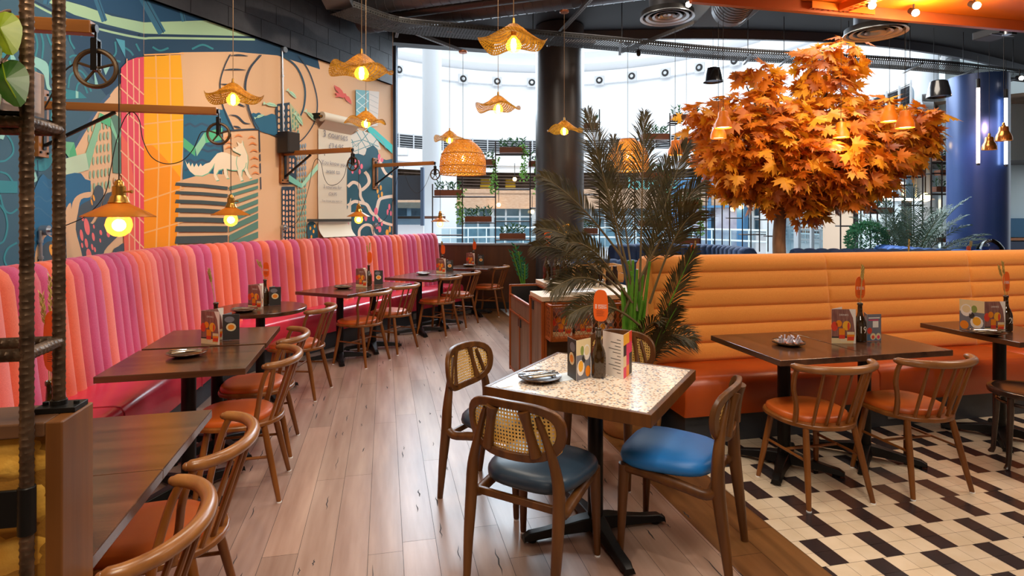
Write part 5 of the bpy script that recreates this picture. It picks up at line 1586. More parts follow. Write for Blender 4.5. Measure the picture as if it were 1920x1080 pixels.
YF = 10.6
rod_frame('rod_screen', 'tall screen of bronze rods with planters behind the far palm', [(1576, 380, 475), (1601, 360, 475), (1614, 360, 475), (1632, 320, 475), (1645, 320, 475), (1661, 300, 475), (1676, 280, 475), (1696, 270, 475), (1713, 260, 475), (1730, 245, 475), (1746, 245, 475), (1766, 260, 475), (1782, 262, 475)],
          [(382, 1576, 1632), (394, 1601, 1645), (400, 1632, 1676), (424, 1576, 1601), (347, 1661, 1713), (332, 1696, 1730), (247, 1730, 1746), (261, 1746, 1782), (325, 1746, 1782), (305, 1746, 1790), (385, 1696, 1730), (435, 1661, 1696), (364, 1746, 1782)], YF, rr_=.013)
fp = [(1652, 357, 42, 'third step of the far rod screen'), (1648, 400, 46, 'low on the far rod screen beside the bush'), (1714, 330, 32, 'beneath the hanging bare bulb on the far rod screen'), (1765, 303, 30, 'top of the far rod screen by the blue column'), (1770, 330, 26, 'second from top by the blue column'), (1766, 361, 32, 'third from top by the blue column'), (1685, 442, 40, 'bottom of the far rod screen behind the palm'), (1786, 322, 14, 'half behind the blue column edge'), (1755, 455, 50, 'lowest near the blue column')]
for i, (x, y, w, lb) in enumerate(fp):
    planter(wy(x, y - 1, YF + .08), w / F * YF, 'wooden planter of dark leaves, ' + lb, 'planters on the far rod screen', 110 + i)
# leafy plant at the dark column foot
pz = V((.2, 9.15, 0)); t = thing('potted_plant', 'glossy upright leafy plant at the foot of the dark column', 'plant', pz)
mb = MB(); mb.lathe([(.001, 0), (.13, 0), (.16, .3), (.15, .31), (.001, .29)], 20); mb.build('pot', MATS['pot_dark'], t)
mb = MB()
for k in range(5):
    d = V((-.2 + .05 * k, -.05 + .05 * (k % 2), .95 - .1 * abs(k - 1))); mb.tube([(0, 0, .28), d * .5 + V((0, 0, .25)), d + V((0, 0, .15))], .01, 6, m=1)
    for j in range(11):
        e = .35 + .65 * j / 10; q = d * e + V((0, 0, .28 * (1 - e) + .12)); s = 1 if j % 2 else -1; mb.leaf(q, (s * .6, -.1, .7), .1, .035, (0, -1, .2))
mb.build('foliage', [mat('zz_leaf', '#1f5a44', .25, c2='#2f7a58', sc=5), M_stalk], t, smooth=False)
# small succulents by the low wall
for i, x in enumerate((1553, 1575)):
    q = wy(x, 463, 9.7); t = thing('small_plant', ('pale leafy plant left of another on the low ledge behind the maple trunk', 'pale leafy plant right of another on the low ledge behind the maple trunk')[i], 'plant', (q.x, q.y, .62)); mb = MB(); mb.lathe([(.001, 0), (.07, 0), (.09, .25), (.001, .25)], 14); mb.build('pot', MATS['pot_dark'], t)
    mb = MB()
    for k in range(16):
        a = k * 2.4; mb.leaf((0, 0, .24), (math.cos(a), math.sin(a), .5 + .05 * k), .2, .08, (0, 0, 1))
    mb.build('foliage', mat('pale_leaf', '#5f9a88', .5, c2='#7fb8a4', sc=5), t, smooth=False)


# ================================================================== blue booths
def booth(name_label, path, z, m=None, w=.13):
    ps = spline([(x, y, 0) for x, y in path], 10); B = V(ps[0]); t = thing('blue_booth', name_label, 'booth', B); cp = resample(ps, w); ns = cross_path(cp); mb = MB()
    pf = [(0, .45), (.03, .8), (.06, z - .06), (.1, z - .015), (.15, z), (.22, z - .01), (.25, z - .05), (.26, .3), (.26, 0)]
    for i in range(len(cp) - 1):
        rows = []
        for j in range(7):
            u = j / 6; p = (cp[i] - B).lerp(cp[i + 1] - B, u); n = ns[i].lerp(ns[i + 1], u); bu = .024 * math.sin(math.pi * u) ** .6
            rows.append(mb.pts([p + n * (d - bu if k < 4 else d + (bu if k > 5 else 0)) + V((0, 0, q + (bu * .6 if 2 < k < 7 else 0))) for k, (d, q) in enumerate(pf)]))
        for a, b in zip(rows, rows[1:]):
            for k in range(len(pf) - 1):
                mb.face((a[k], b[k], b[k + 1], a[k + 1]))
    for p, n, rv in ((cp[0] - B, ns[0], 1), (cp[-1] - B, ns[-1], 0)):
        mb.poly([p + n * d + V((0, 0, q)) for d, q in pf] + [p + V((0, 0, 0))])
    mb.build('tufted_back', m or M_blue_f, t, ang=55)
    mb = MB(); q = [p - B for p in cp]; sweep(mb, q, ns, [(-.5, .0), (-.5, .4), (-.46, .46), (.03, .46), (.03, 0)]); mb.build('seat', mat('blue_seat', '#17406e', .5), t, ang=50)


booth('dark blue curved booth behind the palm and orange bench end', [(3.25, 7.55), (3.1, 8.35), (2.6, 8.75), (1.9, 8.75), (1.4, 8.6)], 1.135)
booth('deep blue booth back wrapping the maple trunk', [(3.3, 6.95), (3.95, 6.9), (4.6, 6.85), (5.05, 6.82)][::-1], 1.165)
booth('bright blue booth back beyond the orange bench by the blue column', [(7.6, 6.75), (6.2, 6.75), (5.4, 6.9), (5.25, 7.5), (5.35, 8.1)], 1.15, M_blue_f2)
booth('dark blue booth end beside the orange bench end', [(1.45, 6.35), (1.25, 6.5), (.95, 6.6), (.6, 6.6)], 1.07)
for i, (x, Y, ht, wd) in enumerate(((1302, 7.9, 'behind the orange bench near the palm', 1), (1704, 6.15, 'just beyond the orange bench before the bright blue booth', 0), (1818, 7.6, 'behind the bright blue booth', 1))):
    q = wy(x, 480, Y); q.z = ZT; bottle(q, 'brown bottle ' + ht, h=1.1); wheat(q + V((0, 0, .26)), 'dried wheat in the bottle ' + ht, .28 if i == 1 else .2, (.01, 0), 2, 130 + i)
    if wd:
        tag_card(q + V((-.03, -.02, .29)), 0, 'small orange tag over the bottle ' + ht, .06, .12, False)
for i, (x, y, nx) in enumerate(((2.35, 7.9, 'behind the palm side booth'), (4.2, 6.1, 'between orange bench and bright blue booth'), (6.1, 7.6, 'at the bright blue booth'))):
    o = dup(tb0, label='dark table inside the blue booths, ' + nx); o.location = (x, y, 0); o.rotation_euler = (0, 0, .2)
q = wy(1858, 463, 7.6); mb = MB(); mb.lathe([(.16, 0), (.165, .02), (.16, .3), (.145, .39), (.1, .46), (.05, .495), (.005, .505)], 28); tag(mb.build('glass_cloche', glass_mat('cloche_glass', '#e8f0f4'), loc=(6.28, 7.6, .755)), 'clear glass dome on the table by the blue column', 'glass dome')
# ================================================================== brick half wall and rebar shelf
HW = V((-.878, 1.13, 0)); HZT = 1.15
hw = thing('half_wall', 'low brick half wall capped and framed in brown timber', 'half wall', HW, GA)
hw['kind'] = 'thing'
mb = MB(); mb.box((-.015, .062, HZT / 2), (.03, .124, HZT)); mb.build('end_post', M_postwood, hw, bevel=.003, smooth=False)
mb = MB(); mb.box((-.83, .062, HZT - .014), (1.6, .124, .028)); mb.build('timber_cap', M_oakarm if False else wood('cap_wood', '#4a3020', '#66442c', .35, 14, 0), hw, bevel=.003, smooth=False)
mb = MB(); mb.box((-.83, .07, (HZT - .028) / 2), (1.6, .09, HZT - .028)); mb.build('mortar', mat('mortar', '#94651c', .95, bump=.6, bsc=60), hw, smooth=False)
mb = MB(); rr = random.Random(4); bz = HZT - .03
for row in range(12):
    z1 = HZT - .036 - row * .0935; z0 = z1 - .078; x = -.036 + (.0 if row % 2 == 0 else -.07)
    xe = -.036
    while x > -1.6:
        w = .2 if row or x < -.1 else .2; x0 = x - w; a = max(min(x, xe), -1.6)
        if row % 2 == 1 and x == -.106:
            pass
        n = 5; f = lambda u, v, x0=x0, a=a, z0=z0, z1=z1: (x0 + (a - x0) * u, .018 + rr.uniform(-.004, .004) + .008 * (abs(2 * u - 1) ** 6 + abs(2 * v - 1) ** 6), z0 + (z1 - z0) * v)
        mb.grid(7, 5, f); x = x0 - .014
    if row % 2:
        mb.grid(4, 5, lambda u, v, z0=z0, z1=z1: (-.092 + .056 * u, .018 + rr.uniform(-.004, .004) + .008 * (abs(2 * u - 1) ** 6 + abs(2 * v - 1) ** 6), z0 + (z1 - z0) * v))
mb.build('brick_face', mat('painted_brick', '#c98f2c', .85, c2='#dba948', sc=14, bump=.5, bsc=70), hw, ang=60)


def rebar(mb, a, b, r_=.0108):
    a, b = V(a), V(b); d = (b - a); L = d.length; d.normalize(); u = V((0, 0, 1)) if abs(d.z) < .9 else V((1, 0, 0)); x = (u - d * u.dot(d)).normalized(); y = d.cross(x); n = max(2, int(L / .0042)); seg = 14; rows = []
    for i in range(n + 1):
        p = a + d * L * i / n; row = []
        for j in range(seg):
            an = 2 * math.pi * j / seg; s = L * i / n; ph = (s / .0135 + (1 if an < math.pi else -1) * an / math.pi * .6) % 1; rib = .0013 if ph < .3 else 0
            if j in (0, seg // 2):
                rib = .0014
            row.append(p + (x * math.cos(an) + y * math.sin(an)) * (r_ + rib))
        rows.append(mb.pts(row))
    for q, w in zip(rows, rows[1:]):
        for j in range(seg):
            mb.face((q[j], q[(j + 1) % seg], w[(j + 1) % seg], w[j]))
    mb.face(rows[0][::-1]); mb.face(rows[-1])


RO = V((-.909, 1.084, 0)); rs_ = thing('rebar_shelf', 'tall shelf frame welded from ribbed rebar rods, bolted on the brick half wall', 'shelf', RO, GA)
# local x along wall, y away
bk_ = (-.004, .118)
for (x, y), z0 in (((0, 0), .0), (bk_, HZT + .012), ((-.62, 0), .0), ((-.62, .118), HZT + .012)):
    mb = MB(); rebar(mb, (x, y, z0), (x, y, 3.3)); mb.build('upright', M_rebar, rs_, ang=30)
for z in (1.291, 1.728, 2.6):
    for a, b in (((0, 0), bk_), ((0, 0), (-.62, 0)), (bk_, (-.62, .118)), ((-.62, 0), (-.62, .118))):
        mb = MB(); rebar(mb, (*a, z), (*b, z)); mb.build('rung', M_rebar, rs_, ang=30)
mb = MB(); mb.box((-.31, .059, 1.743), (.6, .13, .006)); mb.build('shelf_plate', M_iron, rs_, smooth=False)
mb = MB(); mb.tube([(0, 0, .955), (0, 0, 1.045)], .0145, 16); mb.box((-.06, .012, 1.0), (.13, .008, .07)); mb.build('clamp', M_iron, rs_, bevel=.002)
mb = MB(); mb.box((-.0, .118, HZT + .006), (.075, .055, .011)); mb.tube([(bk_[0], bk_[1], HZT + .01), (bk_[0], bk_[1], HZT + .022)], .015, 12)
for dx in (-.028, .028):
    mb.tube([(dx, .118, HZT + .01), (dx, .118, HZT + .018)], .006, 6)
mb.build('foot_plate', M_iron, rs_, bevel=.001)
PX = V((-.95, 1.07, 1.7475)); pb = thing('planter_box', 'pale timber planter box with trailing plant on the rebar shelf', 'planter', PX, GA)
M_pale = wood('pale_oak', '#a8794e', '#c49a70', .5, 22, 1)
mb = MB(); mb.box((-.008, .075, .05), (.016, .15, .1)); mb.box((-.37, .008, .05), (.74, .016, .1)); mb.box((-.37, .142, .05), (.74, .016, .1)); mb.box((-.37, .075, .01), (.74, .15, .016)); mb.build('box', M_pale, pb, bevel=.002, smooth=False)
mb = MB(); mb.box((-.37, .075, .08), (.71, .12, .01)); mb.build('soil', M_soil, pb, smooth=False)
mb = MB(); r = random.Random(77)
LV = [(.034, -.05, .075, .075, 0), (.02, -.04, .165, .07, 2), (.01, -.05, .11, .06, 1), (-.03, -.02, .18, .09, 2), (-.06, -.03, .12, .09, 2), (-.015, -.06, .05, .085, 0), (-.05, -.07, .0, .09, 0), (-.09, -.05, .2, .08, 2), (-.1, -.07, .08, .1, 1), (-.14, -.05, .14, .1, 0), (.0, -.01, .155, .05, 1), (-.16, -.06, .03, .1, 0), (-.2, .02, .2, .09, 1), (-.12, .05, .22, .08, 2), (-.28, 0, .14, .1, 0), (-.35, -.04, .1, .1, 1), (-.03, -.07, -.035, .06, 0)]
for x, y, z, s, k in LV:
    tip = V((x, y, z)); mb.tube(spline([(-.08 + x * .4, .06, .09), (x * .8, y * .4 + .02, z * .6 + .08), tip], 4), .0025, 5, m=3)
    d = V((r.uniform(-.5, .6), -.2, r.uniform(-1, -.3))).normalized(); nn = V((r.uniform(-.3, .3), -1, .35)); sd = d.cross(nn).normalized(); nn = sd.cross(d)
    out = [tip + d * s * ((1 - math.cos(t_)) * .5 + .22 * ((1 - math.cos(t_)) / 2) ** 6 - .1 * abs(math.sin(2 * t_)) * (1 + math.cos(t_)) / 2) + sd * s * .44 * math.sin(t_) * (1.1 - .35 * (1 - math.cos(t_)) / 2) - nn * .05 * s * abs(math.sin(t_)) for t_ in [2 * math.pi * q / 16 for q in range(16)]]
    i = mb.pts(out); c = mb.pts([tip + d * s * .5 + nn * .01])[0]
    for q in range(16):
        mb.face((c, i[q], i[(q + 1) % 16]), k)
    mb.tube([tip, tip + d * s * .55 + nn * .011, tip + d * s * 1.1], .0012, 4, m=2)
mb.build('foliage', [mat('pothos', '#213f14', .35, c2='#33581c', sc=20, transl=.2), mat('pothos_mid', '#3a5616', .35, c2='#547022', sc=20, transl=.3), mat('pothos_lime', '#6c8412', .4, c2='#869a22', sc=20, transl=.4), mat('twig', '#5a4030', .7)], pb, smooth=False)

# ================================================================== pulley lamps
M_wheel = mat('pulley_iron', '#5a4a38', .4, .7, c2='#6e5a42', sc=12)
M_shade = mat('amber_shade', '#c4842a', .25, .1, c2='#d89c40', sc=6, transl=.6)
M_globe = mat('amber_globe', '#ffb640', .3, emit=2.0, ec='#ffa224', alpha=.3)
LIGHTS = []


def point_light(name, p, power, col=(1, .66, .3), rad=.03):
    l = bpy.data.lights.new(name, 'POINT'); l.energy = power; l.color = col; l.shadow_soft_size = rad
    o = bpy.data.objects.new(name, l); COL.objects.link(o); o.location = p; LIGHTS.append(o); return o


def bulb(parent, z, s=1., globe=.045, pow_=7, world=None):
    mb = MB(); mb.lathe([(.001, -.05 * s), (.011 * s, -.042 * s), (.014 * s, -.015 * s), (.011 * s, .012 * s), (.001, .02 * s)], 12, (0, 0, z)); b = mb.build('filament', M_bulbw, parent)
    mb = MB(); mb.lathe([(.012, .05), (.014, .035), (globe * .7, .012), (globe, -.018), (globe * .92, -.04), (globe * .6, -.058), (.001, -.066)], 20, (0, 0, z)); mb.build('globe', M_globe, parent)
    return b


def cone_lamp(p, zc, where, k):
    """brass lamp holder, shallow amber cone and globe bulb, hanging on a cord that rises to zc"""
    t = thing('pulley_lamp', 'amber cone lamp hanging over ' + where, 'lamp', p, 0, 'pulley lamps along the mural')
    mb = MB(); mb.lathe([(.033, .055), (.045, .048), (.06, .04), (.128, .002), (.13, 0), (.128, -.002), (.06, .034), (.045, .042), (.033, .049)], 40); mb.build('shade', M_shade, t, ang=40)
    mb = MB(); mb.lathe([(.001, .15), (.008, .148), (.016, .14), (.018, .125), (.024, .12), (.025, .085), (.03, .08), (.036, .062), (.04, .056), (.034, .05), (.001, .05)], 24); mb.tube([(.02, 0, .1), (.05, 0, .1)], .004, 6); mb.tube([(.047, 0, .1), (.054, 0, .1)], .0065, 8); mb.build('socket', M_brass, t, ang=40)
    mb = MB(); mb.lathe([(.012, .04), (.02, .02), (.043, -.01), (.048, -.035), (.04, -.062), (.02, -.078), (.001, -.082)], 20); mb.build('globe', M_globe, t)
    mb = MB(); mb.ball((0, 0, -.035), .024, n=14, k=8); mb.build('filament', M_bulbw, t)
    h = zc - p[2]; mb = MB(); mb.tube([(0, 0, .145), (0, 0, h)], .0028, 6); mb.build('cord', M_cord, t)
    point_light('pulley_lamp_light', (p[0], p[1], p[2] - .035), 10, rad=.02)


def arm(base, d, L, where, zl, lamp_where, n_hook=.62, cpx=(), kk=0):
    d = V(d).normalized(); a = math.atan2(d.y, d.x); base = V(base); t = thing('pulley_bracket', 'oak pulley arm with iron wheel ' + where, 'lamp bracket', (base.x, base.y, 2.3), a, 'oak pulley arms on the mural wall')
    mb = MB(); mb.box((.02, 0, -.12), (.04, .12, .46)); mb.build('wall_plate', M_oakarm, t, bevel=.003, smooth=False)
    mb = MB(); mb.box((.044, 0, -.12), (.008, .035, .36))
    for y in (-.042, .042):
        for z in (.08, -.32):
            mb.tube([(.04, y, z), (.05, y, z)], .008, 8)
    mb.build('strap', M_iron, t)
    mb = MB(); mb.box((.04 + (L - .04) / 2, 0, .0), (L - .04, .05, .052)); mb.build('beam', M_oakarm, t, bevel=.003, smooth=False)
    mb = MB(); mb.bar((.05, 0, -.27), (L * .42, 0, -.03), .02, .02); mb.build('strut', M_iron, t)
    mb = MB(); mb.tube([(L - .005, 0, .0), (L + .014, 0, .0)], .017, 12); mb.bar((L + .01, 0, -.005), (L + .01, 0, -.05), .008, .008); mb.bar((L + .01, -.018, -.045), (L + .01, -.018, -.17), .022, .006, up=(0, 1, 0)); mb.bar((L + .01, .018, -.045), (L + .01, .018, -.17), .022, .006, up=(0, 1, 0)); mb.bar((L + .01, -.02, -.045), (L + .01, .02, -.045), .02, .008); mb.build('fork', M_iron, t)
    c = V((L + .01, 0, -.16)); Rr = .072; mb = MB()
    A_ = [c + V((Rr * math.cos(i * .1963), 0, Rr * math.sin(i * .1963))) for i in range(32)]; mb.tube(A_, .009, 8, closed=True)
    mb.tube([c + V((0, -.02, 0)), c + V((0, .02, 0))], .012, 12)
    for k in range(5):
        an = R(90 + 72 * k); mb.tube([c, c + V((Rr * math.cos(an), 0, Rr * math.sin(an)))], .0055, 6)
    mb.build('pulley_wheel', M_wheel, t)
    hk = V((L * n_hook, 0, -.03)); mb = MB(); mb.tube([hk, hk - V((0, 0, .02))], .003, 6); mb.build('cord_hook', M_iron, t)
    lp_ = c + V((Rr + .01, 0, 0)); nn_ = V((-d.y, d.x, 0)); inv = Matrix.Rotation(-a, 4, 'Z')

    def inpl(x, y):      # measured cable point in the arm's own upright plane
        k_ = V(((x - 960) / F, 1, 0)); Yc = base.dot(nn_) / k_.dot(nn_); return inv @ (wy(x, y, Yc) - V((base.x, base.y, 2.3)))
    over = [c + V((-(Rr + .008) * math.cos(q), 0, (Rr + .008) * math.sin(q))) for q in [R(10 + 17 * k) for k in range(11)]]
    cp_ = [inpl(x, y) for x, y in cpx]; cp_ = [V((max(q.x, .055), q.y, q.z)) for q in cp_]
    pts = spline(cp_ + [over[0]], 6) + over[1:] + [lp_]
    mb = MB(); mb.tube(pts, .0035 if kk == 0 else .0032, 6); mb.build('cord', M_cord, t)
    w = base + d * lp_.x; cone_lamp((w.x, w.y, zl), 2.3 + lp_.z, lamp_where, kk)


arm((-2.93, 2.03, 0), (.9767, .2147, 0), 1.29, 'highest by the rebar shelf', 1.55, 'the half-wall tables, largest of the pulley lamps', cpx=[(77, 215), (100, 172), (120, 135)], kk=0)
arm((-3.2, 3.9, 0), (.9767, .2, 0), 1.12, 'in front of the pink and yellow painted towers', 1.56, 'the round table, before the striped painted block', n_hook=.5, cpx=[(102, 428), (130, 420), (165, 402), (196, 365), (207, 320), (217, 270), (232, 225), (247, 210), (261, 225), (268, 262), (284, 294), (310, 307), (340, 302), (362, 280), (376, 250)], kk=1)
arm((-2.743, 6.92, 0), (.917, -.4, 0), 1.03, 'beside the black wall speaker', 1.55, 'the table before the hanging paper roll', cpx=[(540, 426), (552, 421), (563, 404), (578, 355), (587, 310), (594, 298), (602, 306), (607, 330), (616, 346), (632, 345), (645, 330)], kk=2)
arm((-2.04, 8.53, 0), (.917, -.4, 0), 1.04, 'at the window end of the mural', 1.48, 'the far tables, before the planter rack', n_hook=.5, cpx=[(706, 422), (724, 408), (736, 378), (744, 338), (752, 322), (760, 330), (768, 350), (782, 362), (796, 350)], kk=3)


# ================================================================== rattan pendants
M_rat = holes_mat('rattan_weave', '#9a6416', '#c48a26', .2, 'weave', 60, 13, .6, transl=.62, skew=.3)
M_dome = holes_mat('rattan_dome', '#e8962c', '#f4ac44', .22, 'weave', 60, 20, .6, transl=.6, skew=.5)


def pendant_cord(t, z0, h, rose=True, m=None):
    mb = MB(); mb.tube([(0, 0, z0), (0, 0, h)], .0028, 6); mb.build('cord', m or M_cordb, t)
    if rose:
        mb = MB(); mb.lathe([(.001, h - .02), (.05, h - .02), (.055, h - .012), (.055, h + .004), (.001, h + .004)], 20); mb.build('ceiling_rose', MATS['copper'], t)


mat('copper', '#b07050', .35, .7)
WV = [(437, 185, 4.56, 'before the striped painted block'), (678, 135, 3.96, 'before the painted red bird'), (686, 230, 6.08, 'low before the hanging paper roll'), (963, 82, 3.6, 'biggest and highest, left of the dark column'), (934, 203, 5.56, 'plain against the white hall wall'),
      (843, 262, 7.85, 'overlapping the woven dome lamp'), (1058, 245, 6.9, 'directly before the dark column'), (1287, 268, 9.0, 'dim between the maple and the palm')]
for i, (x, y, Y, lb) in enumerate(WV):
    p = wy(x, y, Y); t = thing('wavy_pendant', 'wavy-brimmed rattan pendant ' + lb, 'pendant lamp', p, i * .7, 'wavy rattan pendants'); w0 = i * 1.3
    prof_ = [(.012, .125), (.03, .118), (.06, .095), (.095, .065), (.125, .04), (.155, .02), (.18, .006), (.2, .0), (.212, .003), (.215, .012)]
    wob = lambda r_, z, a, k, w0=w0: (r_ * (1 + (.05 * math.sin(3 * a + w0) if r_ > .1 else 0)), z + max(0, (r_ - .09) / .125) ** 1.4 * (.024 * math.sin(4 * a + w0) + .014 * math.sin(2 * a + w0)))
    mb = MB(); mb.lathe(prof_, 60, wob=wob, uvs=True); mb.build('shade', M_rat, t, ang=80)
    mb = MB(); mb.lathe([(.001, .16), (.008, .158), (.012, .12), (.016, .1), (.016, .05), (.001, .05)], 14); mb.build('socket', M_brass, t)
    bulb(t, .01, 1.25, .05)
    zt_ = {0: 4.6, 1: 4.6, 2: 4.05, 3: 4.6, 4: 4.6, 5: 4.04, 6: 4.0, 7: 4.15}[i] - p.z
    pendant_cord(t, .15, zt_, i in (2, 5, 6, 7))
    point_light('wavy_pendant_light', (p.x, p.y, p.z - .008), 15 if i != 7 else 8, rad=.012)
for i, (x, y, Y, w, zr, lb) in enumerate(((868, 297, 7.5, .6, 3.69, 'by the window end of the mural'), (1177, 291, 8.0, .58, 3.95, 'behind the palm fronds'))):
    p = wy(x, y + 30, Y); t = thing('dome_pendant', 'large woven rattan dome pendant ' + lb, 'pendant lamp', p, 0, 'woven dome pendants'); q = w / 2
    mb = MB(); mb.lathe([(.05, .45), (q * .35, .44), (q * .6, .39), (q * .78, .33), (q * .92, .26), (q * .985, .18), (q, .1), (q * .99, 0)], 60, uvs=True); mb.build('shade', M_dome, t, ang=80)
    mb = MB()
    for z, s in ((0, .99), (.1, 1.), (.26, .92), (.44, .36)):
        mb.tube([(q * s * math.cos(k * .157), q * s * math.sin(k * .157), z) for k in range(40)], .006, 6, closed=True)
    mb.build('rim_band', mat('rattan_band', '#b8741c', .6), t)
    bulb(t, .22, 1.1, .045); pendant_cord(t, .3, zr - p.z, True, M_cord); point_light('dome_pendant_light', (p.x, p.y, p.z + .2), 8, rad=.012)

M_bell = mat('bell_orange', '#f08206', .45); M_bellc = mat('bell_copper', '#b8763a', .25, .8); M_bin = mat('bell_inside', '#f4efe6', .6, emit=3.5, ec='#fff1d8')
BE = [(1356, 232, 6.2, 0, 'upper of the two overlapping before the maple'), (1347, 252, 6.5, 0, 'lower of the two overlapping before the maple'), (1266, 283, 7.0, 0, 'at the maple edge beside the palm tip'), (1668, 220, 6.4, 0, 'pair on the maple right side, smaller one'), (1697, 232, 6.0, 0, 'pair on the maple right side, bigger one'), (1577, 250, 6.75, 0, 'half sunk in the maple leaves'), (1855, 273, 8.0, 1, 'shiny copper-coloured before the blue column'), (1882, 256, 7.2, 1, 'matt copper-coloured at the edge of the blue column')]
for i, (x, y, Y, c, lb) in enumerate(BE):
    p = wy(x, y + 8, Y); t = thing('bell_pendant', ('copper' if c else 'orange') + ' bell-shaped pendant, ' + lb, 'pendant lamp', p, 0, 'bell pendants around the maple'); s = .1
    mb = MB(); mb.lathe([(.001, .18), (.035, .18), (.046, .175), (.051, .162), (.053, .126), (.058, .108), (.075, .077), (.085, .045), (.088, 0), (.085, .001), (.081, .045), (.07, .076), (.044, .117), (.001, .135)], 32); mb.build('shade', M_bellc if c else M_bell, t, ang=35)
    mb = MB(); mb.lathe([(.001, .23), (.01, .228), (.016, .215), (.016, .195), (.022, .19), (.022, .178), (.001, .178)], 16); mb.build('cap', M_brass, t)
    mb = MB(); mb.disc((0, 0, .016), .082, 24); mb.build('diffuser', M_bin, t); pendant_cord(t, .225, 4.6 - p.z, False, M_cord)
    if c == 0 and i != 1:
        point_light('bell_pendant_light', (p.x, p.y, p.z - .05), 4, (1, .72, .4), .06)
for i, (x, y, Y, lb) in enumerate(((1337, 140, 9.0, 'against the white wall beside the maple top'), (1760, 168, 8.1, 'beside the blue column'))):
    p = wy(x, y + 14, Y); t = thing('bowl_pendant', 'black rounded bowl pendant ' + lb, 'pendant lamp', p, 0, 'black bowl pendants')
    mb = MB(); mb.lathe([(.001, .235), (.08, .23), (.105, .215), (.13, .12), (.148, .02), (.15, 0), (.146, 0), (.1, .19), (.001, .21)], 36); mb.build('shade', mat('gloss_black', '#26272c', .2, coat=.5), t, ang=40)
    mb = MB(); mb.disc((0, 0, .03), .142, 28); mb.build('diffuser', mat('bowl_diffuser', '#6f7f9a', .5), t); pendant_cord(t, .23, 4.5 - p.z if i == 0 else 3.85 - p.z, False, M_cord)
for i, (x, y) in enumerate(((1699, 282), (1751, 273))):
    p = wy(x, y, 9.2); t = thing('bare_bulb', ('bare glowing bulb under the maple right edge', 'bare glowing bulb before the far rod screen top')[i], 'lamp', p, 0, 'bare bulbs by the far rod screen'); mb = MB(); mb.ball((0, 0, 0), .05, n=14, k=8); mb.build('globe', M_bulb, t); mb = MB(); mb.tube([(0, 0, .05), (0, 0, .1)], .02, 10); mb.tube([(0, 0, .1), (0, 0, 4.55 - p.z)], .003, 5); mb.build('cord', M_cord, t)

# ================================================================== ceiling services
def duct(name, label, a, b, r_, m, rib=.12, cat='duct'):
    a, b = V(a), V(b); t = thing(name, label, cat, a); d = b - a; L = d.length; dn = d.normalized(); mb = MB(); mb.tube([V((0, 0, 0)), d], r_, 28); mb.build('body', m, t)
    mb = MB(); u = V((0, 0, 1)).cross(dn).normalized(); w = dn.cross(u); n = int(L / rib)
    for i in range(1, n):
        c = dn * rib * i; mb.tube([c + (u * math.cos(k * .2618) + w * math.sin(k * .2618)) * (r_ + .002) + dn * rib * .5 * math.sin(k * .2618) * .3 for k in range(24)], .004, 4, closed=True)
    mb.build('seam_rib', m, t); return t


M_duct = mat('duct_grey', '#56575c', .45, .5)
dd = V((2.1, -.74, 0)).normalized()
p = wz(960, 28, 4.08); duct('spiral_duct', 'big spiral air duct crossing above the pendants', p - dd * 2.2 + V((0, 0, .2)), p + dd * 4 + V((0, 0, .2)), .2, M_duct)
p = wz(860, 20, 4.08); duct('spiral_duct', 'thin dark pipe between the two spiral ducts', p - dd * 1.4 + V((0, 0, .07)), p + dd * 3 + V((0, 0, .07)), .07, M_darkpipe, .6)
p = wz(800, 12, 4.08); duct('spiral_duct', 'second spiral air duct nearest the black blockwork', p - dd * 1.1 + V((0, 0, .14)), p + dd * 3 + V((0, 0, .14)), .14, M_duct)
p = wy(1384, 12, 6.3); duct('flexible_duct', 'round ribbed duct end above the maple', p + V((-.12, -.5, .05)), p + V((.0, .22, .06)), .21, M_duct, .075)
mb = MB(); mb.box((2.62, 7.0, 4.3), (.62, .9, .62)); tag(mb.build('duct_box', mat('ductbox_black', '#201c1c', .6), bevel=.01, smooth=False), 'black box plenum behind the ribbed duct end', 'duct')


def cable_tray(ps, w, label):
    ps = [V(p) for p in ps]; t = thing('cable_tray', label, 'cable tray', ps[0]); o = ps[0]; mb = MB(); ns = cross_path(ps); d = 0
    for i in range(len(ps) - 1):
        L = (ps[i + 1] - ps[i]).length; q = [ps[i] - o - ns[i] * w / 2, ps[i + 1] - o - ns[i + 1] * w / 2, ps[i + 1] - o + ns[i + 1] * w / 2, ps[i] - o + ns[i] * w / 2]
        mb.poly(q, 0, [(d, 0), (d + L, 0), (d + L, w), (d, w)])
        for a, b in ((0, 1), (3, 2)):
            h = V((0, 0, .06)); mb.poly([q[a], q[b], q[b] + h, q[a] + h], 0, [(d, 0), (d + L, 0), (d + L, .06), (d, .06)])
        d += L
    mb.build('perforated_bed', holes_mat('tray_metal', '#1c1a19', '#242120', .22, 'dot', 26, 26, .6, .1), t, smooth=False)
    mb = MB()
    for s in (-1, 1):
        for i in range(len(ps) - 1):
            mb.bar(ps[i] - o + ns[i] * s * w / 2 + V((0, 0, .06)), ps[i + 1] - o + ns[i + 1] * s * w / 2 + V((0, 0, .06)), .012, .012)
    mb.build('tray_lip', M_darkpipe, t)
    return t, o


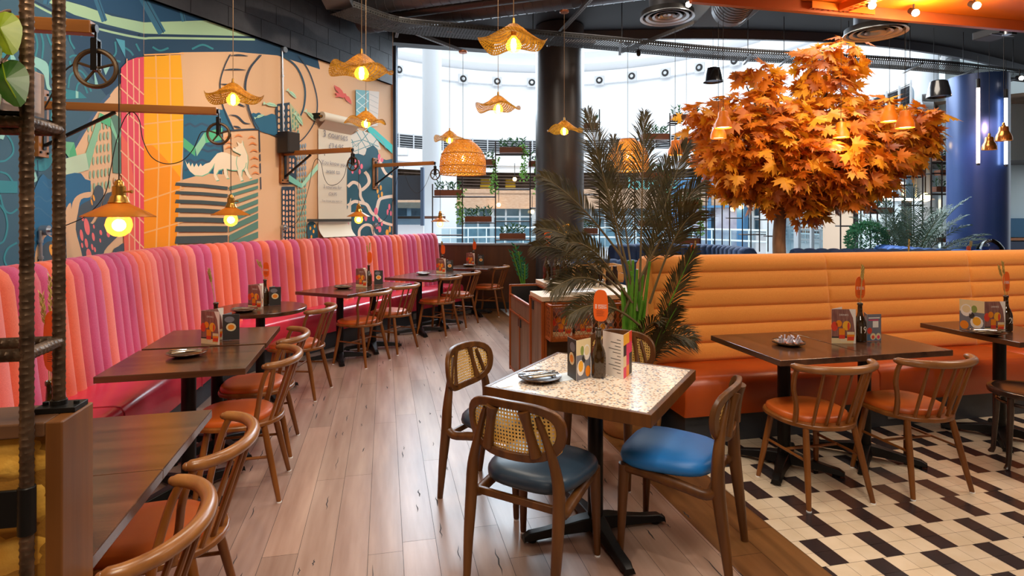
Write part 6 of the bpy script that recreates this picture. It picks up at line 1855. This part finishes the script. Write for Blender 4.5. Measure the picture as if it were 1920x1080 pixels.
TPX = spline([wz(x, y, 3.92) for x, y in ((640, 20), (735, 50), (850, 62), (1000, 74), (1120, 84), (1344, 104), (1600, 118), (1750, 128), (1880, 142), (2000, 155))], 4)
ct, co = cable_tray(TPX, .42, 'long perforated cable tray running along the window opening')
for x in (1000, 1178, 1430, 1477, 1614, 1705, 1816, 1906):
    pp = min(TPX, key=lambda q: abs(960 + F * q.x / q.y - x)); mb = MB(); mb.tube([pp - co + V((0, .12, .06)), pp - co + V((0, .12, .69))], .006, 6); mb.build('hanger_rod', M_darkpipe, ct)
    mb = MB(); mb.bar(pp - co + V((0, .28, -.02)), pp - co + V((-.1, -.3, -.02)), .035, .03); mb.build('cross_strut', M_darkpipe, ct)
pv = [wz(575, -30, 3.95), wz(640, 20, 3.93)]
mb = MB(); a = wz(590, -25, 3.97); b = wz(612, 18, 3.97); mb.prism([(a.x, a.y), (a.x + .3, a.y), (b.x + .32, b.y), (b.x, b.y)], 3.97, 4.05); tag(mb.build('cable_tray', MATS['duct_grey'], smooth=False), 'short wide cable tray beside the black blockwork', 'cable tray')
for i, (x0, y0, x1, y1, z, lb) in enumerate(((1165, 97, 1400, 3, 4.02, 'long slotted strut pointing at the ribbed duct'), (1028, 85, 1110, -5, 4.02, 'slotted strut above the dark column'), (679, 24, 874, 98, 4.03, 'slotted strut ending at the copper rose'), (743, 68, 749, 45, 4.03, 'short slotted bracket near the cable tray bend'))):
    a, b = wz(x0, y0, z), wz(x1, y1, z); t = thing('slotted_strut', lb, 'strut', a, 0); mb = MB(); mb.bar((0, 0, 0), b - a, .042, .042); mb.build('channel', MATS['galv_strut'] if 'galv_strut' in MATS else mat('galv_strut', '#6a6460', .4, .7), t, smooth=False)
    mb = MB(); n = int((b - a).length / .05); dd_ = (b - a).normalized()
    for k in range(1, n):
        mb.bar(dd_ * .05 * k - V((0, 0, .0215)), dd_ * (.05 * k + .024) - V((0, 0, .0215)), .012, .001)
    mb.build('slot', M_in, t, smooth=False)
for i, (x, y, Y, w, lb) in enumerate(((1251, 31, 6.5, .6, 'pale blue round ceiling diffuser beside the ribbed duct'), (1641, 61, 6.1, .6, 'bronze-lit round ceiling diffuser above the maple'))):
    p = wy(x, y, Y); t = thing('ceiling_diffuser', lb, 'air vent', p, 0); mb = MB()
    for ri, ro, z in ((.0, .045, .02), (.07, .1, .0), (.125, .165, .0), (.195, .24, -.005), (.26, .3, -.01)):
        mb.lathe([(max(ri, .001), z + .03), (ri + .012, z + .004), (ro, z - .006), (ro, z), (max(ri, .001), z + .036)], 44)
    mb.build('cone_ring', mat('diffuser_metal', '#b8c0c6', .3, .5), t, ang=40); mb = MB(); mb.lathe([(.001, .05), (.29, .05), (.29, .0)], 40); mb.build('plenum', M_black, t)
    mb = MB(); mb.tube([(0, 0, .05), (0, 0, 4.62 - p.z)], .2, 30); mb.build('duct_neck', M_duct, t)
t = thing('emergency_light', 'flat pale emergency light under the cable tray', 'light', wy(1087, 80, 8.1), .1); mb = MB(); mb.prism([(-.22, -.06), (.22, -.06), (.18, .08), (-.18, .08)], -.02, .03); mb.build('body', mat('lamp_cream', '#e4d8d0', .5), t, bevel=.01, smooth=False); mb = MB(); mb.tube([(0, 0, .03), (0, 0, .12)], .02, 8); mb.build('bracket', M_black, t)


def spot(p, lb, on=True, rz=0., pitch=.6):
    t = thing('track_spotlight', lb, 'spotlight', p, rz); d = V((0, -math.sin(pitch), -math.cos(pitch))); mb = MB(); mb.tube([d * -.05, d * .02], [.026, .03], 18); mb.build('housing', M_black, t)
    mb = MB(); mb.ball(d * .03, .03, n=16, k=8); mb.build('lens', mat('spot_glow', '#fff0d8', .4, emit=30.) if on else M_in, t); mb = MB(); mb.tube([(0, 0, .02), (0, 0, .13)], .008, 6); mb.build('stem', M_black, t); return t


spot(wy(1197, 99, 8.3), 'dark unlit spotlight under the cable tray left of the black bowl lamp', False)
spot(wy(1290, 5, 6.2), 'lit spotlight on the strut above the diffuser', True); spot(wy(1606, 24, 5.35), 'lit spotlight at the end of the orange truss', True, 0, 1.2)
spot(wy(1912, 146, 8.4), 'lit spotlight beside the top of the blue column', True, 0, 1.2)
q = wy(1880, 66, 7.4); t = thing('ceiling_projector', 'dark boxy ceiling projector below the orange canopy near the blue column', 'projector', q, .25); mb = MB(); mb.box((0, .1, .05), (.3, .34, .1)); mb.box((0, .1, .105), (.24, .28, .02)); mb.build('body', MATS['ductbox_black'], t, bevel=.01, smooth=False); mb = MB(); mb.tube([(-.03, -.07, -.02), (-.03, -.07, .02)], .05, 16); mb.build('lens', M_steel, t); mb = MB(); mb.tube([(0, .1, .1), (0, .1, 4.62 - q.z)], .015, 8); mb.build('pole', M_black, t); mb = MB(); mb.bar((-.2, .0, .0), (.18, .0, .0), .03, .012); mb.build('bracket', M_darkpipe, t)
# orange canopy
CP_ = V((2.0, 4.94, 0)); cn_ = thing('orange_canopy', 'orange painted ceiling canopy with perforated truss over the orange bench', 'canopy', CP_, GA)
M_can = mat('canopy_orange', '#f07a08', .45)
mb = MB(); mb.box((2.6, -1.6, 3.47), (6.2, 3.2, .06)); mb.build('ceiling_panel', M_can, cn_, smooth=False)
mb = MB(); mb.box((2.6, .04, 3.42), (6.2, .05, .14)); mb.build('edge_beam', mat('canopy_edge', '#b4582a', .4), cn_, smooth=False)
mb = MB(); M_perf = holes_mat('canopy_perf', '#c8500c', '#d8600f', .3, 'dot', 10, 10, .45)
for a, b in (((.62, .02), (1.3, .05)), ((.95, .02), (1.05, -.5))):
    a, b = V((*a, 3.37)), V((*b, 3.37)); d = (b - a).normalized(); n = V((-d.y, d.x, 0)) * .055; L = (b - a).length
    mb.poly([a - n, b - n, b + n, a + n], 0, [(0, 0), (L * 1.9, 0), (L * 1.9, .2), (0, .2)])
    for s in (n, -n):
        mb.poly([a + s, b + s, b + s + V((0, 0, .06)), a + s + V((0, 0, .06))], 1, [(0, .45)] * 4)
mb.build('perforated_truss', [M_perf, M_can], cn_, smooth=False)
for i, (x, y) in enumerate(((1713, 12), (1632, -2), (1827, -2))):
    q = wz(x, y, 3.42); spot((q.x, q.y, 3.37), ('lit spotlight at the truss corner of the orange canopy', 'lit spotlight at the picture top on the orange canopy beside the truss', 'lit spotlight at the picture top on the orange canopy, away from the truss')[i], True, 0, 1.0); point_light('canopy_spot_light', (q.x, q.y - .1, 3.30), 14, (1, .75, .45), .05)
# ================================================================== columns and light tubes
M_col = mat('column_bronze', '#3f3c3c', .34, .3, c2='#474240', sc=2)
mb = MB(); mb.lathe([(.388, 0), (.388, 4.6)], 56, (.77, 9.35, 0)); struct(mb.build('column_dark', M_col))
M_colb = mat('column_blue', '#2b4472', .32, .2, c2='#34497a', sc=2)
mb = MB(); mb.lathe([(.39, 0), (.39, 3.7), (.001, 3.7)], 56, (7.2, 8.95, 0)); struct(mb.build('column_blue', M_colb))
for i, (x, y0, y1, Y, ec, lb) in enumerate(((1834, 165, 306, 8.3, '#ffd9c8', 'pinkish-white vertical light tube on the blue column front'), (1886, 184, 308, 8.5, '#cfe6ff', 'bluish-white vertical light tube at the blue column edge'))):
    a, b = wy(x, y1, Y), wy(x, y0, Y); t = thing('hanging_light_tube', lb, 'light tube', a); mb = MB(); mb.tube([(0, 0, 0), (0, 0, b.z - a.z)], .022, 14); mb.build('glowing_tube', mat('tube_glow_%d' % i, ec, .4, emit=9.), t); mb = MB(); mb.tube([(0, 0, b.z - a.z), (0, 0, b.z - a.z + .13)], .025, 12); mb.tube([(0, 0, -.03), (0, 0, 0)], .023, 12); mb.tube([(0, 0, b.z - a.z + .13), (0, 0, 3.86 - a.z)], .004, 6); mb.build('end_cap', M_black, t)
# wall fittings
q = wall_px(541, 268, 2, .12); t = thing('wall_speaker', 'small black loudspeaker on the mural wall above a pulley arm', 'speaker', q, math.atan2(D2.y, D2.x)); mb = MB(); mb.box((0, 0, 0), (.19, .17, .25)); mb.build('cabinet', M_black, t, bevel=.008, smooth=False); mb = MB(); mb.box((0, -.087, 0), (.17, .006, .23)); mb.build('grille', mat('speaker_cloth', '#2c221a', .9), t, smooth=False); mb = MB(); mb.box((-.02, .1, 0), (.05, .06, .1)); mb.build('bracket', M_iron, t, smooth=False)


def wpt(x, y, w=2, off=.02):
    return wall_px(x, y, w, off)


def conduit(pxs, w, label, box=None, r_=.011, horn=False):
    ps = [wpt(x, y, w, .022) for x, y in pxs]; o = ps[-1]; t = thing('conduit', label, 'conduit', o); mb = MB(); mb.tube([p - o for p in ps], r_, 10); mb.build('pipe', M_steel, t)
    n = N1 if w == 1 else N2; mb = MB(); c = wpt(*box, w, 0) - o; mb.tube([c + n * .003, c + n * .055], .034, 20); mb.build('junction_box', M_steel, t)
    if horn:
        mb = MB(); mb.tube([c + n * .05, c + n * .08 ], .012, 10); mb.tube([c + n * .075, c + n * .1], .017, 10); mb.build('cable_gland', M_chrome, t)
    for k in (.3, .75):
        mb = MB(); p = ps[0].lerp(ps[-1], k) - o; mb.tube([p - V((0, 0, .01)), p + V((0, 0, .01))], r_ * 1.5, 10); mb.build('pipe_clip', M_steel, t)


conduit([(529, 95), (530, 200), (531, 252)], 2, 'steel conduit running down the mural to the speaker', (529, 94))
conduit([(75, 432), (77, 500)], 1, 'steel conduit with junction box above the bench by the rebar', (75, 432), horn=True)
conduit([(529, 426), (530, 470)], 2, 'steel conduit with junction box below the speaker', (529, 426), horn=True)
conduit([(700, 420), (700, 460)], 2, 'steel conduit with junction box near the window end of the mural', (700, 422), horn=True)
# paper roll
a, b = wpt(603, 218, 2, .1), wpt(668, 233, 2, .1); b.z = a.z; t = thing('paper_roll', 'wall-hung roll of cream paper with handwritten menu offer', 'paper roll', a); d = b - a; mb = MB(); mb.tube([(0, 0, 0), d], .062, 28); mb.tube([d * -.002, d * .003], .02, 16, m=1); mb.build('roll', [mat('paper_cream', '#d8ccb8', .7), M_black], t)
mb = MB(); dn = d.normalized(); mb.tube([dn * -.06, d + dn * .06], .014, 10); mb.build('spindle', M_brass, t)
mb = MB()
for c in (dn * -.05, d + dn * .05):
    mb.box(c - N2 * .05, (.03, .12, .07), rz=math.atan2(D2.y, D2.x))
mb.build('bracket', M_iron, t, smooth=False)
zb = wpt(600, 445, 2, .03).z
mb = MB()


def psheet(u, v):
    z = (a.z - .05) * (1 - v) + zb * v; off = .062 * max(0, 1 - v * 16) - .06 * min(1, v * 16) * 1.05 + (.09 * ((v - .9) / .1) ** 2 if v > .9 else 0); return V((a.x, a.y, 0)) + d * (.03 + .94 * u) - a + N2 * (off - .012 + .004 * math.sin(7 * u + 9 * v)) + V((0, 0, z))


mb.grid(6, 30, psheet); mb.build('sheet', MATS['paper_cream'], t)
for body, x, y, s in (('3 courses', 625, 255, .125), ('£24.95', 626, 276, .11), ('You know you', 622, 307, .082), ('want to', 620, 322, .085), ('3 courses for', 619, 351, .066), ('£24.95', 619, 364, .06), ('You know you want to', 618, 377, .042)):
    c = wpt(x, y, 2, 0); w = (D2 * ((c - a).dot(D2))); q = V((a.x, a.y, 0)) + w + N2 * ((c - a).dot(N2) * 0 - .062 + .0) - a; q = q + N2 * .0 + V((0, 0, c.z))
    M = frame_M(q + N2 * .006, D2, (0, 0, 1)); mb = MB(); put_text(mb, body, M, s); mb.build('handwriting', mat('pencil', '#857f82', .7), t, smooth=False)
c = wpt(620, 413, 2, .06); mb = MB(); mb.box((0, 0, 0), (d.length * 1.22, .012, .035)); mb.build('tear_bar', mat('bar_dark', '#4a4640', .4, .5), t, loc=c - a, rz=math.atan2(d.y, d.x), smooth=False)

# ================================================================== hall fittings and far furniture
for i, (x, y, Y) in enumerate([(747, 131, 27), (868, 148, 29.2), (932, 153, 29.6), (997, 155, 29.6), (1124, 151, 29.3), (1185, 143, 28.6), (1248, 137, 27.8), (1312, 127, 26.5), (1378, 114, 25.2)]):
    p = ringpt(x, 10.3); q = wy(x, y, p.y); g = ring_rz(p)
    if i == 0:
        t = hf = thing('wall_floodlight', 'x', 'floodlight', q, g, 'square floodlights ringing the round hall'); mb = MB(); mb.box((-.02, 0, 0), (.06, .46, .46)); mb.build('housing', mat('flood_grey', '#d4d6d8', .5), t, smooth=False); mb = MB(); mb.tube([(-.05, 0, 0), (-.075, 0, 0)], .17, 20); mb.tube([(-.07, 0, 0), (-.09, 0, 0)], .08, 16, m=1); mb.build('lens', [M_black, M_steel], t)
    else:
        t = dup(hf, q, g)
    t['label'] = 'square floodlight on the white hall wall, ' + ('beside the white column', 'behind the dome lamp cord', 'above the plain wavy pendant', 'just before the dark column', 'first past the dark column', 'second past the dark column', 'third past the dark column', 'fourth past the dark column, before the bowl lamp', 'last, next to the maple top')[i]
bal = thing('glass_balustrade', 'long curved glass balustrade with pale rails inside the round hall', 'balustrade', AC)
mb = MB(); mb.lathe([(9.0, .08), (9.0, .95)], 80, a0=R(20), a1=R(178)); mb.build('glass_sheet', glass_mat('bal_glass', '#cfe6ee'), bal)
mb = MB()
for z in (.55, 1.0):
    mb.tube([(9.0 * math.cos(R(20 + 158 * k / 60)), 9.0 * math.sin(R(20 + 158 * k / 60)), z) for k in range(61)], .04, 8)
mb.build('rail', mat('rail_cyan', '#dfeef2', .3), bal)
for k in range(28):
    g = R(20 + 158 * k / 27); mb = MB(); mb.box((9.0 * math.cos(g), 9.0 * math.sin(g), .5), (.05, .05, 1.0), rz=g); mb.build('post', MATS['rail_cyan'], bal, smooth=False)
for i, (x, y) in enumerate(((910, 347), (957, 346))):
    p = ringpt(x, 11.2); t = thing('yellow_armchair', ('yellow armchair up on the gallery by the dome lamp', 'yellow armchair up on the gallery beside the dark column')[i], 'armchair', (p.x, p.y, 2.72), 0, 'gallery armchairs'); mb = MB(); mb.box((0, 0, .35), (.55, .6, .25)); mb.build('seat', mat('yellow_seat', '#e0b020', .7), t, bevel=.05); mb = MB(); mb.box((0, .25, .6), (.55, .12, .55)); mb.build('backrest', MATS['yellow_seat'], t, bevel=.05); mb = MB(); mb.tube([(0, 0, 0), (0, 0, .25)], .06, 10); mb.build('foot', M_iron, t)
for i, (x, y) in enumerate(((965, 336), (935, 384), (998, 397), (1360, 350), (1374, 392), (1390, 388), (1590, 352), (1650, 366), (1700, 362), (1735, 370), (1625, 368))):
    p = ringpt(x, 10.05); q = wy(x, y, p.y - .3); t = thing('hall_lamp', 'small warm lamp glowing far inside the round hall', 'lamp', q, 0, 'warm lamps far in the round hall'); mb = MB(); mb.ball((0, 0, 0), .1, n=12, k=8); mb.build('globe', M_bulb, t); mb = MB(); mb.tube([(0, 0, .08), (0, 0, .8)], .015, 6); mb.build('cord', M_black, t)
for i, (x, y, w) in enumerate(((1608, 357, 70), (1660, 345, 60), (1700, 374, 70))):
    p = ringpt(x, 9.5); q = wy(x, y, p.y - .2); mb = MB(); mb.box((0, 0, 0), (w / F * p.y, .05, .06)); tag(mb.build('strip_light', mat('strip_glow', '#fff0d0', .4, emit=8.), loc=q, rz=-.6), ('warm strip light low behind the maple edge', 'warm strip light high behind the far rod screen', 'warm strip light low behind the far rod screen')[i], 'strip light')
t = thing('wall_kiosk', 'dark glass service hatch on the white hall wall by the mural end', 'hatch', wy(764, 352, 13.0), 0); t.name = 'service_hatch'; mb = MB(); mb.box((0, 0, 0), (.6, .12, .55)); mb.build('dark_pane', mat('hatch_dark', '#3a4048', .2), t, smooth=False); mb = MB(); mb.box((0, -.07, -.58), (.62, .04, .5)); mb.build('glass_screen', glass_mat('hatch_glass', '#b8ccd8'), t, smooth=False); mb = MB(); mb.box((.34, -.02, -.2), (.07, .15, 1.3)); mb.build('frame_post', mat('hatch_frame', '#4d6078', .4), t, smooth=False)
t = thing('wall_camera', 'white boxy unit on the hall wall below the louvres', 'camera', wy(750, 285, 26.0), 0); mb = MB(); mb.box((0, 0, 0), (.7, .5, .35)); mb.build('housing', M_white, t, bevel=.05, smooth=False); mb = MB(); mb.box((-.1, .3, .12), (.1, .5, .12)); mb.build('bracket', M_white, t, smooth=False)
t = thing('wall_camera', 'white boxy unit on the hall wall beside the maple edge', 'camera', wy(1240, 287, 26.5), 0); mb = MB(); mb.box((0, 0, 0), (.7, .5, .35)); mb.build('housing', M_white, t, bevel=.05, smooth=False); mb = MB(); mb.box((-.1, .3, .12), (.1, .5, .12)); mb.build('bracket', M_white, t, smooth=False)

# ================================================================== light and camera
W = bpy.data.worlds.new('sky'); S.world = W; W.use_nodes = True; bgn = W.node_tree.nodes['Background']; bgn.inputs[0].default_value = (.86, .94, 1, 1); bgn.inputs[1].default_value = 1.15


def area(name, p, tgt, sx, sy, power, col):
    l = bpy.data.lights.new(name, 'AREA'); l.shape = 'RECTANGLE'; l.size = sx; l.size_y = sy; l.energy = power; l.color = col
    o = bpy.data.objects.new(name, l); COL.objects.link(o); o.location = p; o.rotation_euler = (V(tgt) - V(p)).to_track_quat('-Z', 'Y').to_euler(); return o


area('hall_skylight', (1.5, 17, 11.5), (1.5, 17, 0), 14, 12, 2300, (.9, .96, 1))
area('hall_daylight', (1.5, 12.5, 5.2), (.5, 4, .4), 9, 2.6, 1100, (.74, .88, 1))
for i, (x, y, z, pw) in enumerate(((-1.0, 1.5, 4.4, 66), (-.6, 5.0, 4.4, 72), (2.2, 2.0, 4.4, 90), (4.6, 3.4, 3.3, 60), (1.6, 6.6, 4.4, 60), (4.5, 7.0, 4.4, 70), (.6, -1.5, 4.2, 110))):
    area('ceiling_fill_light', (x, y, z), (x, y + .01, 0), 1.4, 1.4, pw, (1, .88, .74))  # added soft interior fill under the ceiling, no fixtures modelled for it


def spotl(name, p, tgt, power, ang, col=(1, .87, .7)):
    l = bpy.data.lights.new(name, 'SPOT'); l.energy = power; l.spot_size = R(ang); l.spot_blend = .6; l.color = col; l.shadow_soft_size = .04
    o = bpy.data.objects.new(name, l); COL.objects.link(o); o.location = p; o.rotation_euler = (V(tgt) - V(p)).to_track_quat('-Z', 'Y').to_euler()


spotl('fill_spot', (-.2, .2, 3.2), (-.95, 1.2, 1.3), 110, 52, (1, .8, .5)); spotl('fill_spot', (.9, 1.2, 4.3), (.45, 2.7, .7), 120, 50); spotl('fill_spot', (3.4, 5.3, 3.5), (3.6, 7.4, 2.4), 380, 60); spotl('fill_spot', (-1.4, 3.6, 4.4), (-3.3, 4.6, 2.4), 150, 75); spotl('fill_spot', (-.4, 5.6, 4.4), (-2.6, 7.2, 2.2), 170, 75); spotl('fill_spot', (2.6, 2.2, 4.2), (3.0, 4.6, .9), 330, 75)  # added spots without fixtures, brightening half wall, terrazzo table, maple, mural and orange bench
spotl('tube_wash', (6.95, 8.3, 2.9), (7.2, 8.9, 2.4), 25, 140, (1, .55, .55)); spotl('tube_wash', (6.2, 8.2, 3.0), (6.9, 8.9, 1.6), 40, 90, (.3, .55, 1))

cam = bpy.data.cameras.new('camera'); co_ = bpy.data.objects.new('camera', cam); COL.objects.link(co_); S.camera = co_
cam.sensor_width = 36; cam.lens = F * 36 / 1920; co_.location = (0, 0, CH); co_.rotation_euler = (R(90), 0, 0); cam.shift_y = -(540 - HZ) / 1920; cam.clip_start = .05; cam.clip_end = 200
S.view_settings.view_transform = 'Standard'; S.view_settings.look = 'None'; S.view_settings.exposure = 0.0; S.view_settings.gamma = 1; S.view_settings.use_curve_mapping = False
cy = S.cycles; cy.use_denoising = True; cy.max_bounces = 7; cy.diffuse_bounces = 4; cy.glossy_bounces = 3; cy.transmission_bounces = 4; cy.transparent_max_bounces = 12; cy.caustics_reflective = False; cy.caustics_refractive = False; cy.sample_clamp_indirect = 6
